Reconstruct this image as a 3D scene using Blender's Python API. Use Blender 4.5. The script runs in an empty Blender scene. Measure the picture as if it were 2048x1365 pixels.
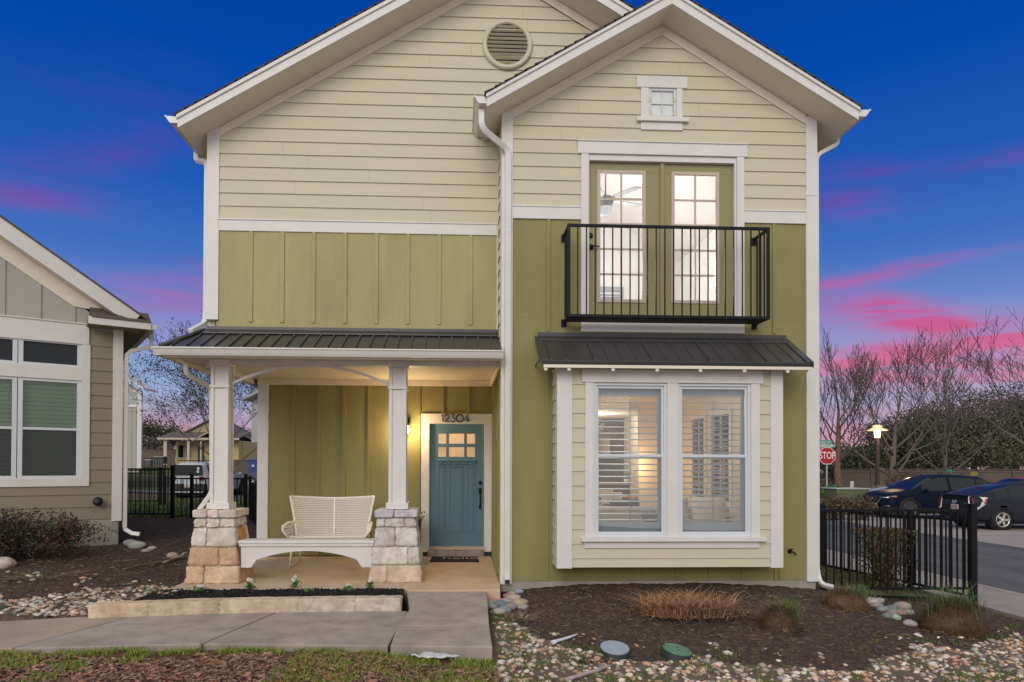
import bpy, bmesh, math, random
import numpy as np
from mathutils import Vector, Matrix, noise
random.seed(7)
sc = bpy.context.scene
COL = sc.collection

# ---------------------------------------------------------------- camera
F, IW, IH = 1365.0, 2048, 1365
YAW, PIT, ROLL = [math.radians(a) for a in (2.507, .712, .195)]
PX, PY = 971.56, 913.57
cy, sy, cp, sp = math.cos(YAW), math.sin(YAW), math.cos(PIT), math.sin(PIT)
cW = np.array([sy*cp, cy*cp, sp]); cR0 = np.array([cy, -sy, 0.]); cU0 = np.cross(cR0, cW)
cR = math.cos(ROLL)*cR0+math.sin(ROLL)*cU0; cU = -math.sin(ROLL)*cR0+math.cos(ROLL)*cU0
CAM = np.array([0, -9.0, 1.55])
cd = bpy.data.cameras.new('camera'); cam = bpy.data.objects.new('camera', cd); COL.objects.link(cam)
M = Matrix.Identity(4)
for i in range(3):
    M[i][0] = cR[i]; M[i][1] = cU[i]; M[i][2] = -cW[i]; M[i][3] = CAM[i]
cam.matrix_world = M
cd.sensor_width = 36; cd.lens = 36*F/IW
cd.shift_x = (IW/2-PX)/IW; cd.shift_y = (PY-IH/2)/IW
cd.clip_start = .05; cd.clip_end = 600
sc.camera = cam

def ray(px, py): return cW+(px-PX)/F*cR-(py-PY)/F*cU
def P(px, py, Y=0.):                     # pixel -> (x, z) on the real wall plane y = Y
    r = ray(px, py); q = CAM+(Y-CAM[1])/r[1]*r; return float(q[0]), float(q[2])
def G(px, py, Z=0.):                     # pixel -> (x, y) on level ground z = Z
    r = ray(px, py); q = CAM+(Z-CAM[2])/r[2]*r; return float(q[0]), float(q[1])
def A(px, py, zc):
    q = CAM+zc*ray(px, py); return float(q[0]), float(q[1]), float(q[2])

# ---------------------------------------------------------------- render + world + sun
sc.render.engine = 'CYCLES'
sc.view_settings.view_transform = 'Standard'; sc.view_settings.look = 'None'
sc.view_settings.exposure = 0; sc.view_settings.gamma = 1
sc.cycles.max_bounces = 8; sc.cycles.transparent_max_bounces = 16
sc.cycles.use_denoising = True
def lin(c):
    return tuple(((v/255)/12.92 if v/255 <= .04045 else ((v/255+.055)/1.055)**2.4) for v in c)
w = bpy.data.worlds.new('World'); sc.world = w; w.use_nodes = True
nt = w.node_tree; N = nt.nodes; L = nt.links; N.clear()
def nd(t, **k):
    n = N.new(t)
    for a, b in k.items(): setattr(n, a, b)
    return n
def mth(op, a, b=None, c=None, clamp=False):
    n = nd('ShaderNodeMath', operation=op, use_clamp=clamp)
    for i, v in enumerate((a, b, c)):
        if v is None: continue
        if isinstance(v, (int, float)): n.inputs[i].default_value = v
        else: L.new(v, n.inputs[i])
    return n.outputs[0]
def ramp(fac, stops, interp='LINEAR'):
    n = nd('ShaderNodeValToRGB'); n.color_ramp.interpolation = interp
    e = n.color_ramp.elements
    while len(e) < len(stops): e.new(.5)
    for k, (p, c) in enumerate(sorted(stops)):
        e[k].position = p; e[k].color = (*c, 1)
    L.new(fac, n.inputs[0]); return n.outputs[0]
def mixc(f, a, b, mode='MIX'):
    n = nd('ShaderNodeMix', data_type='RGBA', blend_type=mode)
    if isinstance(f, (int, float)): n.inputs[0].default_value = f
    else: L.new(f, n.inputs[0])
    for i, v in ((6, a), (7, b)):
        if isinstance(v, tuple): n.inputs[i].default_value = (*v, 1)
        else: L.new(v, n.inputs[i])
    return n.outputs[2]
tc = nd('ShaderNodeTexCoord'); sx = nd('ShaderNodeSeparateXYZ'); L.new(tc.outputs['Generated'], sx.inputs[0])
X_, Y_, Z_ = sx.outputs
grad = ramp(Z_, [(0, lin((196, 158, 172))), (.04, lin((186, 155, 180))), (.09, lin((158, 174, 210))), (.13, lin((138, 170, 214))),
                 (.17, lin((140, 148, 206))), (.21, lin((104, 132, 200))), (.27, lin((64, 112, 191))), (.36, lin((32, 90, 180))),
                 (.46, lin((3, 75, 171))), (.56, lin((0, 66, 161))), (.68, lin((20, 80, 170))), (.85, (.55, .58, .66)), (1, (.78, .79, .84))])
def cloud(sc_, sz, seed, lo, hi, det=5.):
    cb = nd('ShaderNodeCombineXYZ')
    L.new(mth('MULTIPLY', X_, sc_), cb.inputs[0]); L.new(mth('MULTIPLY', Y_, sc_), cb.inputs[1])
    L.new(mth('ADD', mth('MULTIPLY', Z_, sz), mth('MULTIPLY', X_, seed*.0+1.2)), cb.inputs[2])
    ns = nd('ShaderNodeTexNoise', noise_dimensions='4D'); ns.inputs['Scale'].default_value = 1; ns.inputs['Detail'].default_value = det
    ns.inputs['Roughness'].default_value = .5; ns.inputs['W'].default_value = seed; ns.inputs['Distortion'].default_value = .35
    L.new(cb.outputs[0], ns.inputs['Vector'])
    mr = nd('ShaderNodeMapRange', interpolation_type='SMOOTHSTEP'); L.new(ns.outputs[0], mr.inputs[0])
    mr.inputs[1].default_value = lo; mr.inputs[2].default_value = hi
    return mr.outputs[0]
def band(v, a, b, c, d):
    m1 = nd('ShaderNodeMapRange', interpolation_type='SMOOTHSTEP'); L.new(v, m1.inputs[0]); m1.inputs[1].default_value = a; m1.inputs[2].default_value = b
    m2 = nd('ShaderNodeMapRange', interpolation_type='SMOOTHSTEP'); L.new(v, m2.inputs[0]); m2.inputs[1].default_value = d; m2.inputs[2].default_value = c
    return mth('MULTIPLY', m1.outputs[0], m2.outputs[0])
wn = nd('ShaderNodeTexNoise'); wn.inputs['Scale'].default_value = 1; wn.inputs['Detail'].default_value = 7; wn.inputs['Roughness'].default_value = .58
cbw = nd('ShaderNodeCombineXYZ'); L.new(mth('MULTIPLY', X_, 7), cbw.inputs[0]); L.new(mth('MULTIPLY', Y_, 7), cbw.inputs[1]); L.new(mth('ADD', mth('MULTIPLY', Z_, 30), mth('MULTIPLY', X_, 5)), cbw.inputs[2])
L.new(cbw.outputs[0], wn.inputs['Vector']); swn = nd('ShaderNodeSeparateColor'); L.new(wn.outputs['Color'], swn.inputs[0])
Xw = mth('ADD', X_, mth('MULTIPLY', mth('SUBTRACT', swn.outputs[0], .5), .09)); Zw = mth('ADD', Z_, mth('MULTIPLY', mth('SUBTRACT', swn.outputs[1], .5), .036))
wisp = mth('ADD', .35, mth('MULTIPLY', cloud(6, 60, 4.2, .35, .62, 7.), .65))
pk = None
for cx_, cz_, sx_, sz_, slo, amp in ((-.37, .447, .09, .022, .1, .30), (-.445, .36, .07, .015, .3, .50), (-.49, .312, .06, .013, .1, .60), (-.365, .40, .05, .012, .2, .3), (-.36, .215, .10, .026, .1, .36), (-.31, .25, .09, .018, .2, .28), (-.36, .055, .16, .020, 0, .35),
        (.50, .352, .055, .011, -.10, .55), (.48, .323, .04, .012, -.1, .62), (.62, .345, .05, .010, 0, .38), (.50, .234, .070, .0075, .10, .62), (.56, .241, .06, .0045, .06, .3), (.585, .172, .085, .019, -.38, 1.1), (.53, .190, .06, .010, -.1, .60),
        (.62, .115, .15, .036, -.1, .85), (.52, .125, .06, .02, 0, .55), (.52, .045, .2, .025, 0, .50)):
    u = mth('DIVIDE', mth('SUBTRACT', Xw, cx_), sx_); v = mth('DIVIDE', mth('SUBTRACT', mth('SUBTRACT', Zw, cz_), mth('MULTIPLY', mth('SUBTRACT', Xw, cx_), slo)), sz_)
    g = mth('MULTIPLY', mth('POWER', 2.718, mth('MULTIPLY', mth('ADD', mth('MULTIPLY', u, u), mth('MULTIPLY', v, v)), -.8)), amp)
    pk = g if pk is None else mth('ADD', pk, g)
pk = mth('MINIMUM', mth('MULTIPLY', pk, wisp), .93)
gl = ramp(Z_, [(0, lin((222, 150, 160))), (.10, lin((216, 122, 150))), (.17, lin((206, 88, 142))), (.23, lin((188, 96, 165))), (.32, lin((122, 66, 160))), (.45, lin((60, 70, 168)))])
front = mixc(pk, grad, gl)
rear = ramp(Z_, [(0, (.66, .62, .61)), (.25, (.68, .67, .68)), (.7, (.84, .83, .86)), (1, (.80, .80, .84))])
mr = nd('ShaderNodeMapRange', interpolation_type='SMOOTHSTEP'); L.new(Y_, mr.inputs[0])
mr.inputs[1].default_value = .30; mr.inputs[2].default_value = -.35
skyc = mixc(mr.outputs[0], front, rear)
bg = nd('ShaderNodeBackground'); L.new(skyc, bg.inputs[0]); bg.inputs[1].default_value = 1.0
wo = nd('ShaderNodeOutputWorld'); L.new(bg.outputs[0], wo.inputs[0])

sd = bpy.data.lights.new('sun', 'SUN'); sd.energy = 1.35; sd.angle = math.radians(34); sd.color = (1, .955, .88)
so = bpy.data.objects.new('sun', sd); COL.objects.link(so)
so.rotation_euler = Vector((.26, .84, -.40)).to_track_quat('-Z', 'Y').to_euler()

# ---------------------------------------------------------------- helpers
OFF = {}
def tag(o, label=None, cat=None, group=None, kind=None):
    if label: o['label'] = label
    if cat: o['category'] = cat
    if group: o['group'] = group
    if kind: o['kind'] = kind
    return o
def thing(name, label, cat, loc=(0, 0, 0), rz=0, group=None, world=True):
    o = bpy.data.objects.new(name, None); COL.objects.link(o); o.empty_display_size = .2
    o.location = loc; o.rotation_euler = (0, 0, rz)
    OFF[o.name] = Vector(loc) if world else Vector((0, 0, 0))
    return tag(o, label, cat, group)
def copy_tree(o, parent=None, top=True):
    c = o.copy(); COL.objects.link(c); c.parent = parent
    for ch in [k for k in bpy.data.objects if k.parent == o]: copy_tree(ch, c, False)
    return c
def icos(sub):
    bm = bmesh.new(); bmesh.ops.create_icosphere(bm, subdivisions=sub, radius=1)
    v = [tuple(q.co) for q in bm.verts]; f = [tuple(q.index for q in p.verts) for p in bm.faces]; bm.free(); return v, f
ICO = {1: icos(1), 2: icos(2), 3: icos(3)}
class MB:
    def __init__(s, T=None): s.v = []; s.f = []; s.m = []; s.c = []; s.T = T; s.col = None; s.sm = []
    def add(s, vs, fs, m=0, smooth=False):
        b = len(s.v)
        if s.T: vs = [s.T(*p) for p in vs]
        s.v += [tuple(map(float, p)) for p in vs]
        for f in fs: s.f.append([b+i for i in f]); s.m.append(m); s.c.append(s.col or (1, 1, 1)); s.sm.append(smooth)
        return s
    def box(s, x0, x1, y0, y1, z0, z1, m=0):
        return s.add([(x0,y0,z0),(x1,y0,z0),(x1,y1,z0),(x0,y1,z0),(x0,y0,z1),(x1,y0,z1),(x1,y1,z1),(x0,y1,z1)],
                     [(0,3,2,1),(4,5,6,7),(0,1,5,4),(1,2,6,5),(2,3,7,6),(3,0,4,7)], m)
    def prism(s, poly, ax, a, b, m=0):
        n = len(poly); mk = {'y': lambda p, t: (p[0], t, p[1]), 'x': lambda p, t: (t, p[0], p[1]), 'z': lambda p, t: (p[0], p[1], t)}[ax]
        vs = [mk(p, a) for p in poly]+[mk(p, b) for p in poly]
        return s.add(vs, [tuple(range(n)), tuple(range(2*n-1, n-1, -1))]+[(i, (i+1) % n, n+(i+1) % n, n+i) for i in range(n)], m)
    def obox(s, c, ex, ey, ez, m=0):      # centre and three half-extent vectors
        c, ex, ey, ez = map(Vector, (c, ex, ey, ez))
        vs = [c+a*ex+b*ey+d*ez for d in (-1, 1) for a, b in ((-1,-1),(1,-1),(1,1),(-1,1))]
        return s.add(vs, [(0,3,2,1),(4,5,6,7),(0,1,5,4),(1,2,6,5),(2,3,7,6),(3,0,4,7)], m)
    def tube(s, pts, r, n=6, m=0, smooth=True, sq=None):
        pts = [Vector(p) for p in pts]; k = len(pts)
        rs = r if isinstance(r, (list, tuple)) else [r]*k
        vs = []; up = None
        for i, p in enumerate(pts):
            d = (pts[min(i+1, k-1)]-pts[max(i-1, 0)]).normalized()
            if up is None:
                up = Vector((0, 0, 1)) if abs(d.z) < .9 else Vector((0, 1, 0))
            u = d.cross(up)
            if u.length < 1e-5: u = d.cross(Vector((1, .1, 0)))
            u.normalize(); v = u.cross(d).normalized(); up = v
            for j in range(n):
                a = 2*math.pi*(j+.5)/n
                if sq: vs.append(p+u*(sq[0]*(1 if math.cos(a) > 0 else -1))+v*(sq[1]*(1 if math.sin(a) > 0 else -1)))
                else: vs.append(p+(u*math.cos(a)+v*math.sin(a))*rs[i])
        fs = [tuple(range(n-1, -1, -1)), tuple(range((k-1)*n, k*n))]
        for i in range(k-1):
            for j in range(n): fs.append((i*n+j, i*n+(j+1) % n, (i+1)*n+(j+1) % n, (i+1)*n+j))
        return s.add(vs, fs, m, smooth and not sq)
    def lathe(s, prof, c=(0, 0, 0), n=20, m=0, ax='z', smooth=True):
        vs = []
        for r, h in prof:
            for j in range(n):
                a = 2*math.pi*j/n; p = (r*math.cos(a), r*math.sin(a), h)
                if ax == 'y': p = (p[0], p[2], p[1])
                if ax == 'x': p = (p[2], p[0], p[1])
                vs.append((p[0]+c[0], p[1]+c[1], p[2]+c[2]))
        k = len(prof); fs = [tuple(range(n-1, -1, -1)), tuple(range((k-1)*n, k*n))]
        for i in range(k-1):
            for j in range(n): fs.append((i*n+j, i*n+(j+1) % n, (i+1)*n+(j+1) % n, (i+1)*n+j))
        return s.add(vs, fs, m, smooth)
    def blob(s, c, r, m=0, sub=2, amp=.15, fr=1.5, seed=0, flat=1.0):
        V, Fc = ICO[sub]; out = []
        for v in V:
            v = Vector(v); k = 1+amp*noise.noise(v*fr+Vector((seed*3.7, seed*1.3, 0)))
            out.append((c[0]+v.x*r[0]*k, c[1]+v.y*r[1]*k, c[2]+v.z*r[2]*k*flat))
        return s.add(out, Fc, m, True)
    def build(s, name, mats, parent=None, bevel=0, recalc=True, smooth=None):
        off = OFF.get(parent.name, Vector((0, 0, 0))) if parent else Vector((0, 0, 0))
        me = bpy.data.meshes.new(name)
        vv = [(a-off.x, b-off.y, c-off.z) for a, b, c in s.v] if off.length else s.v
        me.from_pydata(vv, [], s.f)
        if not isinstance(mats, (list, tuple)): mats = [mats]
        for q in mats: me.materials.append(q)
        me.polygons.foreach_set('material_index', s.m)
        me.polygons.foreach_set('use_smooth', s.sm if smooth is None else [smooth]*len(s.f))
        if any(c != (1, 1, 1) for c in s.c):
            at = me.color_attributes.new('Col', 'FLOAT_COLOR', 'CORNER')
            arr = []
            for f, c in zip(s.f, s.c): arr += [c[0], c[1], c[2], 1.0]*len(f)
            at.data.foreach_set('color', arr)
        if recalc:
            bm = bmesh.new(); bm.from_mesh(me); bmesh.ops.recalc_face_normals(bm, faces=bm.faces); bm.to_mesh(me); bm.free()
        me.update()
        o = bpy.data.objects.new(name, me); COL.objects.link(o)
        if parent: o.parent = parent; OFF[o.name] = off
        if bevel:
            b = o.modifiers.new('bevel', 'BEVEL'); b.width = bevel; b.segments = 2; b.limit_method = 'ANGLE'; b.angle_limit = math.radians(50)
        return o
def np_mesh(name, V, Fq, C, mats, parent=None, smooth=False):   # V (n,3), Fq (m,k), C (m,3)
    off = OFF.get(parent.name, Vector((0, 0, 0))) if parent else Vector((0, 0, 0))
    V = np.asarray(V, np.float64)-np.array(off); Fq = np.asarray(Fq, np.int32); k = Fq.shape[1]; m = len(Fq)
    me = bpy.data.meshes.new(name); me.vertices.add(len(V)); me.vertices.foreach_set('co', V.astype(np.float32).ravel())
    me.loops.add(m*k); me.loops.foreach_set('vertex_index', Fq.ravel())
    me.polygons.add(m); me.polygons.foreach_set('loop_start', np.arange(m, dtype=np.int32)*k)
    me.polygons.foreach_set('use_smooth', np.full(m, smooth))
    me.update(calc_edges=True)
    if C is not None:
        at = me.color_attributes.new('Col', 'FLOAT_COLOR', 'CORNER')
        C4 = np.ones((m, 4), np.float32); C4[:, :3] = C
        at.data.foreach_set('color', np.repeat(C4, k, axis=0).ravel())
    for q in (mats if isinstance(mats, (list, tuple)) else [mats]): me.materials.append(q)
    o = bpy.data.objects.new(name, me); COL.objects.link(o)
    if parent: o.parent = parent; OFF[o.name] = off
    return o

# ---------------------------------------------------------------- materials
def mat(name, col, rough=.6, var=.12, vs=6., bump=.0, bs=60., metal=0., attr=False, stretch=(1, 1, 1), grime=0., gcol=(.12, .105, .08), spec=.5, emit=None, es=1., coat=0.):
    m = bpy.data.materials.new(name); m.use_nodes = True; t = m.node_tree; n = t.nodes; l = t.links
    b = n['Principled BSDF']; b.inputs['Roughness'].default_value = rough; b.inputs['Metallic'].default_value = metal
    b.inputs['Specular IOR Level'].default_value = spec; b.inputs['Coat Weight'].default_value = coat
    tcn = n.new('ShaderNodeTexCoord'); mp = n.new('ShaderNodeMapping'); mp.inputs['Scale'].default_value = stretch
    l.new(tcn.outputs['Object'], mp.inputs[0])
    base = None
    if attr:
        a = n.new('ShaderNodeVertexColor'); a.layer_name = 'Col'; base = a.outputs[0]
    def mx(f, A_, B_, mode='MIX'):
        k = n.new('ShaderNodeMix'); k.data_type = 'RGBA'; k.blend_type = mode
        if isinstance(f, float): k.inputs[0].default_value = f
        else: l.new(f, k.inputs[0])
        for i, v in ((6, A_), (7, B_)):
            if isinstance(v, tuple): k.inputs[i].default_value = (*v, 1)
            else: l.new(v, k.inputs[i])
        return k.outputs[2]
    if base is None:
        k = n.new('ShaderNodeRGB'); k.outputs[0].default_value = (*col, 1); base = k.outputs[0]
    ns = n.new('ShaderNodeTexNoise'); ns.inputs['Scale'].default_value = vs; ns.inputs['Detail'].default_value = 6; ns.inputs['Roughness'].default_value = .65
    l.new(mp.outputs[0], ns.inputs['Vector'])
    mr_ = n.new('ShaderNodeMapRange'); l.new(ns.outputs[0], mr_.inputs[0])
    mr_.inputs[1].default_value = .25; mr_.inputs[2].default_value = .75; mr_.inputs[3].default_value = 1-var; mr_.inputs[4].default_value = 1+var
    cbn = n.new('ShaderNodeCombineXYZ')
    for i in range(3): l.new(mr_.outputs[0], cbn.inputs[i])
    c = mx(1.0, base, cbn.outputs[0], 'MULTIPLY')
    if grime:
        g = n.new('ShaderNodeTexNoise'); g.inputs['Scale'].default_value = 1.3; g.inputs['Detail'].default_value = 8
        mp2 = n.new('ShaderNodeMapping'); mp2.inputs['Scale'].default_value = (3, 3, .6); l.new(tcn.outputs['Object'], mp2.inputs[0]); l.new(mp2.outputs[0], g.inputs['Vector'])
        m3 = n.new('ShaderNodeMapRange'); l.new(g.outputs[0], m3.inputs[0]); m3.inputs[1].default_value = .45; m3.inputs[2].default_value = .75; m3.inputs[4].default_value = grime
        c = mx(m3.outputs[0], c, gcol)
    l.new(c, b.inputs['Base Color'])
    if bump:
        bn = n.new('ShaderNodeTexNoise'); bn.inputs['Scale'].default_value = bs; bn.inputs['Detail'].default_value = 5
        l.new(mp.outputs[0], bn.inputs['Vector'])
        bu = n.new('ShaderNodeBump'); bu.inputs['Strength'].default_value = bump; bu.inputs['Distance'].default_value = .01
        l.new(bn.outputs[0], bu.inputs['Height']); l.new(bu.outputs[0], b.inputs['Normal'])
    if emit:
        b.inputs['Emission Color'].default_value = (*emit, 1); b.inputs['Emission Strength'].default_value = es
    return m
def glass(name, tint=(.93, .96, .97), refl=1.0, rough=.0, base=.06):
    m = bpy.data.materials.new(name); m.use_nodes = True; t = m.node_tree; n = t.nodes; l = t.links; n.clear()
    o = n.new('ShaderNodeOutputMaterial'); tr = n.new('ShaderNodeBsdfTransparent'); tr.inputs[0].default_value = (*tint, 1)
    gl_ = n.new('ShaderNodeBsdfGlossy'); gl_.inputs['Roughness'].default_value = rough; gl_.inputs[0].default_value = (refl, refl, refl, 1)
    fr = n.new('ShaderNodeLayerWeight'); fr.inputs[0].default_value = .25
    ad = n.new('ShaderNodeMath'); ad.operation = 'MULTIPLY_ADD'; l.new(fr.outputs['Fresnel'], ad.inputs[0]); ad.inputs[1].default_value = .8; ad.inputs[2].default_value = base; ad.use_clamp = True
    mxs = n.new('ShaderNodeMixShader'); l.new(ad.outputs[0], mxs.inputs[0]); l.new(tr.outputs[0], mxs.inputs[1]); l.new(gl_.outputs[0], mxs.inputs[2])
    l.new(mxs.outputs[0], o.inputs[0]); return m
def emis(name, col, s):
    m = bpy.data.materials.new(name); m.use_nodes = True; n = m.node_tree.nodes; n.clear()
    e = n.new('ShaderNodeEmission'); e.inputs[0].default_value = (*col, 1); e.inputs[1].default_value = s
    o = n.new('ShaderNodeOutputMaterial'); m.node_tree.links.new(e.outputs[0], o.inputs[0]); return m
MT = dict(
    lap=mat('pale green lap siding paint', (.555, .52, .378), .62, .05, 2.2, .18, 45, stretch=(.35, 1, 3)),
    lap_low=mat('pale green siding paint', (.555, .525, .378), .62, .05, 2.2, .18, 45, stretch=(.35, 1, 3)),
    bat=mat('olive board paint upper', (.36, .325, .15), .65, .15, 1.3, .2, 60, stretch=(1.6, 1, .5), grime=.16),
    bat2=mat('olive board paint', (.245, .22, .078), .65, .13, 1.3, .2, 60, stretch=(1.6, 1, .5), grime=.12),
    trim=mat('white trim paint', (.68, .66, .635), .5, .05, 3, .08, 50, grime=.05),
    soffit=mat('cream soffit with bounce tint', (.76, .69, .57), .6, .05, 1.5, .05, 50),  # cream colour carries warm bounce light for shaded eaves and friezes
    gut=mat('white gutter enamel', (.70, .68, .66), .35, .05, 3, .03, 20, grime=.05),
    vinyl=mat('white vinyl sash', (.62, .64, .68), .35, .03, 3),
    shingle=mat('dark shingles', (.055, .042, .035), .9, .45, 9, .8, 90, stretch=(1, 3, 3)),
    shingle2=mat('weathered brown shingles', (.115, .088, .075), .9, .35, 9, .6, 90, stretch=(1, 3, 6)),
    metal=mat('dark grey metal roof', (.062, .060, .062), .38, .15, 3, .05, 8, metal=.35),
    metaledge=mat('black roof closure', (.012, .012, .012), .6, .1),
    iron=mat('black iron paint', (.007, .007, .008), .5, .1, 9, .05, 40, spec=.22),
    bronze=mat('oil rubbed bronze', (.02, .016, .014), .35, .1, metal=.6),
    door=mat('blue grey door paint', (.088, .185, .245), .38, .05, 3, .05, 30),
    dooro=mat('olive door paint', (.26, .235, .105), .5, .04, 3),
    beige=mat('beige muntin', (.50, .41, .33), .5, .04, 5),
    conc=mat('porch concrete', (.52, .39, .265), .7, .18, 3, .25, 120, grime=.12),
    found=mat('foundation concrete', (.33, .30, .265), .85, .15, 3, .3, 60, grime=.25),
    walk=mat('sidewalk concrete', (.36, .305, .262), .88, .22, 2.2, .45, 170, grime=.45),
    limestone=mat('limestone', (1, 1, 1), .9, .36, 9, 1., 22, attr=True, grime=.55, gcol=(.36, .22, .12)),
    mortar=mat('mortar', (.42, .36, .29), .95, .15, 20, .4, 120),
    attr=mat('coloured pieces', (1, 1, 1), .85, .12, 30, .2, 80, attr=True),
    stonea=mat('river stone', (1, 1, 1), .75, .22, 22, .35, 70, attr=True),
    leaf=mat('leaves', (1, 1, 1), .6, .12, 20, attr=True, spec=.3),
    bark=mat('bark', (.105, .088, .076), .95, .3, 14, .6, 50, stretch=(1, 1, .3)),
    barkred=mat('reddish bark', (.17, .105, .07), .95, .35, 10, .6, 50, stretch=(1, 1, .3)),
    wood=mat('weathered fence boards', (.135, .105, .088), .92, .3, 5, .3, 40, stretch=(6, 6, .4)),
    rubber=mat('tyre rubber', (.014, .014, .015), .8, .1),
    alloy=mat('alloy wheel', (.55, .53, .5), .35, .05, metal=.6),
    darkalloy=mat('dark alloy wheel', (.12, .12, .13), .35, .05, metal=.6),
    chrome=mat('chrome', (.75, .75, .76), .12, .02, metal=1),
    blackpl=mat('black plastic', (.015, .015, .017), .55, .1),
    cglass=mat('dark car glass', (.012, .016, .018), .06, .02, spec=.35),
    red=mat('red lens', (.35, .01, .012), .25, .03),
    whitepl=mat('white plastic', (.72, .71, .68), .5, .05, 4),
    wicker=mat('white wicker', (.84, .81, .76), .6, .05, 20),
    glass=glass('window glass', base=.08),
    glassd=glass('door lite glass', base=.02, tint=(.97, .96, .94)),
    frost=mat('frosted pane', (.66, .69, .69), .25, .08, 4),
    shutter=mat('shutter paint', (.30, .32, .36), .5, .03),
    intw=mat('interior wall warm', (.68, .60, .50), .8, .04, 2),
    intwh=mat('interior wall white', (.72, .71, .69), .8, .03, 2),
    intfl=mat('interior floor', (.30, .19, .11), .5, .15, 4, stretch=(1, 6, 1)),
    darkk=mat('dark kitchen tile', (.09, .082, .075), .35, .25, 9, stretch=(1, 1, 3)),
    tan=mat('tan lap siding paint', (.255, .215, .148), .65, .06, 2.2, .18, 45),
    greybat=mat('warm grey board paint', (.40, .385, .345), .65, .05, 2, .1, 45),
    dglass=mat('dark reflecting glass', (.012, .017, .022), .04, .02, spec=.4),
)
# ================================================================ THE HOUSE
H = thing('house', 'two storey green and olive house with stone porch piers and blue door', 'house', (.7, 3, 0))
FR = lambda y: (lambda u, z, d: (u, y-d, z))          # front facing wall mapping: along, up, proud
LF = lambda x: (lambda u, z, d: (x-d, u, z))          # wall facing left
RT = lambda x: (lambda u, z, d: (x+d, u, z))
def lap(mb, T, z0, z1, e, xl, xr, holes=(), m=0, start=None, kinks=(), joints=False):
    xl_ = xl if callable(xl) else (lambda z: xl); xr_ = xr if callable(xr) else (lambda z: xr)
    z = start if start is not None else z0
    while z < z1-1e-4:
        a, b = max(z, z0), min(z+e, z1)
        if b > a+1e-4:
            cuts = sorted(set([a, b]+[h for H_ in holes for h in (H_[2], H_[3]) if a < h < b]+[h for h in kinks if a < h < b]))
            for s0, s1 in zip(cuts[:-1], cuts[1:]):
                iv = [(0., 1.)]; mid = (s0+s1)/2
                hs = sorted((h[0], h[1]) for h in holes if h[2] <= mid <= h[3])
                seg = []; cur = None
                edges = [('L', None)]
                left = 'wall'; pts = []
                c = 'L'
                for h0, h1 in hs: pts.append((c, h0)); c = h1
                pts.append((c, 'R'))
                for p, q in pts:
                    def X(k, z_): return xl_(z_) if k == 'L' else xr_(z_) if k == 'R' else k
                    d0 = .019-.015*(s0-z)/e; d1 = .019-.015*(s1-z)/e
                    p0, q0, p1, q1 = X(p, s0), X(q, s0), X(p, s1), X(q, s1)
                    if q0 <= p0+.003 and q1 <= p1+.003: continue
                    q0 = max(q0, p0); 
                    if q1 < p1: q1 = p1 = (p1+q1)/2
                    vs = [T(p0, s0, d0), T(q0, s0, d0), T(q1, s1, d1), T(p1, s1, d1), T(p0, s0, -.004), T(q0, s0, -.004), T(q1, s1, -.004), T(p1, s1, -.004)]
                    mb.add(vs, [(0, 1, 2, 3), (0, 4, 5, 1), (1, 5, 6, 2), (3, 7, 4, 0), (2, 6, 7, 3)], m)
                    if joints and min(q0, q1)-max(p0, p1) > 1.2 and s0 == a:      # caulked butt joint between two boards of the course
                        jx = JR.uniform(max(p0, p1)+.3, min(q0, q1)-.3)
                        mb.add([T(jx-.0016, s0+.002, d0+.0008), T(jx+.0016, s0+.002, d0+.0008), T(jx+.0016, s1-.002, d1+.0008), T(jx-.0016, s1-.002, d1+.0008)], [(0, 1, 2, 3)], 1)
        z += e
def panel(mb, T, x0, x1, z0, z1, holes, d0=-.02, d1=0., m=0):      # flat wall sheet with rectangular holes
    zs = sorted(set([z0, z1]+[h for q in holes for h in q[2:4] if z0 < h < z1]))
    for a, b in zip(zs[:-1], zs[1:]):
        mid = (a+b)/2; c = x0
        for h in sorted(h for h in holes if h[2] <= mid <= h[3]):
            if h[0] > c: bx(mb, T, c, h[0], a, b, d0, d1, m)
            c = h[1]
        if x1 > c: bx(mb, T, c, x1, a, b, d0, d1, m)
def bx(mb, T, u0, u1, z0, z1, d0, d1, m=0):
    vs = [T(u, z, d) for u, z, d in ((u0, z0, d0), (u1, z0, d0), (u1, z0, d1), (u0, z0, d1), (u0, z1, d0), (u1, z1, d0), (u1, z1, d1), (u0, z1, d1))]
    mb.add(vs, [(0,3,2,1),(4,5,6,7),(0,1,5,4),(1,2,6,5),(2,3,7,6),(3,0,4,7)], m)
E_ = .1815; JR = random.Random(4); CAULK = mat('caulked joint', (.27, .25, .17), .7)
SL = .587                                              # roof slope
# --- holes in the gable (y=0) wall
FD = (1.745, 3.765, 3.51, 5.66)                        # french door opening
SW = (2.60, 2.90, 6.25, 6.59)                          # small gable window
BAY = (1.36, 4.10, .34, 2.70)
gl_ = lambda z: max(.74, .74+(z-6.17)/SL if z > 6.17 else .74)
gr_ = lambda z: min(4.715, 4.715-(z-6.17)/SL if z > 6.17 else 4.715)
m_ = MB(); lap(m_, FR(0), 4.98, 7.36, E_, gl_, gr_, (FD, SW), start=4.98, kinks=(6.17,), joints=True)
m_.build('lap_siding', [MT['lap'], CAULK], H)
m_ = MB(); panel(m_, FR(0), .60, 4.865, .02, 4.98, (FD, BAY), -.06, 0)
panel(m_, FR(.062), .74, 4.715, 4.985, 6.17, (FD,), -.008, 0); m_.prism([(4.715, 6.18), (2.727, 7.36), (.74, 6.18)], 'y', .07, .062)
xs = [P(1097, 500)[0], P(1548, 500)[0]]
for x in xs: m_.box(x-.025, x+.025, -.018, .001, 3.33, 4.82)
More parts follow.
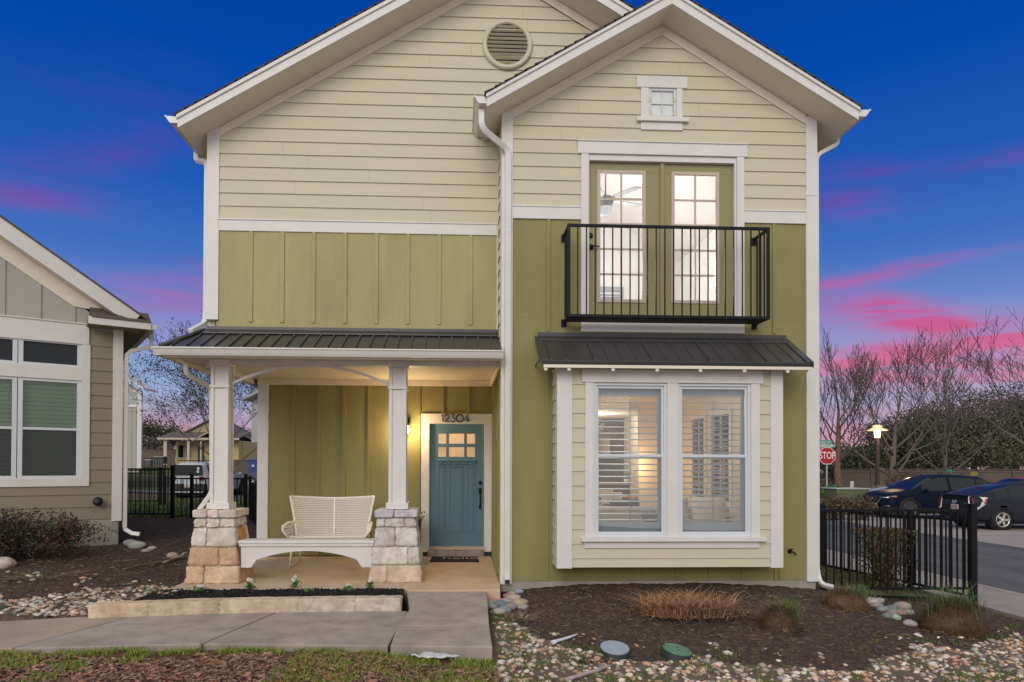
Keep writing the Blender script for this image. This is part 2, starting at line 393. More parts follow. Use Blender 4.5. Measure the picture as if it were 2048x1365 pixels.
for k in range(8):                                      # battens under the bay
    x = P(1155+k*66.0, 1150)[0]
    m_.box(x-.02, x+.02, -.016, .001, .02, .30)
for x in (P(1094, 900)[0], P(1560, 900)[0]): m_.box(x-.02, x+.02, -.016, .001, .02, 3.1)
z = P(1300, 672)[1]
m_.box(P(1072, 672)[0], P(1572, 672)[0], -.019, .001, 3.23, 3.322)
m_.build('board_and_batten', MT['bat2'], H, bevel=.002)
# white verticals and bands of the gable
m_ = MB(); m_.box(.590, .742, -.028, .16, -.02, 6.34); m_.build('corner_board', MT['trim'], H, bevel=.004)
m_ = MB(); m_.box(4.712, 4.868, -.028, .16, .0, 5.20); m_.box(4.712, 4.868, -.0275, .16, 5.203, 6.28); m_.build('corner_board', MT['trim'], H, bevel=.004)
m_ = MB(); m_.box(.742, 1.651, -.024, .0, 4.822, 4.98); m_.box(.742, 1.651, -.034, .0, 4.98, 5.0)
m_.build('trim_band', MT['trim'], H, bevel=.003)
m_ = MB(); m_.box(3.863, 4.712, -.024, .0, 4.822, 4.98); m_.box(3.863, 4.712, -.034, .0, 4.98, 5.0)
m_.build('trim_band', MT['trim'], H, bevel=.003)
def rake_board(name, xa, za, xb, zb, h, y0, y1, mt, bev=.003):
    q = MB(); q.prism([(xa, za), (xb, zb), (xb, zb+h), (xa, za+h)], 'y', y0, y1); return q.build(name, mt, H, bevel=bev)
GX = 2.742
gz = lambda x: 7.467-SL*abs(x-GX)                      # underside of gable roof
rake_board('frieze_board', .742, gz(.742)-.135, GX, gz(GX)-.135, .13, -.024, .0, MT['soffit'])
rake_board('frieze_board', 4.712, gz(4.712)-.135, GX, gz(GX)-.135, .13, -.0245, .0, MT['soffit'])
# gable roof
def roof(zf, xl, xr, xm, y0, y1, th, over=.03):
    s = MB(); s.prism([(xl, zf(xl)), (xm, zf(xm)), (xr, zf(xr)), (xr, zf(xr)+th-.03), (xm, zf(xm)+th-.03), (xl, zf(xl)+th-.03)], 'y', y0+.02, y1)
    s.build('soffit', MT['soffit'], H)
    for a in (xl, xr):
        lo = MB(); up = MB(); sg = -1 if a < xm else 1
        lo.prism([(a, zf(a)-.002), (xm, zf(xm)-.002), (xm, zf(xm)+.12), (a+.0*sg, zf(a)+.12)], 'y', y0, y0+.022)
        o = lo.build('fascia', MT['trim'], H, bevel=.003)
        up.prism([(a+.01*sg, zf(a)+.115-.006), (xm, zf(xm)+.115), (xm, zf(xm)+th), (a+.01*sg, zf(a)+th-.006)], 'y', y0-.022, y0+.022)
        up.build('drip_board', MT['trim'], H, bevel=.003)
    r = MB()
    for a in (xl-.03, xr+.03):
        n = 34; L_ = y1-y0
        # overlapping shingle courses running up the slope
        cnt = int(abs(a-xm)/.13)
        for k in range(cnt+1):
            xa = a+(xm-a)*k/(cnt+1); xb = a+(xm-a)*min(1, (k+1.25)/(cnt+1))
            r.prism([(xa, zf(xa)+th), (xb, zf(xb)+th), (xb, zf(xb)+th+.012), (xa, zf(xa)+th+.034)], 'y', y0-over, y1)
    r.build('shingle_roof', MT['shingle'], H)
roof(gz, .372, 5.188, GX, -.45, 3.4, .16)
m_ = MB()                                              # closed eave undersides at both sides
m_.box(.40, .592, -.43, .5, gz(.5)-.005-.10, gz(.5)-.09); 
# main wall (y = .5)
MX = .698
mz = lambda x: 8.514-SL*abs(x-MX)
ml = lambda z: max(-3.262, -3.262+(z-6.07)/SL) if z > 6.07 else -3.262
def mr2(z):
    a = MX+(8.37-z)/SL
    b = .585 if z < 6.22 else .585+(z-6.22)/SL
    return min(a, b)
m_ = MB(); lap(m_, FR(.5), 4.92, 8.35, E_, ml, mr2, start=4.92-.0, kinks=(6.07, 6.22), joints=True)
m_.build('lap_siding', [MT['lap'], CAULK], H)
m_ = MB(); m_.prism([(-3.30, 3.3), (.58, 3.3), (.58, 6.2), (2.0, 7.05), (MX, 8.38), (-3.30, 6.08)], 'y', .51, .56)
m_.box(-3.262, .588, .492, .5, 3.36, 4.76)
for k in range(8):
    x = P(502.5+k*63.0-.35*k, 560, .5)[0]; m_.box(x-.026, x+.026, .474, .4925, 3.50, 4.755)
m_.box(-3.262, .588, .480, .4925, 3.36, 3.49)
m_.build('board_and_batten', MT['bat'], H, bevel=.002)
m_ = MB(); m_.box(-3.262, .588, .474, .5, 4.757, 4.905); m_.box(-3.262, .588, .462, .5, 4.905, 4.922); m_.build('trim_band', MT['trim'], H, bevel=.003)
m_ = MB(); m_.box(-3.43, -3.262, .470, .60, 3.53, 6.20); m_.build('corner_board', MT['trim'], H, bevel=.004)
m_ = MB(); m_.box(.555, .5895, .47, .4995, 3.4, 6.15); m_.build('corner_board', MT['lap'], H, bevel=.003)
rake_board('frieze_board', -3.262, mz(-3.262)-.13, MX, mz(MX)-.13, .125, .476, .5, MT['soffit'])
rake_board('frieze_board', 2.4, mz(2.4)-.13, MX, mz(MX)-.13, .125, .4765, .5, MT['soffit'])
roof(mz, -3.66, 4.86, MX, .05, 12.2, .17)
# left and right and back walls of the upper body
m_ = MB(); lap(m_, LF(-3.43), 3.0, 6.0, E_, .6, 12, start=3.0); m_.box(-3.425, -3.33, .565, 12, 2.955, 6.03); m_.build('side_siding', MT['lap'], H)
m_ = MB(); lap(m_, RT(4.855), .05, 5.85, E_, .16, 12, start=.05); m_.box(4.80, 4.85, .17, 12, .0, 5.9); m_.box(-3.3, 4.8, 11.9, 12, 0, 6.0)
m_.prism([(-3.3, 6.0), (4.8, 6.0), (MX, 8.4)], 'y', 11.9, 12); m_.build('side_siding', MT['lap'], H)
m_ = MB(); lap(m_, LF(.592), 3.1, 6.1, E_, .16, .5, start=3.1); m_.box(.595, .64, .16, 2.3, 2.85, 6.2)
m_.build('side_siding', MT['lap'], H)
# round vent
vx, vz = P(1015, 88, .45)
V = tag(thing('gable_vent', None, None, (vx, .45, vz)), None, None); V.parent = H
V.location = Vector((vx, .45, vz))-OFF[H.name]; OFF[V.name] = Vector((vx, .45, vz))
m_ = MB(); n = 48
ring = [(.352, .49), (.352, .455), (.335, .44), (.30, .44), (.285, .455), (.285, .49)]
vs = [(vx+r*math.cos(2*math.pi*j/n), y, vz+r*math.sin(2*math.pi*j/n)) for r, y in ring for j in range(n)]
fs = [(i*n+j, i*n+(j+1) % n, ((i+1) % 6)*n+(j+1) % n, ((i+1) % 6)*n+j) for i in range(6) for j in range(n)]
m_.add(vs, fs, 0, False); m_.build('frame', MT['lap'], V, bevel=.002)
m_ = MB()
for k in range(10):
    zc = vz-.252+k*.056; hw = math.sqrt(max(0, .288**2-(zc-vz)**2))
    m_.obox((vx, .468, zc), (hw, 0, 0), (0, .012, -.009), (0, .003, .0035))
m_.build('louver', MT['lap'], V)
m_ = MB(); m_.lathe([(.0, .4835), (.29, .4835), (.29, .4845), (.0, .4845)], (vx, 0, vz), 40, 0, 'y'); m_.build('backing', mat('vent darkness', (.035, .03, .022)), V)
# ---- small gable window
def sub(name, parent, loc):
    o = bpy.data.objects.new(name, None); COL.objects.link(o); o.parent = parent; OFF[o.name] = OFF[parent.name]; return o
W1 = MB(); W1.box(2.455, 2.565, -.03, .0, 6.208, 6.612); W1.box(2.94, 3.02, -.03, .0, 6.208, 6.612)
W1.box(2.40, 3.085, -.036, .0, 6.613, 6.765); W1.box(2.395, 3.095, -.065, .0, 6.15, 6.206); W1.box(2.455, 3.02, -.03, .0, 6.045, 6.148)
W1 = W1.build('gable_window', MT['trim'], H, bevel=.004)
m_ = MB(); m_.box(2.565, 2.597, -.014, .045, 6.208, 6.612); m_.box(2.908, 2.94, -.014, .045, 6.208, 6.612); m_.box(2.597, 2.908, -.014, .045, 6.208, 6.236); m_.box(2.597, 2.908, -.014, .045, 6.582, 6.612)
m_.box(2.746, 2.758, -.005, .009, 6.236, 6.582); m_.box(2.597, 2.746, -.005, .009, 6.403, 6.415); m_.box(2.758, 2.908, -.005, .009, 6.403, 6.415)
m_.build('sash', MT['vinyl'], W1, bevel=.003)
m_ = MB(); m_.box(2.597, 2.908, .012, .02, 6.236, 6.582); m_.build('pane', MT['frost'], W1)

# ---- french doors
m_ = MB(); m_.box(1.652, 1.752, -.032, .02, 3.457, 5.705); m_.box(3.762, 3.862, -.032, .02, 3.457, 5.705); m_.box(1.605, 3.905, -.04, .0, 5.705, 5.865)
m_.box(1.595, 3.915, -.055, 0, 5.865, 5.88); m_.box(1.652, 3.862, -.035, 0, 3.325, 3.455)
m_.box(1.752, 3.762, -.01, .09, 5.625, 5.703); m_.box(3.735, 3.7615, -.01, .09, 3.51, 5.625); m_.box(1.7525, 1.765, -.01, .09, 3.51, 5.625)
DT = m_.build('door_trim', MT['trim'], H, bevel=.004)
m_ = MB(); m_.box(1.753, 3.761, -.05, .09, 3.457, 3.51); m_.build('door_sill', mat('weathered sill', (.45, .45, .47), .6, .35, 14), DT, bevel=.006)
def french(x0, x1, gx0, gx1, hinge):
    z0, z1 = 3.513, 5.622; gz0, gz1 = 3.78, 5.475
    d = MB(); panel(d, FR(.05), x0, x1, z0, z1, [(gx0-.02, gx1+.02, gz0-.02, gz1+.02)], -.045, 0)
    d = d.build('french_door', MT['dooro'], H, bevel=.003)
    q = MB(); T = FR(.05)
    bx(q, T, gx0-.045, gx0, gz0-.045, gz1+.045, -.02, .012); bx(q, T, gx1, gx1+.045, gz0-.045, gz1+.045, -.02, .012)
    bx(q, T, gx0, gx1, gz1, gz1+.045, -.02, .012); bx(q, T, gx0, gx1, gz0-.045, gz0, -.02, .012)
    q.build('lite_frame', MT['beige'], d, bevel=.004)
    q = MB(); xm = (gx0+gx1)/2; bx(q, T, xm-.012, xm+.012, gz0, gz1, -.016, .004)
    for k in range(1, 5):
        z = gz0+(gz1-gz0)*k/5; bx(q, T, gx0, gx1, z-.012, z+.012, -.0155, .0035)
    q.build('muntin', MT['beige'], d)
    q = MB(); bx(q, T, gx0, gx1, gz0, gz1, -.026, -.022); q.build('pane', MT['glassd'], d)
    return d
dl = french(1.768, 2.735, 1.925, 2.495, 0); dr = french(2.785, 3.733, 2.935, 3.50, 1)
m_ = MB(); m_.box(2.733, 2.788, .02, .06, 3.513, 5.623); m_.build('astragal', MT['dooro'], H, bevel=.004)
q = MB(); x, z = P(1181, 471, .03); q.lathe([(.0, .0), (.034, 0), (.034, -.02), (.025, -.03), (0, -.03)], (x, .05, z), 20, 0, 'y')
x, z = P(1182, 494, .03); q.lathe([(.0, .0), (.036, 0), (.036, -.018), (.02, -.03), (.014, -.05), (0, -.05)], (x, .05, z), 20, 0, 'y')
q.tube([(x, .0, z), (x+.04, -.004, z+.006), (x+.075, -.004, z), (x+.105, -.004, z-.006)], [.011, .01, .009, .008], 8)
q.build('handle', MT['bronze'], dl)
# ---- balcony
B = MB(); y0 = -.42; xl, xr = 1.405, 4.02; zt, zb = 4.60, 3.45
for z in (zt, zb): B.box(xl, xr, y0-.017, y0+.017, z-.018, z+.018)
B.box(xl, xl+.036, y0-.018, y0+.018, zb-.019, zt+.019); B.box(xr-.036, xr, y0-.018, y0+.018, zb-.019, zt+.019)
for x in (xl, xr-.036):
    for z in (zt-.002, zb): B.box(x+.002, x+.034, y0+.018, -.005, z-.016, z+.016)
B = B.build('balcony', MT['iron'], H, bevel=.003)
n = 22
for k in range(1, n+1):
    q = MB(); x = xl+.02+(xr-xl-.04)*k/(n+1); q.box(x-.0075, x+.0075, y0-.0075, y0+.0075, zb+.017, zt-.017); q.build('baluster', MT['iron'], B)
for s in (xl+.02, xr-.02):
    for k in range(1, 4):
        q = MB(); y = y0+k*.105; q.box(s-.0075, s+.0075, y-.0075, y+.0075, zb+.02, zt-.021); q.build('baluster', MT['iron'], B)
q = MB()
for y in (-.34, -.24, -.13): q.box(xl+.04, xr-.04, y-.022, y+.022, zb-.018, zb+.012)
q.build('floor_bar', MT['iron'], B)
q = MB()
for x in (xl+.02, xr-.02):
    for z in (zt-.03, zb-.012):
        q.box(x-.035, x+.035, -.022, -.001, z-.05, z+.05); q.lathe([(0, -.02), (.018, -.02), (.018, -.04), (0, -.04)], (x, 0, z), 10, 0, 'y')
q.build('wall_bracket', MT['iron'], B, bevel=.003)

# ---- bay
Y = -.42; bl, br = 1.286, 4.172
m_ = MB(); wx_ = [P(a, 900, Y)[0] for a in (1187, 1333, 1355, 1500.5)]; win = [(wx_[0], wx_[1], .645, 2.60), (wx_[2], wx_[3], .645, 2.60)]
lap(m_, FR(Y), .262, 2.80, .1835, bl+.18, br-.15, [(1.63, 3.82, .50, 2.765)], start=.262-.07)
lap(m_, LF(bl), .262, 2.80, .1835, Y+.10, -.03, start=.262-.07)
lap(m_, RT(br), .262, 2.80, .1835, Y+.10, -.03, start=.262-.07)
BY = m_.build('bay', MT['lap_low'], H)
m_ = MB(); panel(m_, FR(Y+.05), bl+.01, br-.01, .27, 2.80, win, -.03, .04)
m_.box(bl+.005, bl+.06, Y+.09, .0, .27, 2.80); m_.box(br-.06, br-.005, Y+.09, .0, .27, 2.80); m_.box(bl+.01, br-.01, Y+.012, -.002, .262, .33); m_.box(bl+.06, br-.06, Y+.09, .0, 2.68, 2.79)
m_.build('bay_shell', MT['lap_low'], BY)
for a, b in ((bl, bl+.180), (br-.150, br)):
    m_ = MB(); m_.box(a, b, Y-.026, Y+.02, .25, 2.80); 
    e = a-.012 if a == bl else b-.02
    m_.box(e, e+.032, Y-.0255, Y+.12, .2505, 2.80); m_.build('corner_board', MT['trim'], BY, bevel=.003)
m_ = MB(); T = FR(Y)
bx(m_, T, P(1169.5, 900, Y)[0], wx_[0], .645, 2.60, -.005, .034); bx(m_, T, wx_[1], wx_[2], .645, 2.60, -.005, .034); bx(m_, T, wx_[3], P(1518, 900, Y)[0], .645, 2.60, -.005, .034)
bx(m_, T, P(1163, 750, Y)[0], P(1524, 750, Y)[0], 2.601, 2.765, -.005, .042)
bx(m_, T, P(1161, 1078, Y)[0], P(1528, 1078, Y)[0], .592, .645, -.005, .085); bx(m_, T, P(1168, 1090, Y)[0], P(1517, 1090, Y)[0], .505, .592, -.005, .032)
m_.build('window_trim', MT['trim'], BY, bevel=.004)
zr = P(1300, 913, Y)[1]
for i, (x0, x1, z0, z1) in enumerate(win):
    w_ = MB(); T = FR(Y)
    for a, b, c, d in ((x0, x0+.035, z0, z1), (x1-.035, x1, z0, z1), (x0+.035, x1-.035, z1-.035, z1), (x0+.035, x1-.035, z0, z0+.03)): bx(w_, T, a, b, c, d, -.05, .012)
    Wn = w_.build('bay_window', MT['vinyl'], H, bevel=.003)
    for nm, a, b, dd in (('upper_sash', zr-.02, z1-.035, -.012), ('lower_sash', z0+.03, zr+.025, .004)):
        q = MB(); u0, u1 = x0+.035, x1-.035
        bx(q, T, u0, u0+.03, a, b, dd-.022, dd); bx(q, T, u1-.03, u1, a, b, dd-.022, dd)
        bx(q, T, u0+.03, u1-.03, b-.035, b, dd-.022, dd); bx(q, T, u0+.03, u1-.03, a, a+.035, dd-.022, dd)
        q.build(nm, MT['vinyl'], Wn, bevel=.003)
        q = MB(); bx(q, T, u0+.03, u1-.03, a+.035, b-.035, dd-.014, dd-.010); q.build('pane', MT['glass'], Wn)
    # plantation shutter behind the glass
    q = MB(); yb = Y+.11; u0, u1 = x0+.0, x1-.0
    q.box(u0-.02, u0+.045, yb, yb+.03, z0, z1); q.box(u1-.075, u1+.02, yb, yb+.03, z0, z1)
    q.box(u0+.045, u1-.075, yb, yb+.03, z1-.145, z1); q.box(u0+.045, u1-.075, yb, yb+.03, z0, z0+.175)
    xm = (u0+u1)/2+.02; q.tube([(xm, yb-.028, z0+.2), (xm, yb-.028, z1-.2)], .0055, 5)
    sh = q.build('shutter', MT['shutter'], Wn)
    q = MB(); zz = z0+.205
    while zz < z1-.155:
        q.obox(((u0+.045+u1-.075)/2, yb+.015, zz), ((u1-.075-u0-.045)/2, 0, 0), (0, .036, .004), (0, -.0005, .0045)); zz += .0795
    q.build('slat', MT['shutter'], sh)
# bay roof (ribbed metal)
ye, ze, zw = -.66, 2.80, 3.21
rl, rr = 1.055, 4.455
m_ = MB(); sl = (zw-ze)/(0-ye)
def rz(y): return ze+sl*(y-ye)
def slab(mb, x0, x1, ya, yb, o0, o1, m=0): mb.prism([(ya, rz(ya)+o0), (yb, rz(yb)+o0), (yb, rz(yb)+o1), (ya, rz(ya)+o1)], 'x', x0, x1, m)
slab(m_, rl, rr, ye, -.0, .03, .042)
ribs = []; x = rl+.115; k = 0
while x < rr-.05:
    hgt = .026 if k % 4 == 3 else .016
    m_.prism([(x-.022, 0), (x+.022, 0), (x+.012, hgt), (x-.012, hgt)], 'y', 0, 1)
    b = len(m_.v)-8
    for i in range(b, b+8):
        v = m_.v[i]; y = ye+v[1]*(-.0-ye); m_.v[i] = (v[0], y, rz(y)+.041+v[2])
    x += .1815; k += 1
m_.build('bay_roof', MT['metal'], H)
m_ = MB(); m_.box(rl+.004, rr-.004, ye+.003, ye+.02, ze-.006, ze+.045); m_.build('closure_strip', MT['metaledge'], H)
m_ = MB(); slab(m_, rl-.012, rl+.075, ye-.006, -.001, .045, .058); slab(m_, rr-.075, rr+.012, ye-.006, -.001, .0455, .0585)
m_.box(rl-.013, rl-.003, -.60, -.001, 2.86, 2.88)
m_.prism([(ye-.006, rz(ye)-.02), (-.002, rz(0)-.02), (-.002, rz(0)+.05), (ye-.006, rz(ye)+.05)], 'x', rl-.014, rl-.004)
m_.prism([(ye-.006, rz(ye)-.02), (-.002, rz(0)-.02), (-.002, rz(0)+.05), (ye-.006, rz(ye)+.05)], 'x', rr+.004, rr+.014)
m_.box(rl+.02, rr-.02, -.028, -.019, zw+.03, zw+.10); m_.prism([(-.028, zw+.04), (-.028, zw+.052), (-.12, zw-.012), (-.12, zw-.024)], 'x', rl+.02, rr-.02)
m_.build('flashing', MT['metal'], H)
m_ = MB(); m_.box(rl+.02, rr-.03, ye+.005, ye+.03, ze-.045, ze-.008); slab(m_, rl+.03, rr-.03, ye+.03, -.02, -.005, .012)
m_.build('bay_fascia', MT['soffit'], H)
m_ = MB()
for px in (1092, 1138.5, 1227, 1315.5, 1402, 1490.5, 1577, 1620):
    x = P(px, 738, ye)[0]; m_.prism([(ye+.012, ze-.083), (-.004, rz(0)-.083-.02), (-.004, rz(0)-.02), (ye+.012, ze-.046)], 'x', x-.02, x+.02)
m_.build('rafter_tail', MT['trim'], H, bevel=.003)

# ---- foundation and porch floor
m_ = MB(); m_.box(.60, 4.85, -.012+.02, .3, -.9, .018); m_.box(4.70, 4.85, .3, 12, -.9, .02); m_.build('foundation', MT['found'], H, bevel=.006)
m_ = MB(); pf = [(-3.55, -.385), (-.60, -.385), (-.60, -.505), (.56, -.50), (.592, -.0), (.592, 2.4), (-3.55, 2.4)]; m_.prism(pf, 'z', -.35, 0.0); m_.v = [(a, b, c if c < -.1 else max(0, b)*.020) for a, b, c in m_.v]; m_.build('porch_floor', MT['conc'], H, bevel=.012)
# ---- porch back wall (y=2.3) and right wall (x=.6)
yw = 2.3
m_ = MB(); m_.box(-3.06, -.575, yw, yw+.05, .06, 2.95); m_.box(-.575, .60, yw, yw+.05, 2.40, 2.95)
for px in (587, 637, 688, 738):
    x = P(px, 900, yw)[0]; m_.box(x-.026, x+.026, yw-.02, yw+.001, .06, 2.85)
for px in (838, 885, 937):
    x = P(px, 790, yw)[0]; m_.box(x-.026, x+.026, yw-.02, yw+.001, .06 if px < 840 else 2.40, 2.85)
m_.box(.597, .645, .12, yw, .02, 2.95)
for k in range(5): m_.box(.580, .598, .20+k*.42, .255+k*.42, .02, 2.85)
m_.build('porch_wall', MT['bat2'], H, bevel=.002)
m_ = MB(); m_.box(-3.235, -3.06, yw-.028, yw+.10, .05, 2.85); m_.build('corner_board', MT['trim'], H, bevel=.004)
m_ = MB(); m_.box(-3.24, .579, yw-.03, yw, 2.851, 2.948); m_.box(.568, .596, .14, yw-.03, 2.8505, 2.948); m_.build('crown_board', MT['soffit'], H, bevel=.003)
m_ = MB(); m_.box(-3.42, .592, -.18, 2.6, 2.95, 3.0); m_.build('porch_ceiling', MT['soffit'], H)
m_ = MB(); m_.box(-3.42, -3.30, .45, 12, 2.86, 2.9495); m_.build('beam', MT['trim'], H, bevel=.003)
m_ = MB(); lap(m_, LF(-3.235), .05, 2.86, E_, yw+.1, 12, start=.05); m_.box(-3.22, -3.12, yw+.06, 12, -.3, 2.95); m_.build('side_siding', MT['bat2'], H)
# ---- porch roof
pe, pz, pw, pzw = -.25, 3.02, .47, 3.36
psl = (pzw-pz)/(pw-pe); pr = lambda y: pz+psl*(y-pe)
m_ = MB(); xe, xw = -3.72, -3.44
m_.add([(xe, pe, pz), (.588, pe, pz), (.588, pw, pzw), (xw, pw, pzw), (xe, pe, pz-.02), (.588, pe, pz-.02), (.588, pw, pzw-.02), (xw, pw, pzw-.02)],
       [(0, 1, 2, 3), (7, 6, 5, 4), (0, 4, 5, 1), (1, 5, 6, 2), (2, 6, 7, 3), (3, 7, 4, 0)])
m_.add([(xe, pe, pz), (xw, pw, pzw), (xw, 2.5, pzw), (xe, 2.5, pz)], [(0, 1, 2, 3)])
x = -3.60
while x < .57:
    y1 = pw if x > xw else pe+(pw-pe)*(x-xe)/(xw-xe)
    if y1 > pe+.1: m_.prism([(pe-.005, pr(pe)+.0), (y1, pr(y1)+.0), (y1, pr(y1)+.024), (pe-.005, pr(pe)+.024)], 'x', x-.011, x+.011)
    x += .177
d = Vector((xw-xe, pw-pe, pzw-pz)); 
m_.tube([Vector((xe, pe, pz+.02)), Vector((xw, pw, pzw+.02))], .03, 6)
m_.box(xw+.02, .586, pw-.012, pw+.004, pzw-.01, pzw+.075); m_.prism([(pw-.012, pzw+.02), (pw-.012, pzw+.034), (pw-.13, pzw-.028), (pw-.13, pzw-.042)], 'x', xw+.02, .586)
m_.build('porch_roof', MT['metal'], H)
def gutter(name, prof_off, pts_dir, a, b, sgn=1):
    pass
m_ = MB(); gp = [(0, 0), (-.068, 0), (-.085, .028), (-.105, .075), (-.118, .085), (-.118, .10), (-.105, .10), (-.098, .09), (0, .085)]
m_.prism([(pe+.025+p[0], 2.915+p[1]) for p in gp], 'x', -3.79, .60)
m_.prism([(-3.70+p[0], 2.9155+p[1]) for p in gp], 'y', pe-.05, 2.4); m_.build('gutter', MT['gut'], H, bevel=.002)
m_ = MB(); m_.box(-3.70, .592, pe+.026, pe+.05, 2.90, 3.015); m_.box(-3.695, -3.67, pe+.05, 2.4, 2.90, 3.015); m_.box(-3.67, -3.42, pe+.05, 2.6, 2.951, 2.97); m_.box(-3.67, .59, pe+.05, -.18, 2.9505, 2.97); m_.build('porch_fascia', MT['soffit'], H)
# eave gutters of the two gables
m_ = MB(); z = gz(.372)+.055; m_.prism([(.372+p[0]*1.4, z+p[1]) for p in gp], 'y', -.42, .49); m_.build('gutter', MT['gut'], H, bevel=.002)
m_ = MB(); z = gz(5.188)+.06; m_.prism([(5.195-p[0]*1.5, z+p[1]) for p in gp], 'y', -.42, 11.9); m_.build('gutter', MT['gut'], H, bevel=.002)
m_ = MB(); z = mz(-3.66)+.075; m_.prism([(-3.67+p[0]*1.45, z+p[1]) for p in gp], 'y', .08, 12.1); m_.build('gutter', MT['gut'], H, bevel=.002)
m_ = MB(); m_.box(.405, .585, -.42, .49, gz(.44)-.10, gz(.44)-.08); m_.prism([(.40, gz(.40)), (.585, gz(.585)), (.585, gz(.44)-.10), (.40, gz(.44)-.10)], 'y', .45, .485)
def spout(name, pts, w=.032, d=.024, mt='gut', rib=True):
    q = MB(); pp = []
    for i, p in enumerate(pts):                       # round the elbows
        p = Vector(p)
        if 0 < i < len(pts)-1:
            a, b = Vector(pts[i-1]), Vector(pts[i+1]); r = min(.09, (p-a).length*.45, (b-p).length*.45)
            s0 = p+(a-p).normalized()*r; s1 = p+(b-p).normalized()*r
            for t in (0, .25, .5, .75, 1): pp.append((1-t)**2*s0+2*t*(1-t)*p+t*t*s1)
        else: pp.append(p)
    q.tube(pp, w, 4, sq=(w, d)); o = q.build(name, MT[mt], H, bevel=.007); return o
gzl = gz(.372)
spout('downspout', [(.31, -.30, gzl+.03), (.31, -.30, gzl-.20), (.675, -.052, gzl-.36), (.675, -.052, 3.0), (.675, -.052, .16), (.675, -.075, .02)], .038, .028)
q = MB(); q.box(.645, .705, -.106, -.0955, .0, .055); q.build('downspout_mouth', MT['metaledge'], H)
q = MB(); q.box(.634, .716, -.083, -.022, 4.62, 4.63); q.box(.634, .716, -.083, -.022, .62, .63); q.build('pipe_strap', MT['gut'], H)
gzr = gz(5.188)
x1, z1 = 5.25, gzr+.02
spout('downspout', [(x1, .16, z1+.06), (x1, .16, z1-.05), (4.90, .07, z1-.26), (4.895, .06, z1-.45), (4.895, .06, .12), (4.91, .0, -.04), (5.02, -.12, -.06)], .026, .028)
mzl = mz(-3.66)
spout('downspout', [(-3.76, .98, mzl+.09), (-3.76, .98, mzl-.02), (-3.475, .62, mzl-.20), (-3.475, .62, 3.62), (-3.475, .58, 3.50), (-3.56, .28, 3.33)], .036, .028)
spout('downspout', [A(372, 726, 8.95), A(372, 748, 8.95), A(423, 775, 9.35), A(424, 960, 9.35), A(424, 985, 9.35), A(398, 1021, 9.2)], .030, .024)

# ---- piers, columns, arch, rail
def stone_block(mb, x0, x1, y0, y1, z0, z1, col, seed, amp=.013, n=9, rd=.7):
    # rounded rough block: subdivided box pushed by noise
    vs = {}; out = []; fs = []
    def key(i, j, k):
        if (i, j, k) in vs: return vs[(i, j, k)]
        u, v, w_ = i/n, j/n, k/n; p = Vector((x0+(x1-x0)*u, y0+(y1-y0)*v, z0+(z1-z0)*w_))
        c = Vector(((x0+x1)/2, (y0+y1)/2, (z0+z1)/2))
        e = sum(1 for t in (u, v, w_) if t in (0., 1.))
        sh = 1-.0 if e < 2 else (.006 if e == 2 else .012)*rd
        if e >= 2:
            dd = (c-p); dd = Vector((math.copysign(sh, dd.x) if u in (0., 1.) else 0, math.copysign(sh, dd.y) if v in (0., 1.) else 0, math.copysign(sh, dd.z) if w_ in (0., 1.) else 0)); p = p+dd
        q = noise.noise(p*9+Vector((seed*5.1, 0, seed)))*amp*1.0+noise.noise(p*30+Vector((0, seed, 0)))*amp*1.3+noise.noise(p*70)*amp*.5
        nr = (p-c).normalized(); p = p+nr*q
        vs[(i, j, k)] = len(out); out.append(p); return vs[(i, j, k)]
    for a in range(n):
        for b in range(n):
            for s in (0, n):
                fs.append((key(s, a, b), key(s, a+1, b), key(s, a+1, b+1), key(s, a, b+1)))
                fs.append((key(a, s, b), key(a+1, s, b), key(a+1, s, b+1), key(a, s, b+1)))
                fs.append((key(a, b, s), key(a+1, b, s), key(a+1, b+1, s), key(a, b+1, s)))
    mb.col = col; mb.add(out, fs, 0, True); mb.col = None
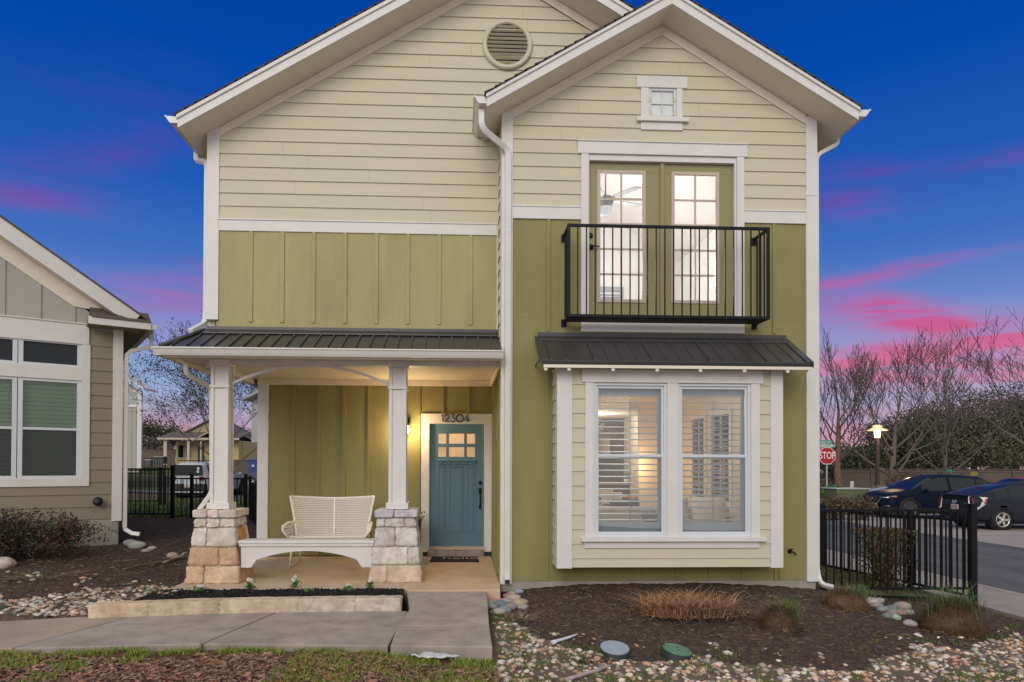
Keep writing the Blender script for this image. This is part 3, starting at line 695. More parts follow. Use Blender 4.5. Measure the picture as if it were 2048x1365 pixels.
def pier(cx, cyc, warm, seed):
    rr = random.Random(seed)
    col = sub('porch_column', H, None)
    m = MB(); wb, wt = .355, .255                       # half widths bottom / top
    hz = [0, .235, .475, .725, .845]
    def hw(z): return wb+(wt-wb)*z/.845
    layouts = [[.35, .65], [.62, .38] if warm else [.75, .25], [.33, .67] if warm else [.48, .52], [.3, .33, .37] if warm else [.22, .5, .28]]
    g = .012
    for c in range(4):
        z0, z1 = hz[c]+g/2, hz[c+1]-g/2; h = hw((z0+z1)/2)
        for face in range(4):
            parts = layouts[c] if face == 0 else [(rr.uniform(.4, .6))]*1+[0]
            if face: parts = [parts[0], 1-parts[0]]
            u = -h if face % 2 == 0 else -h+.13
            span = 2*h if face % 2 == 0 else 2*h-.26
            for f_ in parts:
                w_ = span*f_; a, b = u+g/2, u+w_-g/2; u += w_
                t = .12
                stain = max(0, 1-(z0/.62)) if warm else max(0, 1-(z0/.3))
                base = (.68, .61, .52) if warm else (.64, .60, .56)
                if c < 2 and warm: base = rr.choice([(.56, .39, .26), (.50, .34, .22), (.60, .45, .31)])
                elif c == 0: base = (.60, .47, .38)
                else:
                    kk = rr.uniform(.82, 1.1); base = tuple(v*kk for v in base)
                if warm and c == 2 and face == 1: base = (.55, .28, .09)
                jit = rr.uniform(-.006, .008)
                if face == 0: stone_block(m, cx+a, cx+b, cyc-h-jit, cyc-h+t, z0, z1, base, rr.random()*50)
                elif face == 2: stone_block(m, cx+a, cx+b, cyc+h-t, cyc+h+jit, z0, z1, base, rr.random()*50)
                elif face == 1: stone_block(m, cx+h-t, cx+h+jit, cyc+a, cyc+b, z0, z1, base, rr.random()*50)
                else: stone_block(m, cx-h-jit, cx-h+t, cyc+a, cyc+b, z0, z1, base, rr.random()*50)
    # shear the blocks to follow the taper
    out = []
    for v in m.v:
        h0 = hw(v[2]); c_ = 0
        for c in range(4):
            if hz[c] <= v[2]: c_ = c
        hm = hw((hz[c_]+hz[c_+1])/2); k = h0/hm
        out.append((cx+(v[0]-cx)*k, cyc+(v[1]-cyc)*k, v[2]))
    m.v = out
    hc = .285; z0, z1 = .852, .952; u = -hc
    for f_ in ([.33, .27, .40] if warm else [.45, .55]):
        w_ = 2*hc*f_; b_ = (.70, .62, .53) if warm else (.60, .57, .57)
        stone_block(m, cx+u+.004, cx+u+w_-.004, cyc-hc, cyc+.02, z0, z1, tuple(v*random.choice((.94, 1., 1.05)) for v in b_), rr.random()*9, .007)
        stone_block(m, cx+u+.004, cx+u+w_-.004, cyc+.03, cyc+hc, z0, z1, tuple(v*random.choice((.94, 1., 1.05)) for v in b_), rr.random()*9, .007); u += w_
    m.build('stone_pier', MT['limestone'], col)
    m = MB(); m.add([(cx+a*(hw(z)-.022), cyc+b*(hw(z)-.022), z) for z in (-.02, .90) for a, b in ((-1,-1),(1,-1),(1,1),(-1,1))], [(0,3,2,1),(4,5,6,7),(0,1,5,4),(1,2,6,5),(2,3,7,6),(3,0,4,7)])
    m.build('mortar_core', MT['mortar'], col)
    m = MB(); s = .118
    m.box(cx-s+.02, cx+s-.02, cyc-s+.02, cyc+s-.02, .955, 2.949)
    for a in (-1, 1):                                   # raised edge boards leave a recessed panel on each face
        for b in (-1, 1): m.box(cx+a*s-(.045 if a > 0 else 0), cx+a*s+(.045 if a < 0 else 0), cyc+b*s-(.045 if b > 0 else 0), cyc+b*s+(.045 if b < 0 else 0), .957, 2.9485)
    m.box(cx-s-.012, cx+s+.012, cyc-s-.012, cyc+s+.012, 2.565, 2.60)
    m.box(cx-s-.018, cx+s+.018, cyc-s-.018, cyc+s+.018, 2.86, 2.9475)
    m.box(cx-s-.03, cx+s+.03, cyc-s-.03, cyc+s+.03, .956, 1.04); m.build('shaft', MT['trim'], col, bevel=.004)
    return col
lx = (P(442, 1000, .3)[0]); rx = P(793, 1000, .3)[0]
pier(-3.135, .30, True, 3); pier(-.785, .32, False, 8)
m_ = MB(); n = 28; cl, crr = -3.135+.118, -.785-.118
for i in range(n):
    t0, t1 = i/n, (i+1)/n
    f = lambda t: (cl+(crr-cl)*t, 2.60+.27*math.sin(math.pi*min(1, max(0, t)))**.8)
    (xa, za), (xb, zb_) = f(t0), f(t1)
    m_.add([(xa, .28, za), (xb, .28, zb_), (xb, .28, zb_+.036), (xa, .28, za+.036), (xa, .33, za), (xb, .33, zb_), (xb, .33, zb_+.036), (xa, .33, za+.036)],
           [(0, 1, 2, 3), (7, 6, 5, 4), (0, 4, 5, 1), (3, 2, 6, 7)])
m_.build('arch_bracket', MT['trim'], H)
m_ = MB(); m_.box(cl-.01, .592, .22, .39, 2.885, 2.9495); m_.build('beam', MT['trim'], H, bevel=.003)
# low rail between the piers with an arched lower edge
m_ = MB(); x0, x1 = -2.80, -1.10; n = 26
for i in range(n):
    xa, xb = x0+(x1-x0)*i/n, x0+(x1-x0)*(i+1)/n
    def zl(x):
        t = (x-x0)/(x1-x0)
        if t < .085 or t > .915: return .20
        q = (t-.085)/.83; return .27+.145*math.sin(math.pi*q)**.75
    za, zb_ = zl(xa+.001), zl(xb-.001)
    m_.add([(xa, .06, za), (xb, .06, zb_), (xb, .06, .475), (xa, .06, .475), (xa, .13, za), (xb, .13, zb_), (xb, .13, .475), (xa, .13, .475)],
           [(0, 1, 2, 3), (7, 6, 5, 4), (0, 4, 5, 1)]+([(0, 3, 7, 4)] if i in (0, 2, 3) else [])+([(1, 5, 6, 2)] if i in (n-1, n-3, n-4) else []))
rail = m_.build('porch_rail', MT['trim'], H)
m_ = MB(); m_.box(x0-.03, x1+.03, .022, .30, .515, .555); m_.box(x0-.02, x1+.02, .035, .28, .476, .515); m_.build('rail_cap', MT['trim'], rail, bevel=.008)

# ---- front door
m_ = MB(); T = FR(yw)
bx(m_, T, -.57, -.438, .13, 2.232, -.03, .03); bx(m_, T, .470, .592, .13, 2.232, -.03, .03); bx(m_, T, -.575, .594, 2.232, 2.395, -.03, .036)
m_.build('door_casing', MT['trim'], H, bevel=.004)
lit = [(P(a, 900, yw)[0], P(b, 900, yw)[0], P(900, d, yw)[1], P(900, c, yw)[1]) for c, d in ((867.6, 887.7), (894, 914)) for a, b in ((876.6, 892), (898, 928.3), (934, 950))]
m_ = MB(); panel(m_, FR(yw+.03), -.436, .468, .205, 2.230, lit, -.045, 0); FDo = m_.build('front_door', MT['door'], H, bevel=.003)
m_ = MB(); T = FR(yw+.03)
for a, b in ((876, 891), (898, 926.5), (934, 950)):
    u0, u1 = P(a, 1000, yw)[0], P(b, 1000, yw)[0]; z0, z1 = P(900, 1067, yw)[1], P(900, 933.6, yw)[1]
    for c in ((u0, u1, z1-.014, z1), (u0, u1, z0, z0+.014), (u0, u0+.014, z0+.014, z1-.014), (u1-.014, u1, z0+.014, z1-.014)): bx(m_, T, *c, -.001, .008)
    bx(m_, T, u0+.03, u1-.03, z0+.035, z1-.035, -.001, .007)
m_.build('raised_panel', MT['door'], FDo, bevel=.005)
m_ = MB(); u0, u1 = P(874, 925, yw)[0], P(953, 925, yw)[0]; z1 = P(900, 919.5, yw)[1]
bx(m_, T, u0, u1, z1-.028, z1, -.001, .05); bx(m_, T, u0+.01, u1-.01, z1-.08, z1-.028, -.001, .018)
for k in range(5): u = u0+.03+k*(u1-u0-.10)/4; bx(m_, T, u-.0, u+.05, z1-.07, z1-.028, .018, .04)
m_.build('dentil_shelf', MT['door'], FDo, bevel=.003)
m_ = MB(); bx(m_, T, min(l[0] for l in lit), max(l[1] for l in lit), min(l[2] for l in lit), max(l[3] for l in lit), -.024, -.020); m_.build('pane', MT['glassd'], FDo)
m_ = MB(); x, z = P(960.5, 966, yw); yf = yw+.03
m_.lathe([(0, 0), (.036, 0), (.036, -.016), (.024, -.028), (0, -.028)], (x, yf, z), 6, 0, 'y', False)
m_.lathe([(0, 0), (.030, 0), (.030, -.014), (.02, -.03), (0, -.03)], (x, yf, P(960, 982, yw)[1]), 6, 0, 'y', False); z0 = P(960, 983, yw)[1]
m_.box(x-.026, x+.026, yf-.013, yf, z0-.055, z0+.055); z2 = P(960, 1014, yw)[1]; m_.box(x-.02, x+.02, yf-.012, yf, z2-.04, z2+.035)
m_.tube([(x, yf-.012, z0-.03), (x, yf-.06, z0-.05), (x, yf-.065, z0-.14), (x, yf-.055, z2+.04), (x, yf-.012, z2)], [.009, .011, .013, .011, .009], 8)
m_.build('handle', MT['bronze'], FDo, bevel=.003)
m_ = MB(); m_.box(-.44, .47, yw-.07, yw+.05, .155, .203); m_.build('threshold', MT['beige'], H, bevel=.004)
m_ = MB(); stone_block(m_, -.455, .472, yw-.10, yw+.03, .035, .148, (.34, .29, .27), 4, .012, 8); m_.build('step_stone', MT['limestone'], H)
m_ = MB(); m_.box(-3.06, -.46, yw-.004, yw+.04, .0, .058); m_.box(.475, .60, yw-.012, yw+.04, .0, .11); m_.box(-.575, -.46, yw-.012, yw+.04, .0, .11); m_.build('base_flashing', MT['metaledge'], H)
# house number, drawn as thin metal strokes
m_ = MB(); hgt = .118; x = P(883, 837, yw)[0]; zb_ = P(883, 844.2, yw)[1]; r = .0098; yy = yw-.05
def stroke(pts): m_.tube([(x+a*hgt, yy, zb_+b*hgt) for a, b in pts], r, 6)
arc = lambda cx_, cz_, rx_, rz_, a0, a1, n=14: [(cx_+rx_*math.cos(math.radians(a0+(a1-a0)*i/n)), cz_+rz_*math.sin(math.radians(a0+(a1-a0)*i/n))) for i in range(n+1)]
stroke([(.0, .78), (.2, 1), (.2, 0)]); x += .48*hgt
stroke(arc(.3, .72, .27, .28, 170, -35)+[(.03, .0), (.62, 0)]); x += .85*hgt
stroke([(.02, 1), (.5, 1), (.22, .60)]+arc(.2, .3, .34, .30, 80, -120)); x += .72*hgt
stroke(arc(.5, .5, .5, .5, 90, 450, 28)); x += 1.2*hgt
stroke([(.42, 1), (.0, .26), (.66, .26)]); stroke([(.46, .62), (.46, 0)])
m_.build('house_number', MT['bronze'], H)
# porch lamp (behind the right column)
x, z = P(812, 855, yw-.1)
Lp = MB(); Lp.box(x-.05, x+.05, yw-.022, yw-.0, z-.02, z+.16); Lp.tube([(x, yw-.02, z+.10), (x, yw-.10, z+.12), (x, yw-.13, z+.06)], .012, 8)
Lp.lathe([(0, .07), (.05, .06), (.062, .03), (.058, .025), (0, .03)], (x, yw-.13, z), 18); Lp = Lp.build('porch_lamp', MT['bronze'], H, bevel=.003)
q = MB(); q.lathe([(.0, -.11), (.038, -.105), (.05, -.05), (.052, .02), (0, .025)], (x, yw-.13, z), 18); q.build('shade', emis('lit frosted shade', (1, .80, .50), 9), Lp)
ld = bpy.data.lights.new('porch_light', 'POINT'); ld.energy = 34; ld.color = (1, .70, .36); ld.shadow_soft_size = .06
lo = bpy.data.objects.new('porch_light', ld); COL.objects.link(lo); lo.location = (x+.01, yw-.22, z-.05)
# hose bib and a small wall light on the gable wall
x, z = P(1579, 1103)
q = MB(); q.lathe([(0, 0), (.03, 0), (.03, -.008), (.012, -.012), (.012, -.06), (0, -.06)], (x, 0, z), 12, 0, 'y'); q.tube([(x, -.05, z), (x+.03, -.07, z-.005), (x+.05, -.08, z-.04)], .011, 8)
q.tube([(x, -.055, z), (x, -.055, z+.035)], .006, 6); q.tube([(x-.03, -.055, z+.036), (x+.03, -.055, z+.036)], .006, 6)
q.build('hose_bib', MT['bronze'], H)
# second floor structure that closes the rooms
m_ = MB(); m_.box(.64, 4.79, .09, 11.8, 2.96, 3.30); m_.build('floor_structure', MT['intwh'], H)

# ================================================================ ROOMS seen through the glass
R_ = MB()      # living room: floor .15, ceiling 2.85
R_.box(.66, 4.78, .075, 11.5, .08, .15, 1); R_.box(.66, 4.78, .075, 11.5, 2.86, 2.95, 0)
R_.box(.655, .74, .075, 11.5, .15, 2.86, 0)
RW = [(2.55, 3.35, .95, 2.45), (3.75, 4.35, .95, 2.45)]
panel(R_, lambda u, z, d: (4.72-d, u, z), .075, 11.5, .15, 2.86, RW, -.06, 0, 0)
R_.box(3.80, 4.72, 5.0, 5.12, .15, 2.86, 0); R_.box(.74, 4.72, 10.0, 10.1, .15, 2.86, 2)
R_.box(.74, 1.36, .064, .074, .15, 2.86, 0); R_.box(4.10, 4.72, .064, .074, .15, 2.86, 0); R_.box(1.36, 4.10, .064, .074, 2.70, 2.86, 0)
R_.box(1.37, 4.09, -.30, .05, .345, .40, 0)
R_.build('living_room', [MT['intw'], MT['intfl'], MT['darkk']], H)
for i, (a, b, c, d) in enumerate(RW):
    q = MB(); q.box(4.69, 4.719, a-.10, a, c-.1, d+.1); q.box(4.69, 4.719, b, b+.10, c-.1, d+.1); q.box(4.69, 4.719, a, b, d, d+.1); q.box(4.69, 4.719, a, b, c-.1, c)
    q.box(4.70, 4.73, (a+b)/2-.02, (a+b)/2+.02, c, d); sw = q.build('side_window', MT['intwh'], H)
    q = MB(); zz = c+.05
    while zz < d: q.obox((4.68, (a+b)/2, zz), (0, (b-a)/2-.01, 0), (.03, 0, .012), (0, 0, .005)); zz += .085
    q.build('slat', MT['shutter'], sw)
    q = MB(); q.box(4.762, 4.77, a, b, c, d); q.build('pane', MT['dglass'], sw)
def lamp(nm, loc, e, col, size=.15):
    d = bpy.data.lights.new(nm, 'POINT'); d.energy = e; d.color = col; d.shadow_soft_size = size
    o = bpy.data.objects.new(nm, d); COL.objects.link(o); o.location = loc; return o
lamp('living_room_light', (3.62, 4.75, 1.55), 26, (1, .60, .28), .1)
lamp('ceiling_light', (2.6, 2.0, 2.6), 62, (1, .90, .78), .25)
lamp('kitchen_light', (3.6, 8.3, 2.6), 80, (1, .84, .64), .2)
# upper room, vaulted
R_ = MB(); hz_ = 5.86; pk_ = 7.0
R_.box(.70, 4.76, .09, 5.2, 3.36, 3.42, 1)
R_.box(.64, .70, .09, 5.2, 3.36, hz_, 0); R_.box(4.70, 4.76, .09, 5.2, 3.36, hz_, 0)
R_.prism([(.64, 3.36), (4.76, 3.36), (4.76, hz_), (2.74, pk_), (.64, hz_)], 'y', 5.2, 5.26, 0)
R_.prism([(.64, hz_), (2.74, pk_), (2.74, pk_+.05), (.64, hz_+.05)], 'y', .09, 5.2, 0); R_.prism([(4.76, hz_), (2.74, pk_), (2.74, pk_+.05), (4.76, hz_+.05)], 'y', .09, 5.2, 0)
R_.box(.70, 1.74, .075, .085, 3.42, 5.9, 0); R_.box(3.77, 4.70, .075, .085, 3.42, 5.9, 0); R_.box(1.74, 3.77, .075, .085, 5.665, 5.9, 0)
R_.build('upper_room', [MT['intwh'], MT['intfl']], H)
lamp('upper_room_light', (2.3, 2.6, 4.9), 205, (.96, .97, 1), .3)
q = MB()
for k in range(14): q.obox((3.2, 5.17, 4.35+k*.06), (.25, 0, 0), (0, .02, .015), (0, 0, .004))
q.box(2.90, 2.95, 5.14, 5.19, 4.2, 5.3); q.box(3.45, 3.5, 5.14, 5.19, 4.2, 5.3); q.box(2.95, 3.45, 5.14, 5.19, 5.2, 5.3); q.build('inner_shutter', MT['shutter'], H)
# hall behind the front door
R_ = MB(); R_.box(-1.0, .64, 4.6, 4.65, .1, 2.95); R_.box(-1.05, -1.0, 2.36, 4.65, .1, 2.95); R_.box(.60, .65, 2.36, 4.65, .1, 2.95); R_.box(-1.0, .6, 2.4, 4.6, .06, .1); R_.box(-1.0, .6, 2.4, 4.6, 2.86, 2.9)
R_.box(-1.0, .6, 4.5, 4.599, 1.95, 2.02); R_.box(-.35, .25, 4.57, 4.599, 1.62, 1.9); R_.build('hall', MT['intw'], H)
lamp('hall_light', (-.2, 3.3, 2.6), 40, (1, .74, .46), .15)
# ================================================================ GROUND
rng = np.random.default_rng(5)
gxs = np.array([-90, -20, -8, -6, -4.5, -3.4, -1, .6, 1.5, 2.7, 4, 4.9, 6, 7.1, 7.6, 8.5, 90.])
gys = np.array([-14, -4, -2.7, -1.3, -.5, 0, 1.5, 3, 7, 16, 22, 30, 45, 70, 140.])
Lf = [-.12, -.12, -.12, -.06, .04, .08, .15, .2, .28, .10, -.02, -.02, .55, 1.4, 2.]
Zt = np.array([
 Lf, Lf, Lf, [-.13, -.13, -.13, -.08, .0, .05, .15, .22, .28, .10, -.02, -.02, .55, 1.4, 2.],
 [-.14, -.15, -.14, -.11, -.04, .0, .06, .16, .26, .10, -.02, 0, .5, 1.4, 2.],
 [-.15, -.17, -.15, -.14, -.12, -.1, -.05, .1, .24, .10, -.02, 0, .4, 1.2, 2.],
 [-.17, -.19, -.16, -.16, -.16, -.2, -.3, -.3, -.3, 0, 0, 0, .2, .8, 1.5],
 [-.25, -.27, -.25, -.2, -.15, -.12, -.3, -.3, -.3, -.1, -.1, 0, .1, .5, 1.2],
 [-.33, -.37, -.31, -.2, -.11, -.05, -.3, -.3, -.3, -.3, -.3, -.3, -.2, 0, .8],
 [-.37, -.43, -.37, -.2, -.06, -.005, -.3, -.3, -.3, -.3, -.4, -.4, -.4, -.2, .4],
 [-.41, -.46, -.42, -.28, -.11, -.035, -.3, -.3, -.3, -.3, -.4, -.4, -.4, -.4, 0],
 [-.45, -.5, -.46, -.33, -.19, -.12, -.2, -.28, -.35, -.42, -.45, -.5, -.5, -.4, 0],
 [-.5, -.54, -.5, -.41, -.34, -.31, -.3, -.3, -.35, -.42, -.5, -.5, -.5, -.4, 0],
 [-.54, -.56, -.54, -.47, -.41, -.39, -.36, -.36, -.40, -.44, -.5, -.5, -.5, -.4, 0],
 [-.56, -.56, -.55, -.52, -.50, -.49, -.48, -.48, -.49, -.5, -.5, -.5, -.5, -.4, 0],
 [-.58]*12+[-.5, -.4, 0], [-.58]*12+[-.5, -.4, 0]])
def H0(x, y):
    x = np.asarray(x, float); y = np.asarray(y, float)
    i = np.clip(np.searchsorted(gxs, x)-1, 0, len(gxs)-2); j = np.clip(np.searchsorted(gys, y)-1, 0, len(gys)-2)
    u = np.clip((x-gxs[i])/(gxs[i+1]-gxs[i]), 0, 1); v = np.clip((y-gys[j])/(gys[j+1]-gys[j]), 0, 1)
    return (Zt[i, j]*(1-u)+Zt[i+1, j]*u)*(1-v)+(Zt[i, j+1]*(1-u)+Zt[i+1, j+1]*u)*v
def vnoise(x, y, s, seed=0):            # value noise, vectorised
    X = np.asarray(x)*s+seed*17.3; Y = np.asarray(y)*s+seed*9.1
    xi = np.floor(X).astype(np.int64); yi = np.floor(Y).astype(np.int64); u = X-xi; v = Y-yi; u = u*u*(3-2*u); v = v*v*(3-2*v)
    def h(a, b):
        n = (a*374761393+b*668265263+seed*1442695) & 0x7fffffff; n = ((n ^ (n >> 13))*1274126177) & 0x7fffffff
        return ((n ^ (n >> 16)) & 0xffff)/65535.
    return (h(xi, yi)*(1-u)+h(xi+1, yi)*u)*(1-v)+(h(xi, yi+1)*(1-u)+h(xi+1, yi+1)*u)*v
def fbm(x, y, s, seed=0, o=4):
    t = 0; a = .5
    for k in range(o): t = t+a*vnoise(x, y, s*2**k, seed+k*7); a *= .5
    return t/(1-.5**o)
def Gt(px, py):
    z = -.3
    for _ in range(8): x, y = G(px, py, z); z = float(H0(x, y))
    return x, y
gb_ = [Gt(*p) for p in ((985, 1222), (1050, 1260), (1110, 1285), (1190, 1302), (1290, 1322), (1400, 1312), (1500, 1328), (1640, 1345), (1730, 1345), (1780, 1308), (1850, 1290), (1950, 1300), (2048, 1268))]
gbx = [-.2, .36, .52, .76, 1.45, 2.64, 3.3, 4.0, 4.4, 5.2, 6.0, 7.2, 9]
gby = [-2.75, -.7, -1.1, -1.6, -2.2, -2.42, -2.70, -2.3, -1.75, -1.9, -1.5, -.7, -.5]
gbx = [-.2, .34]+[p[0] for p in gb_]+[gb_[-1][0]+1.5]; gby = [-2.75, -.7]+[p[1] for p in gb_]+[gb_[-1][1]+.3]
def masks(x, y):
    n = fbm(x, y, 2.2, 3)-.5; n2 = fbm(x, y, 6, 11)-.5
    yb = np.interp(x, gbx, gby)+n*.42
    grav = (x > .33) & (y < yb) & (x < 9)
    yw_ = np.interp(x, [-7, -4.1, -2.35, -.6, .36], [-2.64, -2.63, -2.51, -2.64, -2.70])
    strip = (x <= .36) & (y < yw_+.05)
    rocksL = (x < -3.3) & (x > -7.2) & (y > -1.62) & (y < np.interp(x, [-7.2, -6, -4.8, -3.6, -3.3], [-1.25, -.95, -.55, .35, .4])+n*.3) & (y > np.interp(x, [-7.2, -4.9, -4, -3.9, -3.3], [-1.6, -1.5, -1.45, -1.1, -1.1]))
    return grav, strip, rocksL, yw_, n, n2
def Hn(x, y):
    x = np.asarray(x, float); y = np.asarray(y, float)
    z = H0(x, y); near = (y < 12) & (np.abs(x) < 13)
    z = z+np.where(near, (fbm(x, y, 1.3, 2)-.5)*.05+(fbm(x, y, 7, 5)-.5)*.028, 0)
    # keep below slabs
    under = ((x > -3.62) & (x < .60) & (y > np.where(x < -.62, -.40, -.56)) & (y < 2.5)) | ((x > -.66) & (x < .38) & (y > -2.74) & (y < -.4)) | ((x < -.5) & (x > -9) & (y > -2.62) & (y < -1.32))
    bed = (x > -3.7) & (x < -.62) & (y > np.interp(x, [-3.9, -2.4, -.5], [-1.25, -1.06, -1.0])) & (y < -.40)
    z = np.where(under, np.minimum(z, -.26), z); z = np.where(bed, .0+(fbm(x, y, 6, 4)-.5)*.04, z)
    return z
def axis(segs):
    out = []
    for a, b, d in segs: out += list(np.arange(a, b-1e-9, d))
    return np.array(out+[segs[-1][1]])
ax_ = axis([(-90, -30, 6), (-30, -12, 1.5), (-12, -7, .25), (-7, 9, .045), (9, 14, .5), (14, 30, 2), (30, 90, 6)])
ay_ = axis([(-14, -7, .5), (-7, -4, .1), (-4, 1.2, .045), (1.2, 9, .15), (9, 24, .6), (24, 60, 2), (60, 140, 8)])
GXm, GYm = np.meshgrid(ax_, ay_); zz = Hn(GXm, GYm)
fine = (GXm > -7) & (GXm < 9) & (GYm > -4.2) & (GYm < 1.3)
zz = zz+np.where(fine, (rng.random(GXm.shape)-.5)*.012, 0)
Vg = np.stack([GXm.ravel(), GYm.ravel(), zz.ravel()], 1)
ny, nx = GXm.shape; idx = np.arange(nx*ny).reshape(ny, nx)
Fg = np.stack([idx[:-1, :-1].ravel(), idx[:-1, 1:].ravel(), idx[1:, 1:].ravel(), idx[1:, :-1].ravel()], 1)
cx_ = Vg[Fg, 0].mean(1); cyy = Vg[Fg, 1].mean(1)
grav, strip, rocksL, yw_, n1, n2 = masks(cx_, cyy)
soil = np.array([.066, .045, .034]); mulch = np.array([.125, .062, .038]); dirt = np.array([.19, .14, .10]); lawn = np.array([.065, .085, .022]); blk = np.array([.012, .010, .010]); brn = np.array([.13, .095, .055])
C = np.tile(soil, (len(cx_), 1))*(.75+.7*rng.random(len(cx_)))[:, None]
C[grav] = dirt*.8; C[strip] = mulch*.9; C[rocksL] = dirt*.6
C[(cx_ > -3.7) & (cx_ < -.6) & (cyy > -1.27) & (cyy < -.45)] = blk
bk_ = ((cyy > 7.2) & (cx_ < -3)) | ((cx_ < -12)) | (cyy > 24)
C[bk_] = (lawn*(.6+.9*fbm(cx_, cyy, .5, 9))[:, None])[bk_]
lw = (cyy > 7.2) & (cx_ < -3) & (fbm(cx_, cyy, .35, 21) > .52); C[lw] = (brn*.9)
rt = (cx_ > 4.95) & (cyy > .15); C[rt] = (np.array([.11, .075, .045])*(.6+.8*fbm(cx_, cyy, 1.2, 31))[:, None])[rt]
g2 = rt & (fbm(cx_, cyy, .9, 41) > .55); C[g2] = lawn*.8
C *= (.85+.3*rng.random(len(cx_)))[:, None]
o = np_mesh('ground', Vg, Fg, C, mat('soil and turf', (1, 1, 1), .95, .25, 30, .7, 90, attr=True, spec=.2), smooth=True); tag(o, kind='structure')

# ---- walks
def slab_(name, poly, z0, z1, mt, bev=.012, kind='structure'):
    m = MB(); n = len(poly)
    zt = z1 if isinstance(z1, list) else [z1]*n
    m.add([(p[0], p[1], z0) for p in poly]+[(p[0], p[1], t) for p, t in zip(poly, zt)], [tuple(range(n))[::-1], tuple(range(n, 2*n))]+[(i, (i+1) % n, n+(i+1) % n, n+i) for i in range(n)])
    o = m.build(name, mt, None, bevel=bev); tag(o, kind=kind); return o
slab_('front_walk', [(-.605, -.525), (-.52, -1.145), (-.60, -1.9), (.352, -1.9), (.39, -.525)], -.3, [-.015, -.095, -.11, -.11, -.015], MT['walk'])
slab_('front_walk', [(-.597, -1.906), (-.60, -2.635), (.344, -2.70), (.352, -1.906)], -.26, [-.11, -.12, -.12, -.11], MT['walk'], .015)
wk = [(-.63, -2.633, -.6, -1.16)]
jn = [(-.612, -2.635, -.532, -1.15), (-2.353, -2.52, -2.02, -1.17), (-4.0, -2.62, -3.5, -1.2), (-6.2, -2.7, -5.6, -1.62), (-9, -2.8, -8.6, -1.7)]
for i in range(4):
    a, b = jn[i], jn[i+1]; e = .012
    mtw = MT['walk'] if i < 2 else mat('warm sidewalk concrete', (.38, .29, .225), .88, .2, 2.2, .4, 170, grime=.25)  # left slabs have the orange light on them mixed into their colour
    slab_('sidewalk', [(a[0]-e, a[1]), (a[2]-e, a[3]), (b[2]+e, b[3] if i < 2 else b[3]-.12), (b[0]+e, b[1])], -.3, -.12, mtw)
# ---- right side: public walk, kerb, road, parking apron
m_ = MB()
for k in range(30):
    y = -6+k*1.5; m_.box(7.42, 8.58, y+.006, y+1.494, -.55, -.415)
o = m_.build('pavement', mat('pale pavement concrete', (.34, .285, .245), .85, .15, 1.2, .2, 90, grime=.2)); tag(o, kind='structure')
m_ = MB(); m_.box(8.584, 8.76, -6, 60, -.6, -.41); m_.build('kerb', bpy.data.materials['pale pavement concrete']); tag(bpy.data.objects['kerb'], kind='structure')
asph = mat('asphalt', (.125, .12, .12), .92, .35, .8, .3, 120, stretch=(1, .25, 1), grime=.3, gcol=(.045, .045, .05), spec=.12)
m_ = MB(); m_.add([(8.76, -10, -.455), (14.0, -10, -.455), (14.0, 60, -.455), (8.76, 60, -.455)], [(0, 1, 2, 3)]); o = m_.build('road', asph, recalc=False); tag(o, kind='structure')
m_ = MB(); m_.add([(14.0, -10, -.45), (40, -10, -.45), (40, 30, -.40), (14.0, 30, -.45)], [(0, 1, 2, 3)]); o = m_.build('parking_area', bpy.data.materials['pale pavement concrete'], recalc=False); tag(o, kind='structure')
m_ = MB(); 
for y in (10.6, 14.3): m_.add([(14.4, y, -.441), (19, y, -.433), (19, y+.09, -.433), (14.4, y+.09, -.441)], [(0, 1, 2, 3)])
o = m_.build('parking_line', mat('worn white paint', (.6, .6, .58), .8, .2), recalc=False); tag(o, kind='structure')
m_ = MB(); m_.prism([(22.5, 3.5), (17.6, 6.2), (18.2, 8.0), (24, 8.4)], 'z', -.5, -.36); o = m_.build('traffic_island', mat('dry grass island', (.30, .22, .12), .95, .3, 9, .5, 90)); tag(o, kind='structure')
# left road behind the lawn
zr_ = .035
pts = [G(-300, 990, zr_), G(250, 984, zr_), G(350, 988, zr_), G(400, 1003, zr_), G(620, 1008, zr_), G(620, 966, zr_), G(250, 967, zr_), G(-300, 970, zr_)]
m_ = MB(); m_.add([(a, b, zr_) for a, b in pts], [tuple(range(8))]); o = m_.build('road', asph, recalc=False); tag(o, kind='structure')
m_ = MB(); far = [G(-300, 970, zr_), G(250, 967, zr_), G(620, 966, zr_)]
for p, q in zip(far[:-1], far[1:]): m_.add([(p[0], p[1], .04), (q[0], q[1], .04), (q[0], q[1]+1.1, .17), (p[0], p[1]+1.1, .17), (p[0], p[1], .17), (q[0], q[1], .17)], [(0, 1, 5, 4), (4, 5, 2, 3)])
o = m_.build('kerb', bpy.data.materials['pale pavement concrete'], recalc=False); tag(o, kind='structure')

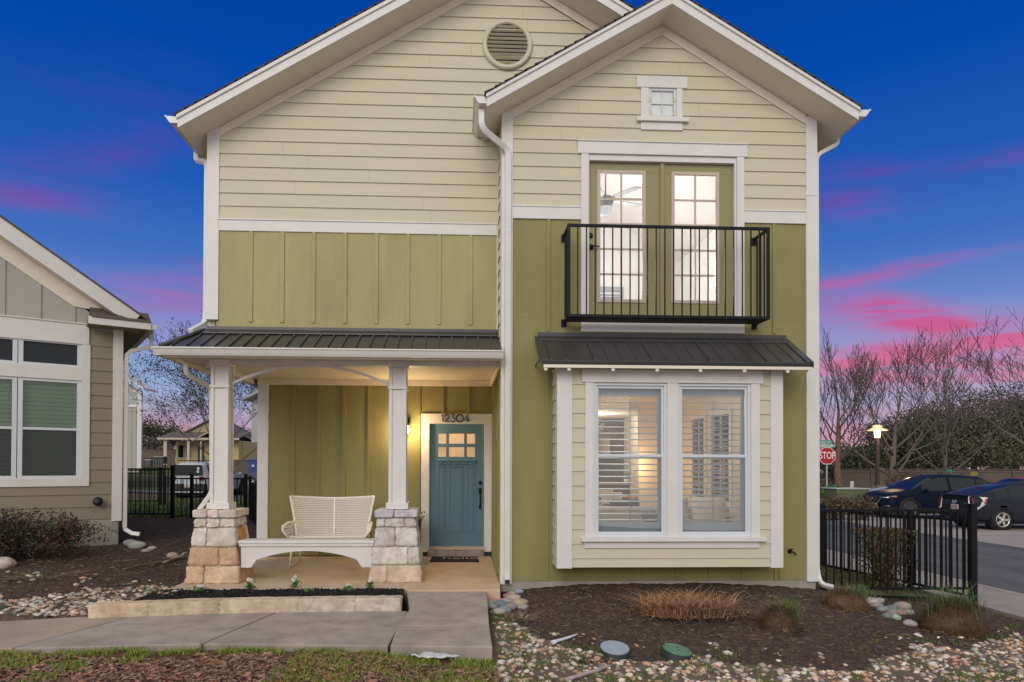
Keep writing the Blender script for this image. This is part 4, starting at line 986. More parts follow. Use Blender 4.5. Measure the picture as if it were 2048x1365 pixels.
# ---- limestone edging blocks
bxs = [189, 309, 442, 597, 709.5, 801]; ed = ['worn limestone edging block at the left end of the flower bed', 'limestone edging block second from the left end of the bed', 'long cracked middle limestone block of the flower bed edging', 'limestone edging block second from the right end of the bed', 'limestone edging block at the right end beside the front walk']
for i in range(5):
    m_ = MB(); x0 = P(bxs[i], 1215, -1.30 if i == 0 else -1.18)[0]; x1 = P(bxs[i+1], 1215, -1.18)[0]
    yL = np.interp(x0, [-3.9, -2.4, -.5], [-1.43, -1.20, -1.14]); yR = np.interp(x1, [-3.9, -2.4, -.5], [-1.43, -1.20, -1.14])
    stone_block(m_, 0, x1-x0+.001, 0, .19, -.13, .025, [(.60, .48, .34), (.52, .41, .30), (.58, .47, .35), (.56, .46, .37), (.58, .49, .40)][i], 3+i*4, .008, 14, .25)
    m_.v = [(v[0]+x0, v[1]+yL+(yR-yL)*v[0]/(x1-x0), v[2]) for v in m_.v]
    o = m_.build('edging_stone', MT['limestone']); tag(o, ed[i], 'edging stone', 'limestone blocks edging the flower bed')

# ---- stones, gravel, mulch, blades (things nobody could count)
def scatter_blobs(name, pts, sizes, cols, mt, sub=1, flat=.6, sink=.3):
    V, Fc = ICO[sub]; V = np.array(V); Fc = np.array(Fc); n = len(pts)
    r = np.random.default_rng(len(pts)); ang = r.random(n)*6.28
    S = np.stack([sizes*(.8+.5*r.random(n)), sizes*(.6+.35*r.random(n)), sizes*flat*(.6+.4*r.random(n))], 1)
    W = V[None]*S[:, None]; jit = 1+.22*(r.random((n, len(V), 1))-.5); W = W*jit
    c, s_ = np.cos(ang)[:, None], np.sin(ang)[:, None]
    X = W[..., 0]*c-W[..., 1]*s_; Y = W[..., 0]*s_+W[..., 1]*c
    tl = (r.random((n, 1))-.5)*.7; Z = W[..., 2]*np.cos(tl)+X*np.sin(tl)
    out = np.stack([X+pts[:, :1], Y+pts[:, 1:2], Z+pts[:, 2:3]+(sizes*flat*(.5-sink))[:, None]], 2).reshape(-1, 3)
    Ff = (Fc[None]+(np.arange(n)*len(V))[:, None, None]).reshape(-1, 3)
    return np_mesh(name, out, Ff, np.repeat(cols, len(Fc), 0), mt, smooth=True)
pal = np.array([(.62, .47, .35), (.70, .58, .46), (.50, .29, .18), (.60, .54, .46), (.42, .24, .14), (.74, .66, .55), (.34, .27, .22), (.56, .36, .22), (.30, .27, .25), (.66, .50, .38)])
def pick(n, p=pal): return p[rng.integers(0, len(p), n)]*(.72+.5*rng.random((n, 1)))
N_ = 11500; x = rng.uniform(.3, 8.6, N_); y = rng.uniform(-4.6, .4, N_)
g_, s_, rL, yw2, a1, a2 = masks(x, y)
yb0 = np.interp(x, gbx, gby)
dens = np.clip(1.05-np.abs(y+2.9)*.12, .25, 1)*np.where(vnoise(x, y, 2.2, 77) > .30, 1, .35)
keep = g_ & (rng.random(N_) < dens)
keep |= (x > .36) & (x < 9) & (y < yb0+.5) & (rng.random(N_) < .05) & (y < -.6)
keep &= ~((x < .42) & (y > -2.76)) & ~((x > 7.35) & (y > -6))
x, y = x[keep], y[keep]; z = Hn(x, y); sz = .015+.034*rng.random(len(x))**2.0
o = scatter_blobs('gravel', np.stack([x, y, z], 1), sz, pick(len(x)), MT['stonea']); tag(o, 'mixed pink and cream pebbles spread over the front of the yard', 'gravel', kind='stuff')
N_ = 2600; x = rng.uniform(-7.2, -3.25, N_); y = rng.uniform(-1.65, .5, N_); k = masks(x, y)[2] | ((rng.random(N_) < .05) & (y > -1.4))
k &= ~((x > -3.95) & (y < -.9)) & (y > -1.45+.02*(x+4))
x, y = x[k], y[k]; z = Hn(x, y); sz = .022+.032*rng.random(len(x))**1.5
greyp = np.vstack([pal, [(.45, .42, .40), (.40, .34, .30), (.5, .44, .38)]])
o = scatter_blobs('gravel', np.stack([x, y, z], 1), sz, pick(len(x), greyp)*.85, MT['stonea'], 1, .5); tag(o, 'grey and tan river gravel between the left stone pier and the sidewalk', 'gravel', kind='stuff')
# soil clods / pale grit on the dark beds
N_ = 16000; x = rng.uniform(-7.2, 7.3, N_); y = rng.uniform(-3.2, 3.5, N_); g_, s_, rL, yw2, a1, a2 = masks(x, y)
k = ~g_ & ~s_ & ~((x > -3.7) & (x < .40) & (y > -2.75)) & ~((x > .5) & (x < 4.95) & (y > -.02)) & ~((x < .38) & (y < -1.3))
x, y = x[k], y[k]; z = Hn(x, y); cc = np.where(rng.random((len(x), 1)) < .035, np.array([[.36, .29, .23]]), np.array([[.078, .053, .040]])*(.6+1.0*rng.random((len(x), 1))))
sz = np.where(cc[:, 0] > .2, .008, .008+.014*rng.random(len(x)))
o = scatter_blobs('soil_crumbs', np.stack([x, y, z], 1), sz, cc, MT['attr'], 1, .7); tag(o, 'dark soil crumbs with pale grit on the planting beds', 'soil', kind='stuff')
def chips(name, x, y, z, L0, W0, cols, label, cat, up=.25):
    n = len(x); r = rng; a = r.random(n)*6.28; L_ = L0*(.5+r.random(n)); W_ = W0*(.6+.8*r.random(n))
    dx, dy = np.cos(a), np.sin(a); t = (r.random(n)-.3)*up
    p = np.stack([x, y, z+.004+.012*r.random(n)], 1); e = np.stack([dx*L_/2, dy*L_/2, t*L_], 1); f = np.stack([-dy*W_/2, dx*W_/2, (r.random(n)-.5)*W_*.9], 1); h = np.array([[0, 0, .004]])
    V = np.stack([p-e-f, p+e-f, p+e+f, p-e+f, p-e-f+h, p+e-f+h, p+e+f+h, p-e+f+h], 1).reshape(-1, 3)
    b = (np.arange(n)*8)[:, None]; Fq = np.concatenate([b+np.array([[4, 5, 6, 7]]), b+np.array([[0, 1, 5, 4]]), b+np.array([[1, 2, 6, 5]]), b+np.array([[2, 3, 7, 6]]), b+np.array([[3, 0, 4, 7]])])
    o = np_mesh(name, V, Fq, np.tile(cols, (5, 1)), MT['attr']); return tag(o, label, cat, kind='stuff')
N_ = 15000; x = rng.uniform(-5.2, 1.4, N_); y = rng.uniform(-4.4, -2.6, N_); s_ = masks(x, y)[1] & (y < -2.72)
mk = (fbm(x, y, 1.6, 55)+(-y-2.9)*.45) > .42; s_ &= mk; x, y = x[s_], y[s_]
cc = np.array([(.30, .15, .085), (.20, .10, .06), (.36, .21, .13), (.12, .07, .045), (.26, .17, .12)])[rng.integers(0, 5, len(x))]*(.6+.7*rng.random((len(x), 1)))
chips('mulch', x, y, Hn(x, y), .05, .013, cc, 'reddish brown wood chip mulch in front of the sidewalk', 'mulch')
N_ = 9000; x = rng.uniform(-3.65, -.55, N_); y = rng.uniform(-1.25, -.52, N_); k = (y > np.interp(x, [-3.7, -2.4, -.5], [-1.2, -1.02, -.97])) & (x > -3.6+.0*y) & (x < -.63)
x, y = x[k], y[k]; chips('mulch', x, y, Hn(x, y), .035, .012, np.tile([[.014, .011, .011]], (len(x), 1))*(.6+1.2*rng.random((len(x), 1))), 'fresh black mulch in the narrow bed before the porch', 'mulch', .8)
def blades(name, x, y, z, h, wd, cols, label, cat, lean=.5, kind='stuff', segs=2, parent=None, dirv=None):
    n = len(x); r = rng; a = r.random(n)*6.28; hh = h*(.5+.8*r.random(n)) if np.isscalar(h) else h; ln = lean*hh*(.3+r.random(n))
    if dirv is not None: dx, dy = dirv
    else: dx, dy = np.cos(a), np.sin(a)
    px_, py_ = -dy*wd/2, dx*wd/2; p = np.stack([x, y, z], 1)
    rows = []
    for t, wv in ((0, 1.), (.5, .8), (1., .12)):
        q = p+np.stack([dx*ln*t*t, dy*ln*t*t, hh*t*(1-.25*t*lean)], 1); s = np.stack([px_*wv, py_*wv, 0*px_], 1); rows += [q-s, q+s]
    V = np.stack(rows, 1).reshape(-1, 3); b = (np.arange(n)*6)[:, None]
    Fq = np.concatenate([b+np.array([[0, 1, 3, 2]]), b+np.array([[2, 3, 5, 4]])])
    o = np_mesh(name, V, Fq, np.tile(cols, (2, 1)), MT['leaf'], parent)
    return tag(o, label, cat, kind=kind) if label else o
def grasscol(n, a=(.10, .15, .03), b=(.22, .22, .06)):
    t = rng.random((n, 1)); return (np.array(a)*(1-t)+np.array(b)*t)*(.7+.6*rng.random((n, 1)))
# front strip turf: dense at the far left, patchy along the walk edge
N_ = 60000; x = rng.uniform(-5.5, .5, N_); y = rng.uniform(-4.2, -2.5, N_); s_ = masks(x, y)[1]
edge = np.interp(x, [-5.5, -3.6, -2, .4], [1.3, .6, .18, .16]); d_ = -y-2.62
k = s_ & (y < np.interp(x, [-7, -4.1, -2.35, -.6, .36], [-2.66, -2.65, -2.54, -2.67, -2.73])) & ((d_ < edge*(.3+1.5*fbm(x, y, 2.4, 61))) & (fbm(x, y, 4, 66) > np.interp(x, [-5.5, -3.4, .4], [.2, .44, .47])) | ((x > -.45) & (fbm(x, y, 2.4, 71) > .56)) | ((fbm(x, y, 1.5, 73) > .62) & (rng.random(N_) < .5)))
x, y = x[k], y[k]; blades('grass', x, y, Hn(x, y), .045, .006, grasscol(len(x), (.11, .19, .025), (.32, .34, .06)), 'short turf along the near edge of the sidewalk', 'grass', .8)
N_ = 60000; x = rng.uniform(.4, 8, N_); y = rng.uniform(-4.4, 0, N_); g_ = masks(x, y)[0]; yb0 = np.interp(x, gbx, gby)
k = (((fbm(x, y, 2.6, 81) > .54) & g_) | ((fbm(x, y, 3.2, 85) > .60) & (y < yb0+.35))) & ~((x > 7.35) & (y > -6)) & ~((x < .40) & (y > -2.76))
x, y = x[k], y[k]; blades('grass', x, y, Hn(x, y), .04, .006, grasscol(len(x), (.07, .13, .02), (.20, .22, .05)), 'weedy green grass tufts growing through the pebbles', 'grass', .9)
N_ = 26000; x = rng.uniform(-7, -3.2, N_); y = rng.uniform(-1.6, 1.8, N_); k = ((fbm(x, y, 2.1, 91) > .60) & masks(x, y)[2]) | ((x > -4.6) & (x < -3.55) & (y > .1) & (y < 1.6) & (fbm(x, y, 2, 95) > .42))
k &= y > -1.45; x, y = x[k], y[k]; blades('grass', x, y, Hn(x, y), .045, .006, grasscol(len(x), (.06, .11, .02), (.16, .18, .05)), 'grass patches among the river gravel beside the porch', 'grass', .9)
N_ = 60000; x = rng.uniform(-13, -3.5, N_); y = rng.uniform(7.4, 24, N_); k = (fbm(x, y, .5, 23) > .38); x, y = x[k], y[k]
blades('grass', x, y, Hn(x, y), .06, .025, grasscol(len(x), (.07, .13, .02), (.15, .17, .05)), 'back lawn behind the iron fence on the left', 'grass', .7)
N_ = 22000; x = rng.uniform(4.9, 7.35, N_); y = rng.uniform(.1, 9, N_); k = (fbm(x, y, 1.6, 29) > .45); x, y = x[k], y[k]
blades('grass', x, y, Hn(x, y), .06, .012, np.where(rng.random((len(x), 1)) < .55, np.array([[.17, .12, .06]]), np.array([[.09, .12, .03]]))*(.6+.7*rng.random((len(x), 1))), 'thin brown and green turf inside the right fence', 'grass', .9)
# rounded river stones one can count
def stones(specs, grp, where):
    for i, (px, py, zc_, r_, c, d) in enumerate(specs):
        gx, gy = Gt(px, py); m = MB(); m.col = c; m.blob((gx, gy, float(H0(gx, gy))+r_*.28), (r_*1.15, r_*.9, r_*.62), 0, 3, .22, 1.1, i*1.7)
        o = m.build('river_stone', MT['stonea'], recalc=False); tag(o, d+' '+where, 'stone', grp)
pk_, gr_c, bl_, tn_, dk_ = (.34, .19, .155), (.24, .24, .235), (.15, .18, .21), (.38, .28, .20), (.10, .095, .10)
W_ = 'in the pile beside the front walk'
stones([(983, 1191, -.08, .085, (.33, .22, .18), 'brown rounded river stone nearest the porch edge'), (1003, 1204, -.08, .05, tn_, 'small tan river stone near the top'),
 (1017, 1196, -.06, .07, (.30, .19, .16), 'flat red brown river stone'), (1024, 1190, -.06, .05, (.42, .34, .27), 'small cream river stone'), (1013, 1206, -.08, .065, pk_, 'dusky rose river stone'),
 (979, 1202, -.1, .065, (.36, .28, .22), 'tan river stone touching the walk'), (991, 1208, -.1, .075, (.40, .20, .18), 'pink river stone'), (1014, 1207, -.1, .075, (.30, .27, .25), 'warm grey river stone'),
 (1028, 1199, -.08, .075, (.42, .34, .26), 'upright sandy river stone'), (1001, 1213, -.11, .085, bl_, 'large blue grey river stone'), (983, 1217, -.12, .07, (.22, .26, .26), 'greenish grey river stone'),
 (1040, 1210, -.1, .085, (.40, .30, .21), 'long tan river stone'), (1022, 1217, -.12, .07, (.26, .22, .21), 'dull brown river stone'), (1009, 1223, -.13, .075, (.21, .23, .25), 'flat slate river stone'),
 (1037, 1186, -.05, .055, (.30, .33, .38), 'pale blue river stone against the soil'), (1022, 1188, -.05, .05, (.16, .19, .2), 'dark teal river stone under the wall'), (998, 1227, -.15, .07, (.34, .32, .28), 'light grey river stone at the low end'),
 (979, 1210, -.12, .06, (.34, .26, .21), 'brown river stone low by the walk'), (1046, 1217, -.12, .06, (.33, .26, .22), 'flat brown river stone at the right tip')], 'river stones beside the front walk', W_)
W_ = 'in the group below the iron fence'
stones([(1741, 1208, -.38, .10, (.46, .38, .34), 'large pale pink river stone'), (1752, 1215, -.38, .07, (.30, .28, .27), 'grey river stone'), (1764, 1222, -.40, .075, gr_c, 'round mid grey river stone'),
 (1785, 1221, -.38, .08, (.16, .20, .20), 'dark green grey river stone'), (1804, 1218, -.37, .10, (.38, .29, .26), 'wide rose river stone'), (1800, 1230, -.42, .08, (.33, .24, .21), 'red brown river stone'),
 (1785, 1228, -.42, .07, (.29, .22, .21), 'dusky brown river stone'), (1776, 1236, -.44, .07, (.20, .2, .2), 'charcoal river stone'), (1818, 1228, -.4, .06, (.4, .36, .33), 'small cream river stone'),
 (1789, 1238, -.45, .07, (.36, .42, .32), 'pale green river stone'), (1820, 1251, -.47, .075, (.36, .32, .30), 'lone grey beige river stone'), (1757, 1205, -.36, .07, (.33, .3, .28), 'stone grey river stone at the top')], 'river stones below the right fence', W_)
W_ = 'on the dark soil near the left downspout'
stones([(262, 1090, .12, .11, (.30, .29, .28), 'flat grey river stone'), (273, 1095, .12, .13, (.42, .40, .38), 'long pale river stone'), (293, 1103, .1, .07, (.34, .29, .27), 'rose grey river stone'),
 (304, 1098, .1, .07, (.42, .38, .35), 'small pale river stone'), (4, 1135, .0, .16, (.50, .42, .36), 'cream boulder at the left edge'), (345, 1110, .05, .08, (.36, .27, .21), 'tan river stone by the branch')], 'stones on the left bed', W_)
# valve boxes
def vbox(px, py, zg, r, tilt, topc, lab, holes):
    x, y = Gt(px, py); z = float(H0(x, y))
    t = thing('valve_box', lab, 'valve box', (x, y, z-.025)); t.rotation_euler = tilt
    OFF[t.name] = Vector((0, 0, 0))
    m = MB(); m.lathe([(r*.96, -.12), (r*1.05, .0), (r*1.02, .085), (r*.9, .09)], n=36); m.build('body', mat('dark valve box rim', (.014, .02, .018), .6), t)
    m = MB(); m.lathe([(0, .088), (r*.98, .088), (r*.985, .100), (r*.96, .105), (0, .106)], n=40, smooth=False); m.build('lid', mat('lid '+lab[:5], topc, .6, .12, 16, .25, 140), t)
    m = MB()
    for a, b in holes: m.lathe([(0, .1055), (.012, .1055), (.012, .108), (0, .108)], (a*r, b*r, 0), 10, smooth=False)
    if holes: m.build('lid_hole', MT['blackpl'], t)
vbox(1228, 1309, -.32, .142, (.20, .03, 0), (.29, .35, .41), 'round pale blue grey irrigation box lid in the gravel', [])
vbox(1350, 1313, -.33, .142, (.16, .14, .2), (.10, .22, .14), 'round green irrigation box lid tilted in the gravel', [(-.75, .5), (.1, .15), (-.05, -.25), (.8, -.25)])
# white plastic scrap and stick and a crumpled cloth at the walk
def stick(px0, py0, px1, py1, z0, r, c, lab, cat, name, n=7, wig=.02):
    a, b = Vector((*Gt(px0, py0), 0)), Vector((*Gt(px1, py1), 0)); pts = []; rs = []
    for i in range(n):
        t = i/(n-1); p = a.lerp(b, t); p += Vector((random.uniform(-wig, wig), random.uniform(-wig, wig), 0)); p.z = float(H0(p.x, p.y))+r+.012; pts.append(p); rs.append(r*(1-.6*t)*(.8+.4*random.random()))
    m = MB(); m.tube(pts, rs, 7, 0); m.col = c; o = m.build(name, mat(lab[:18], c, .85, .3, 20, .5, 60)); tag(o, lab, cat)
stick(1104, 1293, 1156, 1275, -.31, .022, (.62, .62, .64), 'pale pointed wood splinter lying on the pebbles', 'splinter', 'wood_splinter', 6, .004)
stick(1130, 1368, 1225, 1338, -.36, .022, (.42, .34, .30), 'mottled grey branch at the bottom edge of the pebbles', 'branch', 'fallen_branch', 7, .015)
stick(380, 1108, 250, 1143, .0, .020, (.16, .115, .085), 'long brown root like branch left of the stone pier', 'branch', 'fallen_branch', 10, .035)
stick(372, 1105, 330, 1128, .03, .022, (.40, .40, .40), 'short bleached grey branch touching the left stone pier', 'branch', 'fallen_branch', 7, .03)
m_ = MB(); V_ = []; nn = 14
for i in range(nn+1):
    for j in range(6):
        t = i/nn; x = G(826, 1300, -.2)[0]+t*(G(935, 1310, -.2)[0]-G(826, 1300, -.2)[0]); y = -2.74-.12*j/5*math.sin(math.pi*min(1, t+.15))-.03*t
        V_.append((x, y, float(H0(x, y))+.02+.035*noise.noise(Vector((x*14, y*18, 2)))+.02*math.sin(t*3.1)))
m_.add(V_, [(i*6+j, (i+1)*6+j, (i+1)*6+j+1, i*6+j+1) for i in range(nn) for j in range(5)], 0, True)
o = m_.build('plastic_sheet', mat('dirty white sheet', (.55, .54, .55), .6, .3, 14)); o.modifiers.new('s', 'SOLIDIFY').thickness = .006; tag(o, 'crumpled dirty white plastic scrap by the corner of the walk', 'plastic scrap')
# ================================================================ TAN HOUSE ON THE LEFT
NB = thing('neighbour_house', 'tan sided house at the left edge with big white framed windows', 'house', (-5.625, 2.77, 0), world=False)
ang = math.radians(58); dn = Vector((math.sin(ang), math.cos(ang), 0)); nn_ = Vector((math.cos(ang), -math.sin(ang), 0))
NB.rotation_euler = (0, 0, math.radians(90-58))          # local +x runs along the front wall to its right end, local -y faces out
OFF[NB.name] = Vector((0, 0, 0))
NBF = lambda u, z, d: (u, -d, z)
ntr, nsf = MT['trim'], MT['soffit']
m = MB(); lap(m, NBF, .632, 3.76, .205, -9, -.15, [(-4.0, -.48, 1.18, 3.79)], start=.632)
m.build('lap_siding', MT['tan'], NB)
m = MB(); panel(m, NBF, -9, -.02, .60, 3.80, [(-3.2, -.60, 1.30, 3.52)], -.06, -.0)
m.prism([(-9, 3.8), (-.5, 3.8), (-.5, 4.05), (-4.2, 6.6), (-9, 6.6)], 'y', .0, .06); m.box(-.06, -.0, .07, 9, .6, 3.8)
m.build('wall', MT['greybat'], NB)
m = MB()
for u in (-2.14, -1.66, -1.19, -.72, -2.62, -3.1): m.box(u-.022, u+.022, -.016, -.001, 3.83, 4.62+(-.72-u)*.62 if u < -.73 else 4.12)
m.build('batten', MT['greybat'], NB)
m = MB(); m.box(-.150, .0, -.028, .12, .59, 3.80); m.build('corner_board', ntr, NB, bevel=.004)
m = MB(); m.box(-9, -.50, -.034, -.001, 3.505, 3.83); m.box(-9, -.50, -.05, -.001, 3.83, 3.85); m.build('trim_band', ntr, NB, bevel=.003)
m = MB(); m.box(-.60, -.48, -.032, .0, 1.182, 3.503); m.box(-9, -.60, -.032, .0, 1.182, 1.315)
m.box(-9, -.60, -.03, .0, 2.905, 3.12); m.build('window_trim', ntr, NB, bevel=.004)
for k, (u0, u1) in enumerate(((-1.46, -.60), (-2.33, -1.47), (-3.20, -2.34))):
    for nm, z0, z1 in (('transom_window', 3.115, 3.53), ('sash_window', 1.315, 2.905)):
        w_ = MB()
        for a, b, c, d in ((u0, u0+.065, z0, z1), (u1-.065, u1, z0, z1), (u0+.065, u1-.065, z1-.045, z1), (u0+.065, u1-.065, z0, z0+.04)): bx(w_, NBF, a, b, c, d, -.05, .010)
        if nm == 'sash_window': bx(w_, NBF, u0+.065, u1-.065, 2.085, 2.125, -.04, .004)
        Wn = w_.build(nm, MT['vinyl'], NB, bevel=.003)
        q = MB()
        if nm == 'transom_window': bx(q, NBF, u0+.065, u1-.065, z0+.04, z1-.045, -.045, -.04); q.build('pane', MT['dglass'], Wn)
        else:
            bx(q, NBF, u0+.065, u1-.065, z0+.04, 2.085, -.045, -.04); q.build('pane', glass('screened glass', (.50, .54, .54), base=.03), Wn); q = MB(); bx(q, NBF, u0+.065, u1-.065, 2.125, z1-.045, -.03, -.025); q.build('pane', glass('neighbour glass', (.84, .88, .86), base=.03), Wn)
            q = MB(); zz = z0+.03
            while zz < z1-.03: q.obox(((u0+u1)/2, .085, zz), ((u1-u0)/2-.02, 0, 0), (0, .016, -.029), (0, .002, .001)); zz += .068
            q.build('blind', mat('sage blind', (.46, .58, .42), .7), Wn)
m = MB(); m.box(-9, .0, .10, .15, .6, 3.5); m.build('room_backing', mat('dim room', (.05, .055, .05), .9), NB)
m = MB(); m.box(-9, -.045, -.0, .3, -.4, .605); m.box(-.3, -.0455, .3, 9, -.4, .6); m.build('foundation', MT['found'], NB, bevel=.006)
# gable rake, eave return, side eave with gutter
rk = lambda u: 4.03+(.234-u)*.652
m = MB(); m.prism([(-4.3, rk(-4.3)-.30), (-.16, rk(-.16)-.28), (.13, rk(.13)-.16), (.20, rk(.2)-.04), (.20, rk(.2)-.02), (-4.3, rk(-4.3)-.02)], 'y', -.33, -.30); m.build('fascia', ntr, NB, bevel=.003)
m = MB(); m.prism([(-4.3, rk(-4.3)-.27), (.0, rk(.0)-.27), (.0, rk(.0)-.20), (-4.3, rk(-4.3)-.20)], 'y', -.30, 0.0); m.build('soffit', nsf, NB)
m = MB(); m.prism([(-4.3, rk(-4.3)-.52), (-.74, 4.12), (-.60, 4.10), (-.28, 4.10), (-.60, 4.30), (-4.3, rk(-4.3)-.26)], 'y', -.022, -.001); m.build('frieze_board', nsf, NB, bevel=.003)
m = MB(); m.prism([(.36, 3.93), (-4.3, 3.93+4.66*.652), (-8.9, 3.93), (-8.9, 3.96), (-4.3, 3.96+4.66*.652), (.36, 3.96)], 'y', -.35, 9.2)
m.prism([(-.38, 3.928), (-.02, 4.07), (.0, 4.07), (.0, 3.928)], 'x', -.50, .372)
m.add([(-.50, -.40, 3.925), (.372, -.40, 3.925), (.372, -.0, 4.14), (-.50, -.0, 4.14), (-.5, -.4, 3.905), (.372, -.4, 3.905), (.372, 0, 3.905), (-.5, 0, 3.905)], [(0, 1, 2, 3), (4, 5, 1, 0), (1, 5, 6, 2), (4, 0, 3, 7)])
m.build('shingle_roof', MT['shingle2'], NB)
m = MB(); m.box(-.54, .366, -.385, -.36, 3.795, 3.92); m.box(.34, .365, -.36, 9.2, 3.795, 3.925); m.build('fascia', ntr, NB, bevel=.003)
m = MB(); m.box(-.54, .34, -.36, .0, 3.80, 3.815); m.box(.0, .34, .0, 9.2, 3.80, 3.815); m.box(-.545, -.54, -.36, 0, 3.80, 3.9); m.build('soffit', MT['tan'], NB)
m = MB(); m.prism([(.367-p[0], 3.80+p[1]) for p in gp], 'y', -.36, 9.2); m.build('gutter', MT['gut'], NB, bevel=.002)
q = MB(); pp = [(.43, -.02, 3.80), (.43, -.02, 3.62), (.40, -.0, 3.56), (.12, .02, 3.47), (.06, .02, 3.40), (.05, .02, 3.3), (.05, .02, .52), (.06, .02, .44), (.16, -.04, .37), (.27, -.10, .355)]
q.tube(pp, .034, 4, sq=(.034, .026)); q.build('downspout', MT['gut'], NB, bevel=.006)
q = MB(); q.lathe([(0, .0), (.035, 0), (.05, -.02), (.075, -.08), (.075, -.105), (.0, -.115)], (-.36, 0, .93), 18, 0, 'y'); wl = q.build('wall_light', MT['blackpl'], NB)
q = MB(); q.lathe([(0, -.058), (.066, -.06), (.066, -.068), (0, -.07)], (-.36, 0, .93), 18, 0, 'y'); q.build('ring', MT['whitepl'], wl)

# ================================================================ IRON FENCES
def fence(name, pts, label, grp, h, zf, npk=.105, rails=(.06, 1.0), post=.03, pr=.0085, ptop=.06, group2=None, posts=None):
    a0 = pts[0]; t = thing(name, label, 'fence', (a0[0], a0[1], zf(a0[0], a0[1])), group=grp)
    for (x0, y0), (x1, y1) in zip(pts[:-1], pts[1:]):
        d = Vector((x1-x0, y1-y0, 0)); L_ = d.length; d.normalize(); nrm = Vector((-d.y, d.x, 0))
        z0, z1 = zf(x0, y0), zf(x1, y1)
        for r_ in rails:
            m = MB(); c = Vector(((x0+x1)/2, (y0+y1)/2, (z0+z1)/2+h*r_-.02)); m.obox(c, Vector((x1-x0, y1-y0, z1-z0))/2-d*.02, nrm*.014, (0, 0, .017))
            m.build('rail', MT['iron'], t)
        n = int(L_/npk)
        for k in range(1, n):
            s = k/n; x = x0+(x1-x0)*s; y = y0+(y1-y0)*s; z = z0+(z1-z0)*s
            q = MB(); q.obox((x, y, z+h*(rails[0]+rails[-1])/2-.02), d*pr, nrm*pr, (0, 0, h*(rails[-1]-rails[0])/2-.015)); q.build('picket', MT['iron'], t)
    for (x, y) in (posts or pts):
        z = zf(x, y); q = MB(); q.box(x-post, x+post, y-post, y+post, z-.35, z+h+ptop); q.box(x-post-.006, x+post+.006, y-post-.006, y+post+.006, z+h+ptop, z+h+ptop+.02); q.build('post', MT['iron'], t, bevel=.004)
    return t
# right: panel along the facade and the panel running back
fence('iron_fence', [(4.93, .09), (7.11, .11)], 'black iron fence panel running right from the house corner to the thick end post', 'iron fences right of the house', 1.14, lambda x, y: -.17, posts=[(7.11, .11)], post=.042, ptop=.05)
q = MB(); q.obox((6.05, .12, -.24), (.95, 0, -.035), (0, .012, 0), (0, 0, .014)); q.build('brace', MT['iron'], bpy.data.objects['iron_fence'])
fence('iron_fence', [(7.10, .16), (7.08, 1.35), (6.92, 3.62), (6.7, 9.0)], 'black iron fence running back beside the street behind the shrub', 'iron fences right of the house', 1.10, lambda x, y: -.28-.02*min(y, 4), posts=[(7.08, 1.35), (6.92, 3.62), (6.7, 9)], post=.038)
# left
zl_ = lambda x, y: float(H0(x, y))+.02
pA = A(215, 1028, 16); pB = A(345, 1032, 16); pC = A(491, 1038, 16); pD = A(520, 1048, 14.2)
fence('iron_fence', [pA[:2], pB[:2]], 'black iron fence beside the tan house ending at the tall post', 'iron fences left of the house', 1.12, lambda x, y: .33, post=.04, ptop=.05)
pB2 = (pB[0]+.10, pB[1])
fence('iron_fence', [pB2, A(383, 1040, 16)[:2], pC[:2]], 'lower black iron gate and fence in front of the white car', 'iron fences left of the house', 1.02, lambda x, y: .21, posts=[A(383, 1040, 16)[:2], pC[:2]], post=.034, ptop=.07)
fence('iron_fence', [(pC[0]+.08, pC[1]), pD[:2], (-3.4, 4.6)], 'short black iron fence between the gate post and the porch wall', 'iron fences left of the house', .98, lambda x, y: .16, posts=[(-3.45, 4.6)], post=.03)
qa = A(190, 994, 23); qb = A(321, 994, 23); qc = A(500, 997, 23)
fence('iron_fence', [qa[:2], qb[:2]], 'far black iron fence on the back lawn with a double post', 'iron fences left of the house', 1.10, lambda x, y: .25, post=.04, pr=.008)
fence('iron_fence', [(qb[0]+.14, qb[1]), qc[:2]], 'far black iron fence on the lawn right in front of the white car', 'iron fences left of the house', 1.0, lambda x, y: .08, post=.04, pr=.008)
m = A(210, 945, 42); n2_ = A(330, 945, 42)
fence('iron_fence', [m[:2], n2_[:2]], 'distant iron fence between the grey house and the yellow house', 'iron fences left of the house', 1.0, lambda x, y: .9, npk=.16, pr=.012)

# ================================================================ DISTANT BUILDINGS
def flip(name, x, y): return None
# yellow bungalow
zc = 68; bx0, by0, bz0 = A(330, 926, zc); s = zc/F
U = lambda px: A(px, 900, zc)[0]; Zp = lambda py: A(400, py, zc)[2]
YB = thing('yellow_bungalow', 'yellow bungalow with a front porch and gabled roof beyond the white car', 'house', (U(400), by0, bz0))
y_ = by0; ysd = mat('yellow siding', (.50, .40, .17), .8, .08, 3)
m = MB(); m.box(U(333), U(470), y_+2.2, y_+9, bz0-.5, Zp(880)); lap(m, lambda u, z, d: (u, y_+1.2-d, z), bz0, Zp(880), .2, U(399), U(468), start=bz0); m.box(U(399), U(468), y_+1.2, y_+2.3, bz0-.5, Zp(880)); m.build('wall', ysd, YB)
m = MB(); m.prism([(U(346), Zp(862)), (U(400), Zp(837)), (U(452), Zp(862))], 'y', y_+3.0, y_+3.1); m.build('gable', mat('tan shakes', (.36, .28, .17), .9, .35, 4, .4, 9), YB)
m = MB(); m.prism([(U(340), Zp(867)), (U(400), Zp(835.5)), (U(460), Zp(867)), (U(460), Zp(864.5)), (U(400), Zp(833)), (U(340), Zp(864.5))], 'y', y_+2.7, y_+9.4)
